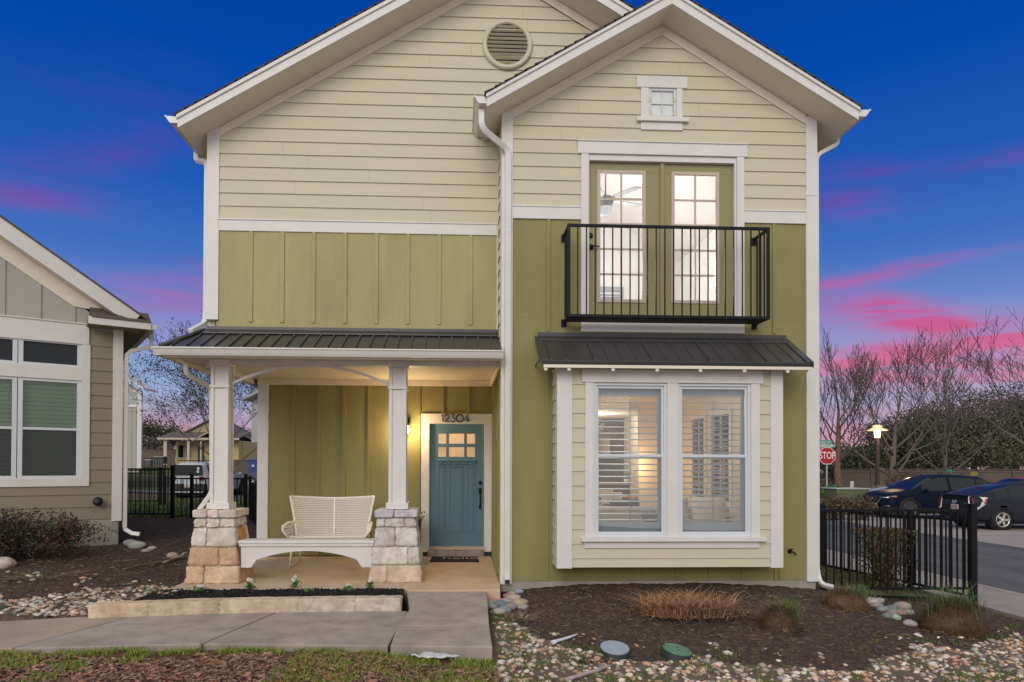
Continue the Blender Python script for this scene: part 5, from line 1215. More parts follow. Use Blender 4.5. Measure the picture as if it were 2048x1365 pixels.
m.prism([(y_-.3, Zp(877.5)), (y_+3.2, Zp(863)), (y_+3.2, Zp(861.5)), (y_-.3, Zp(876))], 'x', U(317), U(478)); m.build('roof', MT['shingle2'], YB)
m = MB(); m.box(U(317), U(478), y_-.33, y_-.27, Zp(880), Zp(876.5)); m.prism([(U(397), Zp(877)), (U(416), Zp(866.5)), (U(436), Zp(877)), (U(436), Zp(875)), (U(416), Zp(864.5)), (U(397), Zp(875))], 'y', y_-.4, y_+2); m.build('fascia', MT['beige'], YB)
for a, b in ((327, 333), (373, 378), (399, 401.5)):
    q = MB(); q.box(U(a), U(b), y_, y_+.3, bz0-.2, Zp(879)); q.build('porch_post', MT['beige'], YB)
for a, b in ((337, 351), (353, 366)):
    q = MB(); q.box(U(a), U(b), y_+2.12, y_+2.19, Zp(917), Zp(888)); wd_ = q.build('window', MT['beige'], YB)
    q = MB(); q.box(U(a+1.5), U(b-1.5), y_+2.08, y_+2.11, Zp(915), Zp(890)); q.build('pane', MT['dglass'], wd_)
q = MB(); q.box(U(379), U(396), y_+2.1, y_+2.19, bz0-.1, Zp(892)); q.build('door', mat('dark green door', (.03, .05, .045), .6), YB)
# grey house, left of it
zc = 40; U = lambda px: A(px, 900, zc)[0]; Zp = lambda py: A(280, py, zc)[2]; y_ = A(280, 900, zc)[1]
GB = thing('grey_house', 'tall grey house with white corner trim just past the tan house', 'house', (U(275), y_, Zp(935)))
m = MB(); m.prism([(U(170), y_), (U(279), y_), (U(279)-4.6, y_+8), (U(170)-4.6, y_+8)], 'z', Zp(945), Zp(783)); m.prism([(U(170), Zp(783)), (U(279), Zp(783)), (U(245), Zp(762)), (U(170), Zp(762))], 'y', y_+.01, y_+.2); m.build('wall', MT['greybat'], GB)
m = MB()
for k in range(7): u = U(277)-.15-k*.26; m.box(u-.02, u+.02, y_-.03, y_-.002, Zp(940), Zp(817))
m.build('batten', MT['greybat'], GB)
m = MB(); m.box(U(274.5), U(283), y_-.05, y_+.1, Zp(938), Zp(783)); m.build('corner_board', MT['trim'], GB)
m = MB(); m.box(U(240), U(273), y_-.05, y_-.002, Zp(815), Zp(780)); wd_ = m.build('window', MT['trim'], GB); m = MB(); m.box(U(246), U(271.5), y_-.07, y_-.052, Zp(808), Zp(797)); m.box(U(246), U(271.5), y_-.07, y_-.052, Zp(795), Zp(784)); m.build('pane', mat('pale curtain', (.35, .40, .35), .5), wd_)
m = MB(); m.prism([(U(297), Zp(782)), (U(240), Zp(748)), (U(240), Zp(744)), (U(297), Zp(778))], 'y', y_-.7, y_+1.2); m.build('roof', MT['trim'], GB)
# white sided house behind ours
zc = 31; U = lambda px: A(px, 900, zc)[0]; Zp = lambda py: A(505, py, zc)[2]; y_ = A(505, 900, zc)[1]
WB = thing('white_house', 'white lap sided house whose corner shows beside the porch wall', 'house', (U(520), y_, Zp(950)))
m = MB(); lap(m, lambda u, z, d: (u, y_-d, z), Zp(885), Zp(800), .16, U(503), U(640), start=Zp(885)); m.box(U(503), U(640), y_, y_+8, Zp(885), Zp(800)); m.box(U(513.5), U(640), y_+.4, y_+8, Zp(955), Zp(885)); m.build('wall', mat('white lap siding', (.60, .60, .60), .6), WB)
m = MB(); m.prism([(U(492), Zp(802)), (U(560), Zp(768)), (U(640), Zp(768)), (U(640), Zp(763)), (U(560), Zp(763)), (U(492), Zp(797.5))], 'y', y_-.5, y_+8); m.build('roof', MT['trim'], WB)
m = MB(); m.box(U(513.3), U(517), y_+.32, y_+.42, Zp(948), Zp(885.5)); m.build('corner_board', MT['trim'], WB)
zc = 90; U = lambda px: A(px, 900, zc)[0]; Zp = lambda py: A(480, py, zc)[2]; y_ = A(480, 900, zc)[1]
PB = thing('pale_house', 'distant pale house behind the glowing street lamp', 'house', (U(485), y_, Zp(925)))
m = MB(); m.box(U(455), U(520), y_, y_+8, Zp(930), Zp(893)); m.build('wall', MT['greybat'], PB)
m = MB(); m.prism([(U(452), Zp(894)), (U(490), Zp(872)), (U(524), Zp(894)), (U(524), Zp(892)), (U(490), Zp(869)), (U(452), Zp(892))], 'y', y_-.5, y_+8); m.build('roof', MT['shingle2'], PB)
# small objects on the left: air conditioners, bin, meter box
def acunit(px0, px1, py0, py1, zc, lab):
    x0, y, z1 = A(px0, py0, zc); x1, _, z0 = A(px1, py1, zc); t = thing('air_conditioner', lab, 'air conditioner', ((x0+x1)/2, y, z0), group='air conditioning units by the far houses')
    m = MB(); w_ = x1-x0; m.box(x0, x1, y, y+w_, z0, z1); m.build('case', mat('grey louvred case', (.06, .065, .07), .6, .3, 20, stretch=(1, 1, 8)), t, bevel=.03)
    m = MB(); m.box(x0-.02, x1+.02, y-.02, y+w_+.02, z1+.002, z1+.05); m.build('top', MT['greybat'], t)
acunit(289, 301, 921, 935, 40, 'dark air conditioner at the foot of the grey house'); acunit(308, 327, 914, 928, 60, 'distant air conditioner left of the yellow bungalow')
x, y, z = A(509, 950, 46)
t = thing('recycling_bin', 'blue wheeled recycling bin standing by the white house', 'bin', (x, y, z))
m = MB(); m.add([(x+a*w_, y+b*w_, z+h) for h, w_ in ((.06, .24), (.95, .32)) for a, b in ((-1,-1),(1,-1),(1,1),(-1,1))], [(0,3,2,1),(4,5,6,7),(0,1,5,4),(1,2,6,5),(2,3,7,6),(3,0,4,7)]); m.build('tub', mat('blue plastic', (.02, .07, .26), .5), t, bevel=.02)
m = MB(); m.box(x-.35, x+.35, y-.36, y+.36, z+.952, z+1.03); m.build('lid', mat('dark blue plastic', (.015, .05, .2), .5), t, bevel=.02)
m = MB(); m.prism([(x-.10, z+.55), (x+.10, z+.55), (x, z+.73)], 'y', y-.325, y-.30); m.build('recycling_mark', MT['whitepl'], t)
for s_ in (-1, 1):
    m = MB(); m.lathe([(0, -.03), (.1, -.03), (.1, .03), (0, .03)], (x+s_*.25, y+.25, z+.1), 14, 0, 'x'); m.build('wheel', MT['rubber'], t)
# wooden fences
def wfence(name, x0, y0, x1, y1, z0, h, lab, npan=None):
    t = thing(name, lab, 'fence', (x0, y0, z0)); d = Vector((x1-x0, y1-y0, 0)); L_ = d.length; d.normalize(); nr = Vector((-d.y, d.x, 0)); np_ = max(1, int(L_/2.4))
    for k in range(np_):
        m = MB(); a = Vector((x0, y0, z0))+d*(L_*k/np_); wl_ = L_/np_; nb = int(wl_/.15); r = random.Random(k)
        for j in range(nb):
            c = a+d*(wl_*(j+.5)/nb); hh = h*(1+r.uniform(-.01, .01)); m.obox(c+Vector((0, 0, hh/2)), d*(wl_/nb/2-.006), nr*(.01+r.uniform(0, .004)), (0, 0, hh/2))
        m.build('board_panel', MT['wood'], t)
    for k in range(np_+1):
        m = MB(); c = Vector((x0, y0, z0))+d*(L_*k/np_)-nr*.06; m.obox(c+Vector((0, 0, h/2)), d*.045, nr*.045, (0, 0, h/2+.02)); m.build('post', MT['wood'], t)
    m = MB(); c = Vector((x0, y0, z0))+d*L_/2; m.obox(c+Vector((0, 0, h+.03))-nr*.02, d*L_/2, nr*.08, (0, 0, .02)); m.obox(c+Vector((0, 0, h-.12))-nr*.03, d*L_/2, nr*.02, (0, 0, .05)); m.build('cap_rail', MT['wood'], t)
wfence('wooden_fence', 25.6, 36.0, 64, 34.5, -.5, 1.84, 'long weathered wooden board fence behind the parked cars')
xa, ya, za = A(283, 936, 72); xb, yb_, zb2 = A(330, 936, 72); wfence('wooden_fence', xa, ya, xb+1, yb_, za-.2, 2.1, 'dark wooden fence left of the yellow bungalow')
xa, ya, za = A(462, 962, 60); xb, yb_, zb2 = A(520, 962, 60); wfence('wooden_fence', xa, ya, xb+1, yb_, za-.2, 2.0, 'dark wooden fence below the distant street lamp')
# ================================================================ TREES AND PLANTS
def grow(mb, p, d, L_, r, lv, rr, tips=None, spread=.55, up=.12, nseg=4, nb=(2, 3), curve=.15, minr=.006, sides=5, split=(.35, 1)):
    pts = [p.copy()]; rs = [r]; q = p.copy(); dd = d.normalized(); segs = []
    for k in range(nseg):
        dd = (dd+Vector((rr.uniform(-1, 1), rr.uniform(-1, 1), rr.uniform(-.6, .8)))*curve+Vector((0, 0, up*.35))).normalized()
        q = q+dd*(L_/nseg); pts.append(q.copy()); rs.append(max(minr, r*(1-.6*(k+1)/nseg))); segs.append((q.copy(), dd.copy(), rs[-1]))
    mb.tube(pts, rs, sides if r > .03 else 4 if r > .012 else 3)
    if lv == 0:
        if tips is not None: tips += [a for a, b, c in segs]
        return
    n = rr.randint(*nb)
    for k in range(n):
        t = split[0]+(split[1]-split[0])*(k+rr.random())/n; i = min(len(segs)-1, int(t*nseg)); a, b, c = segs[i]
        ax = Vector((rr.uniform(-1, 1), rr.uniform(-1, 1), rr.uniform(-.5, 1))).normalized(); nd_ = (b*(1-spread)+ax*spread+Vector((0, 0, up))).normalized()
        grow(mb, a, nd_, L_*rr.uniform(.55, .78), max(minr, c*.72), lv-1, rr, tips, spread, up, nseg, nb, curve, minr, sides, split)
    grow(mb, segs[-1][0], segs[-1][1], L_*.7, max(minr, rs[-1]), lv-1, rr, tips, spread, up, nseg, nb, curve, minr, sides, split)
def bare_tree(loc, h, r, seed, label, grp, lv=4, th=.25, spread=.5, up=.2, limbs=6, mt='bark', minr=.012, limbL=.42, cat='tree', tw='grey twigs', tc_=(.115, .098, .086)):
    rr = random.Random(seed); t = thing('bare_tree', label, cat, loc, group=grp); p = Vector(loc)
    m = MB(); H_ = h*th; pts = [p+Vector((0, 0, -.3))]+[p+Vector((rr.uniform(-.08, .08), rr.uniform(-.08, .08), H_*k/4)) for k in range(1, 5)]
    pts.append(p+Vector((rr.uniform(-.2, .2), 0, h*.62))); m.tube(pts, [r*1.25, r, r*.92, r*.85, r*.8, r*.32], 9); m.build('trunk', MT[mt], t)
    m = MB(); tips = []; top = pts[-1]
    for k in range(limbs):
        s = k/limbs; z = H_*(.8+.0*s)+(h*.62-H_)*s; a = k*2.4+rr.random(); rad = r*(.40-.18*s)
        base = pts[-2].lerp(top, max(0, (z-H_)/(h*.62-H_)) if z > H_ else 0)
        d = Vector((math.cos(a), math.sin(a), .55+.7*s))
        grow(m, base, d, h*limbL*(1-.35*s), rad, lv-1, rr, tips, spread, up, minr=minr)
    grow(m, top, Vector((0, 0, 1)), h*.24, r*.3, lv-1, rr, tips, spread, up, minr=minr)
    m.build('crown', mat(tw, tc_, .95, .2, 8), t, recalc=False); return t, tips
def leafset(name, pts, size, cols, parent=None, label=None, cat=None, kind=None, aspect=.6, group=None):
    n = len(pts); a = rng.normal(size=(n, 3)); a /= np.linalg.norm(a, axis=1)[:, None]; b = rng.normal(size=(n, 3)); b = b-(b*a).sum(1)[:, None]*a; b /= np.linalg.norm(b, axis=1)[:, None]
    s = (size*(.6+.8*rng.random(n)))[:, None]; e, f = a*s, b*s*aspect
    V = np.stack([pts-e, pts+f, pts+e, pts-f], 1).reshape(-1, 3); Fq = np.arange(n*4).reshape(n, 4)
    o = np_mesh(name, V, Fq, cols, MT['leaf'], parent)
    return tag(o, label, cat, group, kind) if label else o
def leafy_tree(loc, h, w_, seed, label, grp, n=9000, col=((.020, .030, .012), (.055, .070, .028)), size=.16, name='evergreen_tree', base=.15, tr=.2, lumps=26):
    rr = np.random.default_rng(seed); t = thing(name, label, 'tree', loc, group=grp); R2 = random.Random(seed)
    m = MB(); p = Vector(loc); m.tube([p+Vector((0, 0, -.4)), p+Vector((.1, 0, h*.3)), p+Vector((-.1, .1, h*.75))], [tr, tr*.8, tr*.3], 7)
    cs = []
    for k in range(lumps):
        u = rr.random(); a = rr.random()*6.28; zf = base+(1-base)*(.12+.8*u); rad = w_*math.sqrt(max(.05, 1-((u-.35)/.75)**2))*rr.uniform(.35, .85)
        c = np.array([loc[0]+rad*math.cos(a), loc[1]+rad*math.sin(a), loc[2]+h*zf]); cs.append((c, w_*rr.uniform(.22, .42)))
        q = Vector((p.x, p.y, p.z+h*min(.72, zf*.7))); m.tube([q, q.lerp(Vector(c), .6)+Vector((0, 0, .2)), Vector(c)], [tr*.3, tr*.16, .03], 4)
    m.build('trunk', MT['bark'], t)
    P_ = []; C_ = []; per = n//lumps
    for c, r_ in cs:
        d = rr.normal(size=(per, 3)); d /= np.linalg.norm(d, axis=1)[:, None]; d *= (rr.random((per, 1))**.33)*r_*np.array([[1.1, 1.1, .75]])
        P_.append(c+d); k = rr.random((per, 1)); C_.append((np.array(col[0])*(1-k)+np.array(col[1])*k)*rr.uniform(.75, 1.25))
    leafset('crown', np.concatenate(P_), size, np.concatenate(C_), t); return t
# --- right side
x, y, z = A(1676, 985, 40); bare_tree((x, y, -.5), 8.6, .22, 11, 'tall straight bare tree behind the stop sign', 'bare winter trees along the street', 4, .22, .42, .22, 9, 'barkred', .010, .30)
x, y, z = A(1786, 990, 37); bare_tree((x, y, -.5), 7.0, .22, 5, 'wide spreading bare tree behind the street lamp', 'bare winter trees along the street', 5, .20, .50, .10, 8, 'bark', .010, .46)
x, y, z = A(2125, 990, 31); bare_tree((x, y, -.5), 7.2, .28, 23, 'bare tree leaning in from the right edge', 'bare winter trees along the street', 5, .25, .50, .10, 8, 'bark', .010, .48)
x, y, z = A(1890, 990, 47); bare_tree((x, y, -.5), 7.0, .2, 37, 'small bare tree right behind the wooden fence', 'bare winter trees along the street', 4, .2, .55, .10, 7, 'bark', .014, .5)
for i, (px, top, zc, w_, lab) in enumerate(((1712, 905, 58, 4.2, 'low dark evergreen tree behind the stop sign tree'), (1790, 858, 56, 4.6, 'dark evergreen tree behind the street lamp'), (1868, 822, 58, 5.0, 'dark evergreen tree above the blue car'), (1945, 795, 56, 5.2, 'tall dark evergreen tree above the grey hatchback'), (2030, 782, 58, 5.4, 'tallest dark evergreen tree at the right edge'), (2110, 775, 57, 5.4, 'dark evergreen tree just past the right edge'))):
    x, y, z = A(px, 980, zc); zt_ = A(px, top, zc)[2]
    leafy_tree((x, y, -.5), zt_+.5, w_, 100+i, lab, 'evergreen trees beyond the wooden fence', 15000, ((.050, .055, .032), (.13, .125, .080)), .095)
def brush(name, c, ext, n, size, cols, label, cat, stems=26, seed=1, group=None, flatTop=None, stemc=(.10, .07, .05), stemr=.008, hollow=.35):
    rr = np.random.default_rng(seed); R2 = random.Random(seed); t = thing(name, label, cat, (c[0], c[1], c[2]), group=group)
    m = MB()
    for k in range(stems):
        a = R2.random()*6.28; e = R2.random()**.5; b = Vector((c[0]+ext[0]*.25*math.cos(a)*e, c[1]+ext[1]*.25*math.sin(a)*e, c[2]-.05)); tp = Vector((c[0]+ext[0]*.9*math.cos(a)*e, c[1]+ext[1]*.9*math.sin(a)*e, c[2]+ext[2]*R2.uniform(.6, 1.0)))
        md = b.lerp(tp, .5)+Vector((R2.uniform(-.1, .1)*ext[0], R2.uniform(-.1, .1)*ext[1], 0)); m.tube([b, md, tp], [stemr, stemr*.7, stemr*.35], 4)
        for j in range(3): q = b.lerp(tp, R2.uniform(.3, .9)); m.tube([q, q+Vector((R2.uniform(-1, 1)*ext[0], R2.uniform(-1, 1)*ext[1], R2.uniform(0, .7)*ext[2]))*.35], [stemr*.5, stemr*.3], 3)
    m.build('stems', mat(name+' stems', stemc, .9), t, recalc=False)
    d = rr.normal(size=(n, 3)); d /= np.linalg.norm(d, axis=1)[:, None]; rad = (hollow+(1-hollow)*rr.random((n, 1)))
    P_ = np.array([[c[0], c[1], c[2]+ext[2]*.52]])+d*rad*np.array([[ext[0], ext[1], ext[2]*.52]])
    P_ += (np.sin(P_*7+seed)*.06)*np.array([[ext[0], ext[1], ext[2]]])
    if flatTop: P_ = np.stack([c[0]+(rr.random(n)*2-1)*ext[0], c[1]+(rr.random(n)*2-1)*ext[1], c[2]+ext[2]*(1-rr.random(n)**flatTop)], 1)
    cc = np.array(cols)[rr.integers(0, len(cols), n)]*(.65+.7*rr.random((n, 1)))
    leafset('leaves', P_, size, cc, t); return t
RD = [(.10, .035, .03), (.13, .055, .035), (.06, .075, .025), (.09, .10, .035), (.05, .03, .02)]
x, y, z = A(1668, 1020, 25.5); brush('hedge_shrub', (x, y, -.45), (.75, .6, 1.0), 1500, .045, RD+[(.22, .15, .08)], 'reddish clipped shrub below the stop sign', 'shrub', 26, 2, 'shrubs by the utility box')
x, y, z = A(1722, 1015, 25.5); brush('hedge_shrub', (x, y, -.45), (.62, .5, .95), 1100, .045, RD+[(.22, .15, .08)], 'reddish clipped shrub in front of the green utility box', 'shrub', 24, 3, 'shrubs by the utility box')
x, y, z = A(1668, 975, 29); brush('yucca', (x, y, -.2), (.55, .4, .9), 260, .16, [(.05, .11, .03), (.08, .15, .05)], 'spiky green plant behind the reddish shrub', 'plant', 8, 4)
x, y, z = A(1813, 985, 36.5); brush('hedge_shrub', (x, y, -.5), (1.3, .8, 1.75), 2200, .06, [(.10, .05, .035), (.14, .08, .05), (.08, .05, .03)], 'rust coloured shrub at the foot of the spreading bare tree', 'shrub', 30, 5)
x, y, z = A(1772, 985, 34); brush('hedge_shrub', (x, y, -.5), (1.0, .6, 1.3), 1100, .05, [(.28, .24, .17), (.2, .18, .1)], 'pale dry shrub beside the lamp post', 'shrub', 30, 6, stemc=(.25, .2, .15))
brush('trimmed_shrub', (6.72, 1.45, -.30), (.37, .32, .86), 2300, .022, [(.07, .10, .025), (.10, .11, .035), (.13, .055, .03), (.09, .045, .03)], 'square trimmed shrub with bare stems behind the right fence', 'shrub', 46, 8, flatTop=2.2, stemc=(.085, .05, .035))
# --- ornamental grass clumps and dry tufts
def clump(name, px, py, zg, rx, ry, h, n, cols, label, cat, green=None, lean=.9, wd=.006, dome=0, grp=None, rnd=False):
    gx, gy = Gt(px, py); z0 = float(H0(gx, gy)); t = thing(name, label, cat, (gx, gy, z0), group=grp)
    a = rng.random(n)*6.28; r_ = rng.random(n)**.5; x = gx+rx*r_*np.cos(a)*.75; y = gy+ry*r_*np.sin(a)*.75
    z = z0-.02+(dome*(1-r_**2) if dome else 0); hh = h*(.45+.8*rng.random(n))*(1-.45*r_**2 if dome else 1)
    cc = np.array(cols)[rng.integers(0, len(cols), n)]*(.6+.8*rng.random((n, 1)))
    blades('dry_blades', x, y, z*np.ones(n), hh, wd, cc, None, None, lean, parent=t, dirv=(np.cos(a+rng.normal(size=n)*(2. if rnd else .6)), np.sin(a+rng.normal(size=n)*(2. if rnd else .6))))
    if rnd:
        k = 500; a2 = rng.random(k)*6.28; r2 = rng.random(k)**.5; blades('fallen_blades', gx+rx*r2*np.cos(a2), gy+ry*r2*np.sin(a2), np.full(k, z0+.01), .07, wd, np.array(cols)[rng.integers(0, len(cols), k)]*(.5+.8*rng.random((k, 1))), None, None, 4., parent=t)
    if dome:
        m = MB(); m.col = tuple(np.array(cols[0])*.45); m.blob((gx, gy, z0+dome*.15), (rx*.72, ry*.72, dome*.95), 0, 3, .15, 2.5, px); m.build('tussock', MT['leaf'], t, recalc=False)
    if green:
        k = green[0]; a = rng.random(k)*6.28; x = gx+green[1]+rx*.6*rng.normal(size=k)*.5; y = gy+ry*.4*rng.normal(size=k)*.5
        blades('green_blades', x, y, np.full(k, z0+dome*.6), green[2]*(.4+.8*rng.random(k)), .006, grasscol(k, (.06, .13, .03), (.17, .24, .08)), None, None, .8, parent=t)
    return t
RU = [(.38, .19, .10), (.30, .14, .07), (.48, .30, .18), (.22, .11, .06), (.42, .25, .13)]
clump('dry_fern', 1372, 1218, -.1, .74, .42, .26, 1700, RU, 'wide clump of rust coloured dried fronds on the soil', 'dried plant', None, 1.25, .009, rnd=True)
TN = [(.22, .13, .07), (.30, .19, .10), (.15, .09, .05), (.38, .27, .15)]
clump('grass_clump', 1557, 1256, -.25, .25, .22, .17, 2200, TN, 'small round tussock alone in the middle of the soil', 'grass clump', (300, .07, .26), 1.0, .005, .19, 'ornamental grass clumps')
clump('grass_clump', 1692, 1213, -.2, .36, .26, .13, 2200, [(.30, .15, .07), (.22, .12, .05), (.16, .12, .05), (.36, .22, .12)], 'orange brown tussock in front of the house corner', 'grass clump', (330, .12, .20), 1.0, .005, .17, 'ornamental grass clumps')
clump('grass_clump', 1905, 1262, -.35, .50, .38, .18, 3600, [(.20, .12, .06), (.13, .08, .04), (.27, .17, .09)], 'largest brown tussock below the fence end post', 'grass clump', (330, .0, .42), 1.0, .006, .30, 'ornamental grass clumps')
clump('dry_twigs', 1045, 1238, -.16, .22, .2, .12, 260, [(.22, .15, .10), (.15, .1, .07), (.40, .33, .22)], 'low brown twiggy tuft beside the river stones', 'dried plant', None, 1.8, .006)
clump('dry_twigs', 80, 1150, -.02, .55, .40, .10, 420, [(.33, .26, .19), (.24, .17, .12), (.42, .35, .27)], 'flattened pale dry stalks on the left bed', 'dried plant', (60, -.1, .08), 2.6, .007)
clump('weed_tuft', 655+1170, 1200, -.36, .35, .22, .10, 400, [(.07, .12, .03), (.10, .15, .04)], 'low green weeds under the iron fence', 'weed', None, 1.0, .010)
clump('weed_tuft', 1182, 1290+32, -.35, .20, .14, .07, 260, [(.05, .055, .03), (.07, .08, .03)], 'dark weed growing against the pale box lid', 'weed', None, 1.1, .012)
# loose straws over the soil
N_ = 420; x = rng.uniform(.8, 6.8, N_); y = rng.uniform(-2.3, -.2, N_); chips('straw', x, y, Hn(x, y)+.012, .07, .0022, np.array([(.27, .19, .12)])*(.5+.8*rng.random((N_, 1))), 'dry straws and bits blown over the dark soil', 'straw', .3)
N_ = 260; x = rng.uniform(-7, -3.6, N_); y = rng.uniform(-.6, 2.2, N_); chips('straw', x, y, Hn(x, y)+.012, .07, .0025, np.array([(.34, .25, .15)])*(.4+.8*rng.random((N_, 1))), 'dry straws on the left soil bed', 'straw', .3)
# left shrub and far trees
gx, gy = -5.95, 1.25
brush('loropetalum_shrub', (-6.45, 1.35, .1), (1.35, .62, .80), 11000, .020, [(.045, .028, .026), (.07, .034, .034), (.030, .050, .022), (.05, .07, .030), (.13, .055, .045)], 'dark purple and green shrub against the tan house', 'shrub', 60, 12, stemc=(.03, .02, .018), stemr=.006, hollow=.15)
x, y, z = A(430, 940, 30); t, tips = bare_tree((x, y, .05), 5.6, .10, 52, 'slender tree with a few dark leaves behind the left column', 'trees beyond the back lawn', 5, .16, .58, .06, 11, 'bark', .006, .50, tw='thin dark twigs')
tp = np.array([tuple(p) for p in tips]); k = rng.random(len(tp)) < .75; tp = np.concatenate([tp[k]+rng.normal(size=(k.sum(), 3))*s_ for s_ in (.07, .25)])
leafset('leaves', tp, .042, np.array([(.06, .052, .055)])*(.5+1.2*rng.random((len(tp), 1))), t)
for i, (px, top, zc, w_, lab, col) in enumerate(((262, 838, 86, 5, 'rounded evergreen tree behind the grey house', ((.035, .045, .02), (.08, .09, .045))), (318, 852, 92, 4.5, 'lower evergreen tree left of the yellow bungalow', ((.04, .05, .025), (.09, .10, .05))), (296, 880, 80, 4.2, 'grey leafless thicket tree left of the yellow bungalow', ((.09, .08, .07), (.16, .145, .13))), (445, 868, 100, 6, 'grey leafless tree right of the yellow bungalow', ((.09, .08, .075), (.15, .14, .13))), (520, 862, 100, 6, 'grey leafless tree behind the white house', ((.09, .08, .075), (.15, .14, .13))))):
    x, y, z = A(px, 925, zc); zt_ = A(px, top, zc)[2]; leafy_tree((x, y, z-.5), zt_-z+.5, w_, 200+i, lab, 'trees beyond the back lawn', 5000, col, .15)
# flowers in the narrow bed
def flower(px, py, h, w_, seed, lab, nf):
    gx, gy = G(px, py, .0); z0 = max(.0, float(Hn(gx, gy))); rr = np.random.default_rng(seed); t = thing('white_flower_plant', lab, 'flower', (gx, gy, z0), group='white flower plants in the bed')
    n = 110; P_ = np.stack([gx+w_*rr.normal(size=n)*.45, gy+w_*rr.normal(size=n)*.3, z0+.01+h*.75*rr.random(n)], 1); leafset('leaves', P_, .017, grasscol(n, (.05, .13, .02), (.14, .24, .06)), t)
    m = MB()
    for k in range(nf):
        c = Vector((gx+w_*rr.normal()*.35, gy+w_*rr.normal()*.2, z0+h*rr.uniform(.65, 1.05))); q = MB()
        for j in range(5):
            a = j*1.257+rr.random(); e = Vector((math.cos(a), -.5*abs(math.sin(a))-.2, math.sin(a)))*.013; q.blob(tuple(c+e), (.010, .005, .010), 0, 1, .1)
        q.build('bloom', MT['whitepl'], t, recalc=False)
        m.tube([(gx, gy, z0), tuple(c)], .002, 3)
    m.build('stem', mat('flower stem', (.06, .12, .03)), t, recalc=False)
for a in ((400, 1186, .085, .10, 1, 'spreading leafy white flower plant at the left end of the bed', 3), (500, 1180, .13, .055, 2, 'upright white flower plant second from the left', 5), (590, 1176, .13, .055, 3, 'white flower plant in the middle of the bed', 4), (618, 1188, .05, .05, 4, 'small leafy plant without blooms near the edging', 0), (697, 1186, .085, .07, 5, 'low white flower plant second from the right', 3), (740, 1180, .12, .045, 6, 'white flower plant at the foot of the right pier', 3)): flower(*a)
# planter by the front door
t = thing('planter', 'tall black planter full of white flowers beside the front door', 'planter', (-.71, 1.80, .035)); m = MB(); OFF[t.name] = Vector((-.70, 1.92, 0))
m.add([(-.70+a*w_, 1.92+b*w_, z) for z, w_ in ((0, .11), (.62, .165)) for a, b in ((-1,-1),(1,-1),(1,1),(-1,1))], [(0,3,2,1),(4,5,6,7),(0,1,5,4),(1,2,6,5),(2,3,7,6),(3,0,4,7)]); m.box(-.875, -.525, 1.745, 2.095, .621, .655); m.build('pot', MT['blackpl'], t, bevel=.008)
n = 420; P_ = np.stack([-.70+rng.normal(size=n)*.085, 1.92+rng.normal(size=n)*.08, .66+.13*rng.random(n)], 1); leafset('leaves', P_, .022, grasscol(n, (.10, .20, .03), (.22, .34, .09)), t)
for k in range(16):
    q = MB(); c = (-.70+random.uniform(-.16, .16), 1.86+random.uniform(-.14, .1), .75+random.uniform(-.02, .07))
    for j in range(5): a = j*1.257; q.blob((c[0]+.018*math.cos(a), c[1]-.006, c[2]+.018*math.sin(a)), (.013, .007, .013), 0, 1, .1)
    q.build('bloom', MT['whitepl'], t, recalc=False)
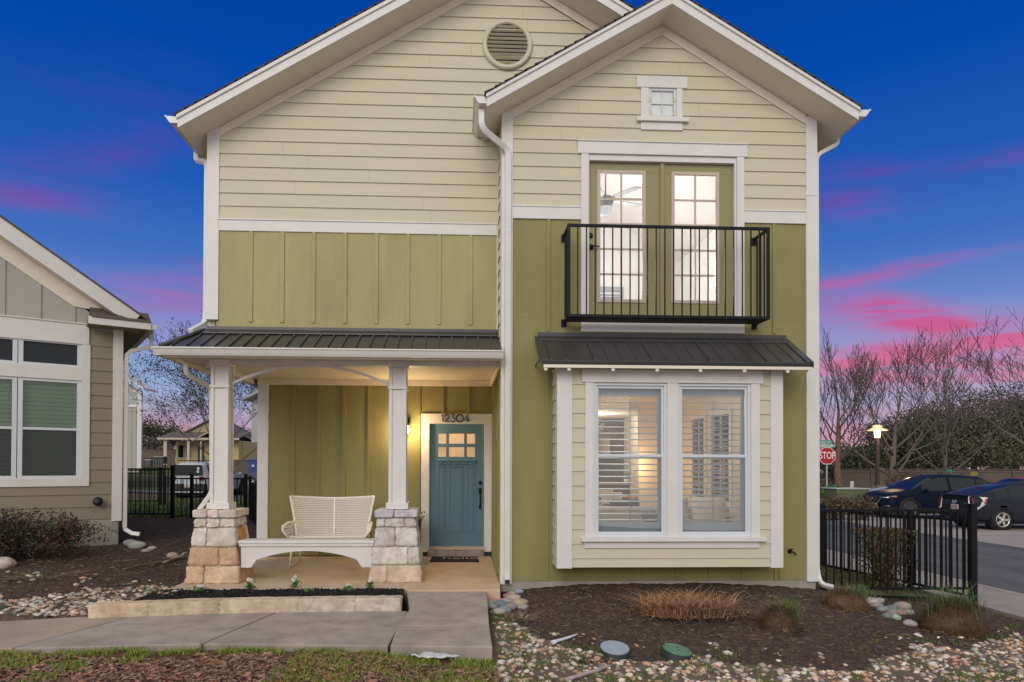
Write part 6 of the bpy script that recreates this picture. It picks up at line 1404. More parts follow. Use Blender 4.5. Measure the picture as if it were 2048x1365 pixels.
# ================================================================ CARS
def paint(name, col, rough=.22): return mat(name, col, rough+.1, .02, 3, spec=.05, coat=0)
def ctab(tab, xs):
    a = np.array(tab); x = a[:, 0]; y = a[:, 1]; v = np.interp(xs, x, y)
    k = np.array([1, 2, 3, 2, 1.]); k /= k.sum(); p = np.pad(v, 2, mode='edge'); s = np.convolve(p, k, 'valid'); s[0] = v[0]; s[-1] = v[-1]; return s
def car(label, loc, rz, L, W, Hh, top, belt, hwt, low, wb, wr, pm, glassx, pillars, ws, rg, group, clad=None, spokes=5, alloy='alloy', name='parked_car', details=None):
    t = thing(name, label, 'car', loc, rz, group, world=False)
    n = 84; xs = np.linspace(-L/2, L/2, n); T_ = ctab(top, xs); B_ = ctab(belt, xs); Hw = ctab(hwt, xs); Lo = ctab(low, xs)
    R = []
    for i in range(n):
        hw, zb, zt, zl = Hw[i], B_[i], T_[i], Lo[i]; zb = min(zb, zt-.02); h = zt-zb; tm = .30*h
        R.append([(0, zl), (hw-.14, zl), (hw-.03, zl+.07), (hw-.005, zl+.18), (hw, zl+.45*(zb-zl)), (hw-.004, zb-.20), (hw-.028, zb-.12), (hw-.022, zb-.07), (hw-.05, zb),
                  (hw-.075, zb+.05*min(1, h/.12)), (hw-.075-tm*.5, zb+h*.52), (hw-.085-tm*.82, zb+h*.82), (hw-.12-tm, zb+h*.91), (hw*.62-.2*tm, zb+h*.972), (hw*.3, zb+h*.995), (0, zt)])
    K = 16; V = []
    for i in range(n):
        for s in (1, -1):
            for (y, z) in R[i]: V.append((xs[i], s*y, z))
    def vi(i, s, k): return i*2*K+(0 if s > 0 else K)+k
    P_, Gs, Ck, Wn = [], [], [], []
    wx = wb; 
    for i in range(n-1):
        xm = (xs[i]+xs[i+1])/2
        for s in (1, -1):
            for k in range(K-1):
                f = (vi(i, s, k), vi(i+1, s, k), vi(i+1, s, k+1), vi(i, s, k+1))
                zc_ = sum(V[q][2] for q in f)/4; h = T_[i]-B_[i]
                cut = any((xm-w_)**2+(zc_-wr)**2 < (wr+.045)**2 for w_ in wx) and 1 <= k <= 7
                if cut: continue
                if 9 <= k <= 10 and glassx[0] < xm < glassx[1] and h > .17 and not any(a < xm < b for a, b in pillars): Gs.append(f)
                elif 11 <= k and ws[0] < xm < ws[1]: Wn.append(('windshield', f))
                elif 11 <= k and rg and rg[0] < xm < rg[1]: Wn.append(('rear_window', f))
                elif k <= 2 and clad: Ck.append(f)
                else: P_.append(f)
    P_.append(tuple(vi(0, 1, k) for k in range(K))+tuple(vi(0, -1, k) for k in range(K-2, 0, -1)))
    P_.append(tuple(vi(n-1, 1, k) for k in range(K))+tuple(vi(n-1, -1, k) for k in range(K-2, 0, -1)))
    def mk(nm, fs, mt):
        if not fs: return
        m = MB(); m.add(V, fs, 0, True); o = m.build(nm, mt, t)
        bm = bmesh.new(); bm.from_mesh(o.data); bmesh.ops.delete(bm, geom=[v for v in bm.verts if not v.link_faces], context='VERTS'); bmesh.ops.remove_doubles(bm, verts=bm.verts, dist=.0008); bmesh.ops.recalc_face_normals(bm, faces=bm.faces); bm.to_mesh(o.data); bm.free(); return o
    mk('body', P_, pm)
    for sgn in (1, -1):
        fs = [f for f in Gs if V[f[0]][1]*sgn > 0]
        grp_ = {}
        for f in fs:
            x = sum(V[q][0] for q in f)/4; key = sum(1 for a, b in pillars if x > b); grp_.setdefault(key, []).append(f)
        for g_ in grp_.values(): mk('side_window', g_, MT['cglass'])
    for nm in ('windshield', 'rear_window'): mk(nm, [f for a, f in Wn if a == nm], MT['cglass'])
    if Ck: mk('cladding', Ck, MT['blackpl'])
    m = MB(); m.box(-L/2+.25, L/2-.25, -W/2+.22, W/2-.22, .17, .5); m.build('underbody', MT['rubber'], t)
    for x in wx:
        for s in (1, -1):
            yo = s*(W/2-.012); w_ = MB(); w_.lathe([(0, -.105), (wr-.05, -.105), (wr, -.08), (wr, .08), (wr-.04, .105), (wr-.09, .108), (wr-.10, .07), (0, .06)], (0, 0, 0), 28, 0, 'y')
            w_.v = [(a+x, b*s+yo-s*.10, c+wr) for a, b, c in w_.v]; wo_ = w_.build('wheel', MT['rubber'], t)
            q = MB(); rr_ = wr-.095
            q.lathe([(rr_, .085), (rr_+.008, .112), (rr_-.012, .112), (rr_-.02, .08)], (0, 0, 0), 28, 0, 'y')
            for k in range(spokes):
                a = 2*math.pi*k/spokes; d = Vector((math.cos(a), 0, math.sin(a))); p_ = Vector((-math.sin(a), 0, math.cos(a)))
                q.obox(d*rr_*.5+Vector((0, .098, 0)), d*rr_*.5, (0, .008, 0), p_*(.030 if spokes > 5 else .036))
            q.lathe([(0, .11), (.05, .11), (.055, .09), (0, .09)], (0, 0, 0), 14, 0, 'y')
            q.v = [(a+x, b*s+yo-s*.10, c+wr) for a, b, c in q.v]; q.build('rim', MT[alloy], wo_)
            q = MB(); pts = [(x+(wr+.05)*math.cos(a), s*(W/2-.012+.0), wr+(wr+.05)*math.sin(a)) for a in np.linspace(-.25, math.pi+.25, 22)]
            q.tube(pts, .026, 6); q.build('wheel_arch', MT['blackpl'] if clad else pm, t)
            q = MB(); q.lathe([(wr+.05, -.02), (wr+.05, -.35), (0, -.35), (0, -.34)], (0, 0, 0), 20, 0, 'y'); q.v = [(a+x, b*s+s*(W/2), c+wr) for a, b, c in q.v]; q.build('wheel_well', MT['rubber'], t)
    def hwz(x, z):
        i = int(np.clip((x+L/2)/L*(n-1), 0, n-1)); rg_ = R[i]
        for (y0, z0), (y1, z1) in zip(rg_[:-1], rg_[1:]):
            if min(z0, z1) <= z <= max(z0, z1) and abs(z1-z0) > 1e-6: return y0+(y1-y0)*(z-z0)/(z1-z0)
        return Hw[i]
    for s in (1, -1):                                   # mirrors, handles, seams
        xm = ws[0]+.18+.25; q = MB(); zb = float(np.interp(xm, xs, B_))
        q.blob((xm, s*(W/2+.09), zb+.07), (.09, .11, .075), 0, 2, .05); q.tube([(xm, s*(W/2-.06), zb), (xm, s*(W/2+.05), zb+.04)], .022, 6); q.build('mirror', pm, t)
        for xh in (-.62, .38):
            q = MB(); y = hwz(xh, zb-.16); q.box(xh-.10, xh+.10, s*y-.02, s*y+.02, zb-.175, zb-.145); q.build('door_handle', pm, t, bevel=.006)
        for xh in (ws[0]+.62, -.30, -1.02):
            q = MB(); pts = [(xh+.02*k, s*(hwz(xh, z)+.0015), z) for k, z in enumerate(np.linspace(.36, zb-.01, 7))]; q.tube(pts, .0045, 3); q.build('door_seam', MT['rubber'], t)
    if details: details(t, hwz, lambda x, k: None, xs, T_, B_, Hw)
    return t
def plate(t, x, z, s, mt='whitepl', back=(.50, .42, .36)):
    m = MB(); m.box(x-.008, x+.008, -.155, .155, z-.08, z+.08); p = m.build('licence_plate', MT[mt], t)
    q = MB(); q.box(x+s*.009-.001, x+s*.009+.001, -.14, .14, z-.062, z+.062); q.build('plate_face', mat('plate face', back, .6, .2, 30), p)
def ring_emblem(t, x, z, s, kind):
    m = MB()
    el = lambda ry, rz, n=24, cz=0: [(x+s*.012, ry*math.cos(a), z+cz+rz*math.sin(a)) for a in np.linspace(0, 2*math.pi, n)]
    m.tube(el(.085, .058), .009, 6)
    if kind == 't': m.tube(el(.028, .054), .007, 6); m.tube(el(.062, .02, 20, .026), .007, 6)
    else: m.tube([(x+s*.012, -.075, z+.03), (x+s*.012, -.035, z+.022), (x+s*.012, 0, z-.018), (x+s*.012, .035, z+.022), (x+s*.012, .075, z+.03)], .009, 6)
    m.build('emblem', MT['chrome'], t)
def det_cx(t, hwz, _, xs, T_, B_, Hw):
    x = 2.262
    m = MB(); pts = [(-.50, .83), (.50, .83), (.56, .76), (.40, .56), (.25, .52), (-.25, .52), (-.40, .56), (-.56, .76)]
    m.prism(pts, 'x', x-.10, x+.022); m.build('grille', mat('grille mesh', (.012, .012, .013), .4, .4, 90), t)
    m = MB(); m.tube([(x-.13, -.86, .79), (x+.0, -.60, .77), (x+.03, -.43, .57), (x+.035, -.25, .51), (x+.035, .25, .51), (x+.03, .43, .57), (x+.0, .60, .77), (x-.13, .86, .79)], .017, 6); m.build('grille_trim', MT['chrome'], t)
    ring_emblem(t, x+.02, .72, 1, 'm'); plate(t, x+.035, .44, 1, back=(.55, .55, .52))
    for s in (1, -1):
        m = MB(); m.add([(x-.02, s*.52, .80), (x-.10, s*.76, .83), (x-.40, s*.905, .87), (x-.42, s*.915, .80), (x-.12, s*.80, .75), (x-.0, s*.56, .745), (x-.3, s*.5, .78)], [(0, 1, 2, 3, 4, 5), (0, 6, 1), (1, 6, 2), (2, 6, 3), (3, 6, 4), (4, 6, 5), (5, 6, 0)])
        h = m.build('headlight', mat('headlight lens', (.20, .21, .23), .08, .5, 14, spec=.8), t)
        q = MB(); q.blob((x-.13, s*.79, .79), (.04, .06, .028), 0, 2, 0); q.build('bulb', MT['chrome'], h)
        q = MB(); q.blob((x-.36, s*.908, .82), (.07, .012, .02), 0, 2, 0); q.build('side_marker', mat('amber lens', (.55, .18, .06), .3), h)
        q = MB(); q.obox((x-.12, s*.74, .47), (.03, s*-.01, 0), (-.02, .10, 0), (0, 0, .025)); q.build('fog_light', MT['chrome'], t)
    m = MB(); m.box(x-.06, x+.012, -.62, .62, .30, .40); m.build('lower_grille', MT['blackpl'], t, bevel=.02)
    m = MB(); m.prism([(-1.45, 1.70), (-1.25, 1.66), (-1.47, 1.66)], 'y', -.02, .02); m.build('roof_fin', bpy.data.materials['deep blue car paint'], t)
cxL = [(-2.275, .38), (-2.0, .24), (0, .20), (2.0, .24), (2.275, .36)]
car('dark blue crossover parked nose towards the street behind the grey hatchback', (16.35+2.275, 17.2, -.43), math.pi, 4.55, 1.84, 1.68,
    [(-2.275, 1.0), (-2.2, 1.2), (-2.05, 1.42), (-1.75, 1.57), (-1.2, 1.64), (-.4, 1.68), (.1, 1.655), (.42, 1.56), (.8, 1.36), (1.15, 1.14), (1.3, 1.07), (1.8, 1.0), (2.1, .92), (2.23, .84), (2.275, .70)],
    [(-2.275, .92), (-2, 1.10), (-1, 1.05), (.9, .99), (1.3, .97), (2.0, .86), (2.275, .66)], [(-2.275, .70), (-2.1, .86), (-1.5, .92), (1.45, .92), (1.95, .87), (2.15, .77), (2.275, .60)], cxL, (-1.38, 1.33), .355,
    paint('deep blue car paint', (.007, .012, .024)), (-1.9, .80), [(-1.42, -1.32), (-.33, -.25)], (.33, 1.22), (-2.2, -1.85), 'cars parked across the street', True, 10, 'darkalloy', details=det_cx)
def det_pr(t, hwz, _, xs, T_, B_, Hw):
    x = -2.225
    m = MB(); m.prism([(-.60, .93), (.60, .93), (.58, 1.03), (-.58, 1.03)], 'x', x-.028, x+.05); m.build('lower_rear_glass', MT['cglass'], t)
    m = MB(); m.box(x-.06, x+.25, -.66, .66, 1.045, 1.075); m.build('spoiler', bpy.data.materials['dark grey car paint'], t, bevel=.012)
    ring_emblem(t, x-.03, .845, -1, 't'); plate(t, x-.035, .68, -1, back=(.42, .27, .17))
    m = MB(); m.box(x-.028, x+.03, -.60, .60, .575, .79); m.build('hatch_panel', bpy.data.materials['dark grey car paint'], t, bevel=.02)
    for s in (1, -1):
        m = MB(); m.add([(x-.03, s*.58, 1.06), (x+.40, s*.845, 1.01), (x+.32, s*.895, .82), (x+.03, s*.845, .60), (x-.06, s*.64, .60), (x+.3, s*.5, .8)], [(0, 1, 2, 3, 4), (0, 5, 1), (1, 5, 2), (2, 5, 3), (3, 5, 4), (4, 5, 0)])
        h = m.build('tail_light', mat('clear tail lamp', (.62, .58, .57), .15, .1, 12), t)
        q = MB(); q.tube([(x-.035, s*.65, .97), (x+.0, s*.725, .93), (x+.005, s*.76, .80), (x-.02, s*.745, .66)], .014, 5); q.tube([(x+.36, s*.86, .97), (x+.32, s*.89, .89), (x+.28, s*.892, .83)], .024, 5); q.build('red_lens', MT['red'], h)
        q = MB(); q.blob((x-.02, s*.62, .45), (.02, .05, .025), 0, 1, 0); q.build('reflector', MT['red'], t)
    q = MB(); q.tube([(x+.42, .12, 1.13), (x+.28, -.10, 1.12), (x+.55, -.38, 1.20)], .012, 5); q.build('rear_wiper', MT['blackpl'], t)
    q = MB(); q.tube([(-.95, 0, 1.44), (-1.12, 0, 1.62)], .006, 5); q.build('antenna', MT['blackpl'], t)
    q = MB(); q.box(x-.022, x-.018, .35, .52, .80, .815); q.box(x-.022, x-.018, -.52, -.36, .79, .815); q.build('badge', MT['chrome'], t)
car('dark grey hatchback with its white tail lamps towards the street', (16.25+2.24, 12.55, -.43), 0, 4.48, 1.745, 1.49,
    [(-2.24, 1.03), (-2.15, 1.07), (-1.9, 1.15), (-1.3, 1.34), (-.7, 1.455), (-.1, 1.49), (.35, 1.44), (.9, 1.22), (1.35, 1.03), (1.6, .95), (2.1, .80), (2.24, .60)],
    [(-2.24, .94), (-2.0, .98), (-1.2, .95), (1.2, .88), (2, .74), (2.24, .54)], [(-2.24, .70), (-2.1, .80), (-1.6, .865), (-1.0, .8725), (1.4, .8725), (2.0, .80), (2.24, .55)],
    [(-2.24, .36), (-2.0, .26), (0, .18), (2.0, .20), (2.24, .28)], (-1.35, 1.35), .315, paint('dark grey car paint', (.026, .028, .038)), (-1.5, .85), [(-1.12, -1.04), (-.22, -.14)], (.35, 1.30), (-2.0, -.95), 'cars parked across the street', None, 5, 'alloy', details=det_pr)
gen = lambda H: ([(-2.25, .95), (-2.1, 1.15), (-1.6, H*.92), (-.8, H*.985), (-.1, H), (.4, H*.95), (.85, H*.80), (1.2, H*.67), (1.9, H*.60), (2.25, .62)], [(-2.25, .88), (-1, .96), (1.2, .90), (2, .78), (2.25, .58)])
a_, b_ = gen(1.5)
def det_plain(t, hwz, _, xs, T_, B_, Hw):
    for s in (1, -1):
        m = MB(); m.blob((2.12, s*.70, .72), (.16, .13, .06), 0, 2, 0); m.build('headlight', MT['whitepl'], t)
    m = MB(); m.box(2.2, 2.262, -.4, .4, .45, .62); m.build('grille', MT['blackpl'], t, bevel=.02)
car('pale silver car mostly hidden behind the dark blue crossover', (19.6+2.2, 22.3, -.43), math.pi, 4.5, 1.8, 1.5, a_, b_, [(-2.25, .7), (-2, .85), (1.4, .9), (2, .8), (2.25, .58)], cxL, (-1.35, 1.35), .32, paint('silver car paint', (.35, .40, .46)), (-1.5, .8), [(-1.12, -1.04), (-.22, -.14)], (.35, 1.2), (-1.9, -1.3), 'cars parked across the street', None, 5, details=det_plain)
a_, b_ = gen(1.52)
car('rust red car showing only its roof between the two dark cars', (26.0, 21.3, -.43), math.pi, 4.5, 1.8, 1.52, a_, b_, [(-2.25, .7), (-2, .85), (1.4, .9), (2, .8), (2.25, .58)], cxL, (-1.35, 1.35), .32, paint('rust red car paint', (.30, .06, .04)), (-1.5, .8), [(-1.12, -1.04), (-.22, -.14)], (.35, 1.2), (-1.9, -1.3), 'cars parked across the street', None, 5, details=det_plain)
def det_suv(t, hwz, _, xs, T_, B_, Hw):
    x = -2.085
    m = MB(); m.add([(x-.085, -.74, 1.08), (x-.085, .74, 1.08), (x-.01, .66, 1.54), (x-.01, -.66, 1.54), (x+.3, -.5, 1.1), (x+.3, .5, 1.1), (x+.3, .5, 1.5), (x+.3, -.5, 1.5)], [(0, 1, 2, 3), (0, 4, 5, 1), (1, 5, 6, 2), (2, 6, 7, 3), (3, 7, 4, 0)]); rw = m.build('rear_window', MT['cglass'], t)
    m = MB()
    for z in (1.24, 1.38): m.obox((x-.055+(z-1.24)*.16, -.50, z), (.03, 0, 0), (0, .055, 0), (0, 0, .055))
    m.build('sticker', MT['whitepl'], rw, bevel=.01)
    m = MB(); m.box(x-.075, x+.20, -.86, .86, .36, .70); m.build('bumper', MT['blackpl'], t, bevel=.05)
    for s in (1, -1):
        m = MB(); m.box(x-.06, x+.08, s*.66-.12, s*.66+.12, .84, 1.03); h = m.build('tail_light', MT['red'], t, bevel=.015)
        m = MB(); m.obox((x-.068, s*.66, .935), (.004, 0, 0), (0, .10, .075), (0, .008, -.01)); m.build('light_bar', MT['blackpl'], h)
        m = MB(); m.box(x-.08, x-.05, s*.62-.06, s*.62+.06, .50, .56); m.build('reflector', MT['red'], t)
        m = MB(); m.tube([(-1.8, s*.68, 1.70), (-1.7, s*.68, 1.74), (.2, s*.66, 1.75), (.3, s*.66, 1.68)], .018, 6); m.build('roof_rail', MT['blackpl'], t)
    plate(t, x-.07, .62, -1); m = MB(); m.box(x-.062, x-.05, -.16, .16, .93, .97); m.build('badge', MT['blackpl'], t)
cxx, cyy2, cz2 = A(385, 1000, 30.6)
car('boxy white sports utility car seen from behind beyond the iron fence', (cxx+.15, cyy2+2.0, -.03), math.radians(81), 4.23, 1.80, 1.68,
    [(-2.115, 1.10), (-2.06, 1.50), (-1.95, 1.62), (-1.6, 1.66), (0, 1.68), (.4, 1.64), (.65, 1.52), (.95, 1.22), (1.1, 1.12), (1.9, 1.05), (2.115, .92)],
    [(-2.115, 1.04), (-1.9, 1.08), (1.0, 1.05), (1.9, .98), (2.115, .85)], [(-2.115, .82), (-1.9, .89), (1.6, .90), (2.0, .84), (2.115, .74)], cxL, (-1.28, 1.30), .345,
    paint('white car paint', (.55, .58, .62), .3), (-1.75, .75), [(-1.25, -1.15), (-.3, -.2)], (.45, 1.05), None, 'cars parked across the street', True, 5, 'darkalloy', details=det_suv)
x, y, z = A(505, 960, 44); a_, b_ = gen(1.45)
t = car('distant dark car passing left of the white house', (x+1.2, y+1, .04), math.pi, 4.5, 1.8, 1.45, a_, b_, [(-2.25, .7), (-2, .85), (1.4, .9), (2, .8), (2.25, .58)], cxL, (-1.35, 1.35), .32, paint('slate car paint', (.08, .09, .12)), (-1.5, .8), [(-1.12, -1.04), (-.22, -.14)], (.35, 1.2), (-1.9, -1.3), 'cars parked across the street', None, 5, details=det_plain)

# ================================================================ STREET THINGS
def text_mesh(body, size, depth, mtm, parent, name, Mx, ext=0.0):
    c = bpy.data.curves.new(name, 'FONT'); c.body = body; c.size = size; c.align_x = 'CENTER'; c.align_y = 'CENTER'; c.extrude = depth; c.offset = ext
    o = bpy.data.objects.new(name+'_src', c); COL.objects.link(o); dg = bpy.context.evaluated_depsgraph_get(); me = bpy.data.meshes.new_from_object(o.evaluated_get(dg)); bpy.data.objects.remove(o)
    me.transform(Mx); me.materials.clear(); me.materials.append(mtm); o = bpy.data.objects.new(name, me); COL.objects.link(o)
    if parent: o.parent = parent; OFF[o.name] = Vector((0, 0, 0))
    return o
# street lamp
x, y, z = A(1755, 985, 36); zt_ = A(1755, 849, 36)[2]
t = thing('street_lamp', 'brown lamp post with a glowing tiered pagoda shade', 'street lamp', (x, y, -.5))
pl = mat('brown lamp paint', (.045, .028, .022), .5)
m = MB(); m.box(x-.075, x+.075, y-.075, y+.075, -.5, zt_-.72); m.build('post', pl, t, bevel=.01); m = MB(); m.box(x-.12, x+.12, y-.12, y+.12, -.6, .72); m.build('base', pl, t, bevel=.02)
m = MB(); m.lathe([(.0, 0), (.13, .0), (.16, .38), (0, .38)], (x, y, zt_-.70), 16); m.build('glass_drum', emis('lamp glow', (1, .72, .40), 6), t)
m = MB(); m.lathe([(.12, .12), (.50, -.04), (.50, -.02), (.14, .16)], (x, y, zt_-.30), 24); m.build('shade', mat('lamp shade', (.5, .36, .22), .5, emit=(1, .66, .34), es=.9), t)
m = MB(); m.lathe([(.08, .05), (.25, .0), (.25, .015), (.10, .09), (0, .09)], (x, y, zt_-.12), 24); m.build('shade', bpy.data.materials['lamp shade'], t)
m = MB(); m.lathe([(0, 0), (.10, 0), (.12, .13), (0, .13)], (x, y, zt_-.26), 16); m.build('glass_drum', bpy.data.materials['lamp glow'], t)
lamp('street_light', (x, y-.7, zt_-.5), 55, (1, .70, .40), .2)
x, y, z = A(482, 895, 80); t = thing('street_lamp', 'distant lit street lamp between the yellow bungalow and the white house', 'street lamp', (x, y, A(482, 935, 80)[2]))
m = MB(); m.tube([(x, y, A(482, 940, 80)[2]), (x, y, z-.2)], .09, 8); m.build('post', pl, t); m = MB(); m.blob((x, y, z), (.30, .30, .30), 0, 2, 0); m.build('globe', emis('far lamp glow', (1, .80, .42), 22), t)
m = MB(); m.lathe([(0, .1), (.45, 0), (.45, .03), (0, .16)], (x, y, z+.25), 18); m.build('shade', pl, t)
# stop sign with street blades
x, y, z = A(1654, 912, 30); t = thing('stop_sign', 'red octagonal stop sign on a steel post under green street blades', 'stop sign', (x, y, -.5))
m = MB(); m.box(x-.03, x+.03, y+.01, y+.05, -.6, A(1654, 880, 30)[2]); m.build('post', mat('galvanised post', (.42, .42, .43), .5, metal=.4), t)
oc = lambda r: [(x+r*math.cos(math.radians(22.5+45*k)), z+r*math.sin(math.radians(22.5+45*k))) for k in range(8)]
m = MB(); m.prism(oc(.405), 'y', y-.012, y-.004); s_ = m.build('border', MT['whitepl'], t); m = MB(); m.prism(oc(.375), 'y', y-.018, y-.0125); fc_ = m.build('sign_face', mat('sign red', (.42, .006, .010), .5, .04), t)
text_mesh('STOP', .37, .003, MT['whitepl'], t, 'lettering', Matrix.Translation(Vector((0, -.022, z+.5)))@Matrix.Rotation(math.pi/2, 4, 'X')@Matrix.Diagonal((.80, 1.18, 1, 1)), .004)
for (p0, p1, q0, q1), cc in (((1630, 1664.5, 881, 887.5), (.03, .26, .20)), ((1630, 1671, 889, 895), (.26, .38, .30))):
    m = MB(); x0, x1 = A(p0, 884, 30)[0], A(p1, 884, 30)[0]; z0, z1 = A(1650, q1, 30)[2], A(1650, q0, 30)[2]; m.box(x0, x1, y-.02, y-.005, z0, z1); bl = m.build('street_blade', mat('sign green %d' % p1, cc, .5), t)
    q = MB(); r = random.Random(int(p1)); u = x0+.06
    while u < x1-.08:
        w_ = r.uniform(.03, .06); q.box(u, u+.012, y-.026, y-.021, z0+.03, z1-.03); q.box(u+.012, u+w_, y-.0255, y-.021, z0+.03+r.choice((0, .035)), z0+.045+r.choice((0, .035))); u += w_+.03
    q.build('blade_writing', MT['whitepl'] if p1 < 1668 else bpy.data.materials['sign green 1664.5'] if 'sign green 1664.5' in bpy.data.materials else MT['whitepl'], bl)
# utility box, post, small signs on the fence
x0, y0_, z0 = A(1674, 1016, 28); x1 = A(1741, 1016, 28)[0]; zt_ = A(1700, 977, 28)[2]
t = thing('utility_box', 'long green utility box with a pale lid beyond the street', 'utility box', ((x0+x1)/2, y0_, -.5))
m = MB(); m.box(x0, x1, y0_, y0_+1.2, -.6, zt_-.05); m.build('cabinet', mat('utility green', (.115, .13, .06), .6), t, bevel=.02); m = MB(); m.box(x0-.04, x1+.04, y0_-.04, y0_+1.24, zt_-.049, zt_); m.build('lid', mat('pale green lid', (.40, .44, .38), .5), t, bevel=.015)
x, y, z = A(1701, 976, 33); t = thing('marker_post', 'slanted pale utility marker post above the green box', 'marker post', (x, y, -.4)); t.rotation_euler = (0, .08, 0); OFF[t.name] = Vector((x, y, -.4))
m = MB(); m.box(x-.10, x+.07, y-.03, y+.03, -.4, A(1701, 963, 33)[2]); m.build('post', mat('pale marker', (.5, .5, .42), .6), t, bevel=.02)
for px, py, w_, c, lab in ((1876, 943, 6, (.02, .14, .07), 'small green sign on the wooden fence left'), (1898, 942, 9, (.03, .20, .17), 'small teal sign on the wooden fence middle'), (1948, 948, 11, (.25, .22, .04), 'small yellow sign on the wooden fence right')):
    x, y, z = A(px, py, 42); t = thing('small_sign', lab, 'sign', (x, y, z)); s_ = 42/F*w_/2; m = MB(); m.box(x-s_*1.3, x+s_*1.3, y-.02, y, z-s_*.75, z+s_*.75); m.build('plate', mat(lab[:14], c, .6, .3, 30), t); m = MB(); m.tube([(x, y+.01, z-1.6), (x, y+.01, z)], .02, 5); m.build('stake', MT['iron'], t)
# ================================================================ PORCH FURNITURE
y_ = 1.80
bl = thing('wicker_loveseat', 'white woven loveseat with flared back standing on the porch', 'bench', ((P(583, 1000, y_)[0]+P(750, 1000, y_)[0])/2, 1.6, 0))
xl_, xr_ = P(583, 998, y_)[0], P(749.5, 998, y_)[0]; bl0, br0 = P(600, 1080, y_)[0], P(738, 1080, y_)[0]; zt_ = P(660, 997, y_)[1]; zs = .40
cxb = (xl_+xr_)/2
def bk(u, v):       # back surface: u 0..1 across, v 0..1 up, slightly wrapped forward at the sides
    wl = bl0+(xl_-bl0)*v**1.25; wr_ = br0+(xr_-br0)*v**1.25; x = wl+(wr_-wl)*u; z = zs+(zt_-zs)*v-(.035*math.sin(math.pi*u) if v > .98 else .035*math.sin(math.pi*u)*v)
    return Vector((x, 1.78+.16*v-.22*abs(2*u-1)**3, z))
m = MB(); nu, nv = 52, 22
def cell(f, u0, u1, v0, v1, hole=.31):
    um, vm = (u0+u1)/2, (v0+v1)/2; du, dv = (u1-u0)*hole, (v1-v0)*.35
    o = [f(u0, v0), f(u1, v0), f(u1, v1), f(u0, v1)]; i_ = [f(um-du, vm-dv), f(um+du, vm-dv), f(um+du, vm+dv), f(um-du, vm+dv)]
    m.add([tuple(p) for p in o+i_], [(0, 1, 5, 4), (1, 2, 6, 5), (2, 3, 7, 6), (3, 0, 4, 7)])
for j in range(nv):
    for i in range(nu+1):
        s_ = .5*(j % 2); u0, u1 = max(0, (i-s_)/nu), min(1, (i+1-s_)/nu)
        if u1-u0 > .004: cell(bk, u0, u1, j/nv, (j+1)/nv)
o = m.build('backrest', MT['wicker'], bl, recalc=False); so_ = o.modifiers.new('s', 'SOLIDIFY'); so_.thickness = .007; so_.offset = 0
def st_(u, v): return Vector((bl0-.02+(br0-bl0+.04)*u, 1.20+.58*v, zs+.03+.02*math.cos(v*3)))
m = MB()
for j in range(16):
    for i in range(41):
        s_ = .5*(j % 2); u0, u1 = max(0, (i-s_)/40), min(1, (i+1-s_)/40)
        if u1-u0 > .004: cell(st_, u0, u1, j/16, (j+1)/16)
o = m.build('seat', MT['wicker'], bl, recalc=False); so_ = o.modifiers.new('s', 'SOLIDIFY'); so_.thickness = .014
m = MB(); fr = [bk(0, v) for v in np.linspace(0, 1, 12)]+[bk(u, 1) for u in np.linspace(.02, .98, 22)]+[bk(1, v) for v in np.linspace(1, 0, 12)]; m.tube(fr, .019, 8)
m.tube([bk(.5, v)-Vector((0, .012, 0)) for v in np.linspace(0, 1, 8)], .016, 8); m.build('back_frame', MT['wicker'], bl)
for s in (0, 1):
    sg = -1 if s == 0 else 1; b = bk(s, .38); f_ = Vector((b.x+sg*.07, 1.18, .60)); m = MB()
    m.tube([b, b.lerp(f_, .5)+Vector((sg*.03, 0, .015)), f_, f_+Vector((0, -.03, -.05)), Vector((b.x-sg*.02, 1.17, zs+.02))], [.022, .022, .026, .018, .016], 8)
    for k in range(9):
        a = Vector((b.x-sg*.01, 1.2+k*.065, zs+.02)); c = f_.lerp(b, k/9); m.tube([a, c+Vector((0, 0, -.01))], .006, 4)
    for k in range(4):
        z = zs+.05+k*.045; m.tube([(b.x-sg*.0+sg*.015*k, 1.18, z), (b.x-sg*.01+sg*.012*k, 1.75, z)], .007, 4)
    m.build('arm', MT['wicker'], bl)
for x in (bl0+.02, br0-.02):
    for ya, yb_ in ((1.24, 1.16), (1.74, 1.86)):
        m = MB(); m.tube([(x, ya, zs+.02), (x+(.03 if x > cxb else -.03), yb_, .0)], .013, 8); m.build('leg', MT['wicker'], bl)
    m = MB(); m.tube([(x+(.03 if x > cxb else -.03), 1.16, .014), (x+(.03 if x > cxb else -.03), 1.86, .014)], .012, 6); m.build('runner', MT['wicker'], bl)
bl.location.z = .03
# door mat
ma, mb_ = G(860, 1123, .05), G(958, 1123, .05); mc = G(864, 1111.8, .05); md_ = G(955, 1111.8, .05)
t = thing('door_mat', 'black door mat with pale lettering in front of the blue door', 'door mat', ((ma[0]+mb_[0])/2, ma[1], 0))
m = MB(); m.prism([ma, mb_, md_, mc], 'z', .03, .052); m.build('mat', mat('black coir', (.010, .009, .009), .95, .3, 90, .5, 200), t)
o = text_mesh('hello', .30, .001, mat('pale print', (.42, .33, .25), .9), t, 'lettering', Matrix.Translation(Vector((.10, (ma[1]+mc[1])/2-t.location.y-.0, .0535)))@Matrix.Diagonal((1.02, .88, 1, 1)), .002)
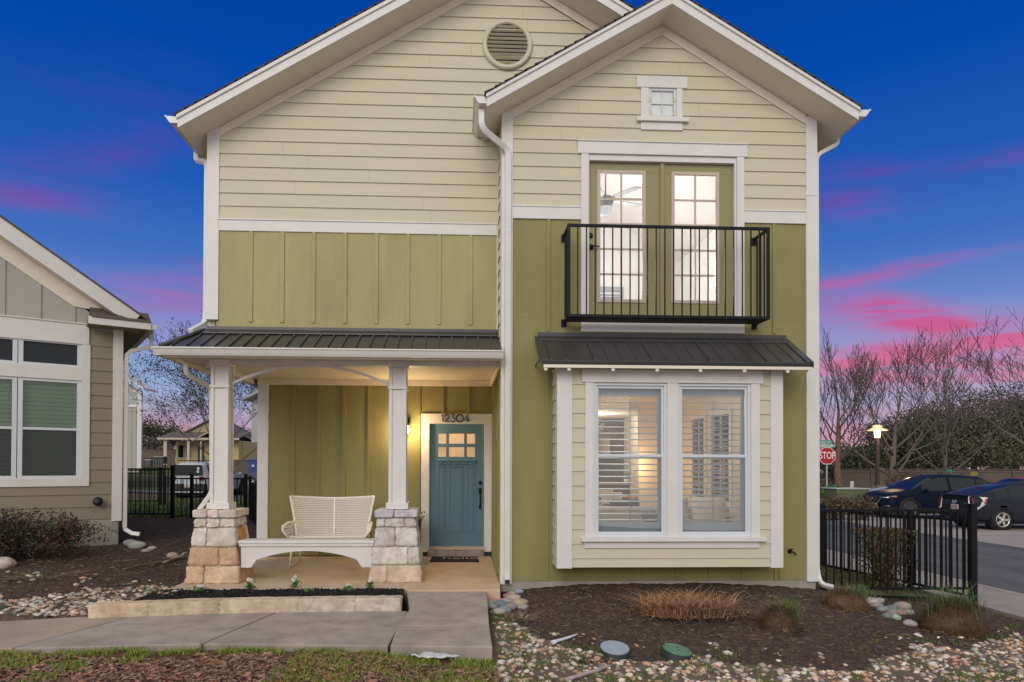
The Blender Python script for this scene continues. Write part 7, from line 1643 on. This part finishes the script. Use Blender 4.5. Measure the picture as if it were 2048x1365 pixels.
# ================================================================ THINGS INSIDE
x, y = 2.9, 5.2
t = thing('dining_table', 'wooden dining table seen through the left bay window', 'table', (x, y, .15)); wd = mat('oak table', (.42, .25, .14), .45, .15, 4, stretch=(1, 8, 1))
x0, x1 = A(1180, 990, 15.0)[0], A(1292, 990, 15.0)[0]; m = MB(); m.box(x0, x1, 5.35, 6.25, .865, .90); m.build('table_top', wd, t, bevel=.008)
for a in (x0+.12, x1-.12):
    for b in (5.45, 6.15): m = MB(); m.box(a-.03, a+.03, b-.03, b+.03, .15, .864); m.build('leg', wd, t)
def chair(x, y, rz, lab, first=None):
    if first: c = copy_tree(first); c.location = (x, y, .15); c.rotation_euler = (0, 0, rz); c['label'] = lab; return c
    t = thing('dining_chair', lab, 'chair', (x, y, .15), rz, 'white chairs around the dining table', world=False); w_ = MT['whitepl']
    m = MB(); m.box(-.22, .22, -.21, .21, .43, .455); m.build('seat', w_, t, bevel=.01); m = MB(); m.box(-.21, .21, -.235, -.215, .62, .86); m.build('backrest', w_, t, bevel=.01)
    for a in (-1, 1):
        m = MB(); m.tube([(a*.20, -.22, 0), (a*.20, -.215, .43), (a*.19, -.225, .84)], .012, 6); m.build('leg', w_, t); m = MB(); m.tube([(a*.20, .2, 0), (a*.20, .19, .43)], .012, 6); m.build('leg', w_, t)
    return t
c0 = chair(A(1222, 1000, 13.8)[0], 4.85, 0, 'white dining chair nearest the left bay window'); chair(A(1198, 985, 16.5)[0], 6.6, math.pi, 'white dining chair on the far side of the table', c0)
xs_ = A(1262, 985, 19)[0]
t = thing('kitchen_counter', 'dark kitchen counter with cabinets behind the dining table', 'counter', (3.2, 9.5, .15)); m = MB(); m.box(1.0, xs_+.6, 9.3, 9.95, .15, 1.02); m.build('cabinet', mat('dark cabinet', (.10, .075, .055), .5), t); m = MB(); m.box(.95, xs_+.65, 9.25, 9.97, 1.021, 1.06); m.build('worktop', mat('worktop', (.30, .26, .22), .3), t)
t = thing('wall_cabinet', 'dark wall cabinets high on the kitchen wall', 'cabinet', (2.4, 9.8, 1.7)); m = MB(); m.box(1.0, 3.3, 9.6, 9.97, 1.65, 2.45); m.build('case', bpy.data.materials['dark cabinet'], t); m = MB(); m.box(3.6, 4.2, 9.5, 9.97, 1.75, 2.3); m.build('hood', MT['chrome'], t)
x = A(1257, 965, 18.4)[0]; t = thing('potted_herb', 'small potted herb on the kitchen counter', 'plant', (x, 9.45, 1.06)); m = MB(); m.lathe([(0, 0), (.06, 0), (.08, .12), (0, .12)], (x, 9.45, 1.06), 14); m.build('pot', MT['whitepl'], t); n = 60; leafset('leaves', np.stack([x+rng.normal(size=n)*.05, 9.45+rng.normal(size=n)*.04, 1.2+rng.random(n)*.14], 1), .03, grasscol(n), t)
t = thing('sofa', 'grey sofa with loose cushions behind the right bay window', 'sofa', (3.6, 2.2, .15)); gy_ = mat('grey sofa cloth', (.42, .40, .36), .9, .1, 20)
m = MB(); m.box(2.2, 4.6, 1.35, 2.25, .15, .55); m.build('base', gy_, t, bevel=.04); m = MB(); m.box(2.2, 4.6, 2.26, 2.46, .15, .86); m.build('backrest', gy_, t, bevel=.05); m = MB(); m.box(4.45, 4.66, 1.35, 2.25, .56, .72); m.build('arm', gy_, t, bevel=.04)
def cushion(x, y, z, w_, h, rx, rz, c, lab):
    t = thing('cushion', lab, 'cushion', (x, y, z), rz, 'cushions on the grey sofa', world=False); t.rotation_euler = (rx, 0, rz); m = MB(); V = []
    nn = 10
    for s in (1, -1):
        for i in range(nn+1):
            for j in range(nn+1):
                u, v = i/nn*2-1, j/nn*2-1; k = max(0, (1-u**4)*(1-v**4))**.5; V.append((u*w_*(1-.06*(1-abs(v))), s*.09*k, v*h*(1-.06*(1-abs(u)))))
    b = (nn+1)**2; fs = [(s*b+i*(nn+1)+j, s*b+(i+1)*(nn+1)+j, s*b+(i+1)*(nn+1)+j+1, s*b+i*(nn+1)+j+1) for s in (0, 1) for i in range(nn) for j in range(nn)]
    m.add(V, fs, 0, True); m.build('cover', c, t)
lc = mat('cream cushion', (.58, .56, .50), .9, .08, 20); dc = mat('charcoal cushion', (.08, .08, .09), .9)
cushion(3.55, 2.05, .80, .30, .24, -.25, .15, lc, 'big cream cushion in the middle of the grey sofa'); cushion(4.12, 2.0, .80, .28, .25, -.25, -.35, lc, 'cream cushion at the right end of the grey sofa'); cushion(3.28, 1.95, .66, .26, .13, -.8, .2, dc, 'charcoal cushion lying flat on the grey sofa')
t = thing('armchair', 'dark grey lounge chair behind the left bay window', 'chair', (3.0, 3.4, .15)); m = MB(); m.box(2.65, 3.3, 3.1, 3.8, .30, .56); m.build('seat', dc, t, bevel=.06); m = MB(); m.obox((3.15, 3.6, .68), (.3, .18, 0), (-.03, .06, 0), (0, 0, .24)); m.build('backrest', dc, t, bevel=.05)
for a, b in ((2.7, 3.15), (3.25, 3.15), (2.7, 3.75), (3.25, 3.75)): m = MB(); m.tube([(a, b, .15), (a, b, .3)], .02, 6); m.build('leg', wd, t)
# ceiling fan upstairs
fx, fy, fz = A(1211, 404, 11.3); t = thing('ceiling_fan', 'grey ceiling fan hanging in the upstairs room', 'ceiling fan', (fx, fy, fz)); gf = mat('fan grey', (.28, .29, .31), .5)
m = MB(); m.tube([(fx, fy, fz+.1), (fx, fy, fz+.62)], .012, 8); m.build('rod', gf, t); m = MB(); m.lathe([(0, -.10), (.10, -.09), (.13, -.02), (.11, .07), (.03, .11), (0, .11)], (fx, fy, fz), 24); m.build('motor', gf, t)
m = MB(); m.lathe([(0, -.21), (.06, -.20), (.11, -.15), (.12, -.101), (0, -.101)], (fx, fy, fz), 24); m.build('light_bowl', emis('fan lamp', (.9, .93, 1), .75), t)
for k in range(5):
    a = .32+k*2*math.pi/5; d = Vector((math.cos(a), math.sin(a), 0)); p_ = Vector((-math.sin(a), math.cos(a), .18)); c = Vector((fx, fy, fz+.03)); m = MB()
    V = []; 
    for s0, w_ in ((.12, .04), (.20, .06), (.28, .095), (.64, .11), (.69, .08)):
        for e in (-1, 1): V += [c+d*s0+p_*w_*e+Vector((0, 0, .004)), c+d*s0+p_*w_*e-Vector((0, 0, .004))]
    m.add([tuple(v) for v in V], [(i*4, i*4+2, i*4+6, i*4+4) for i in range(4)]+[(i*4+1, i*4+5, i*4+7, i*4+3) for i in range(4)]+[(i*4, i*4+4, i*4+5, i*4+1) for i in range(4)]+[(i*4+2, i*4+3, i*4+7, i*4+6) for i in range(4)]+[(0, 1, 3, 2), (16, 18, 19, 17)]); m.build('blade', gf, t)
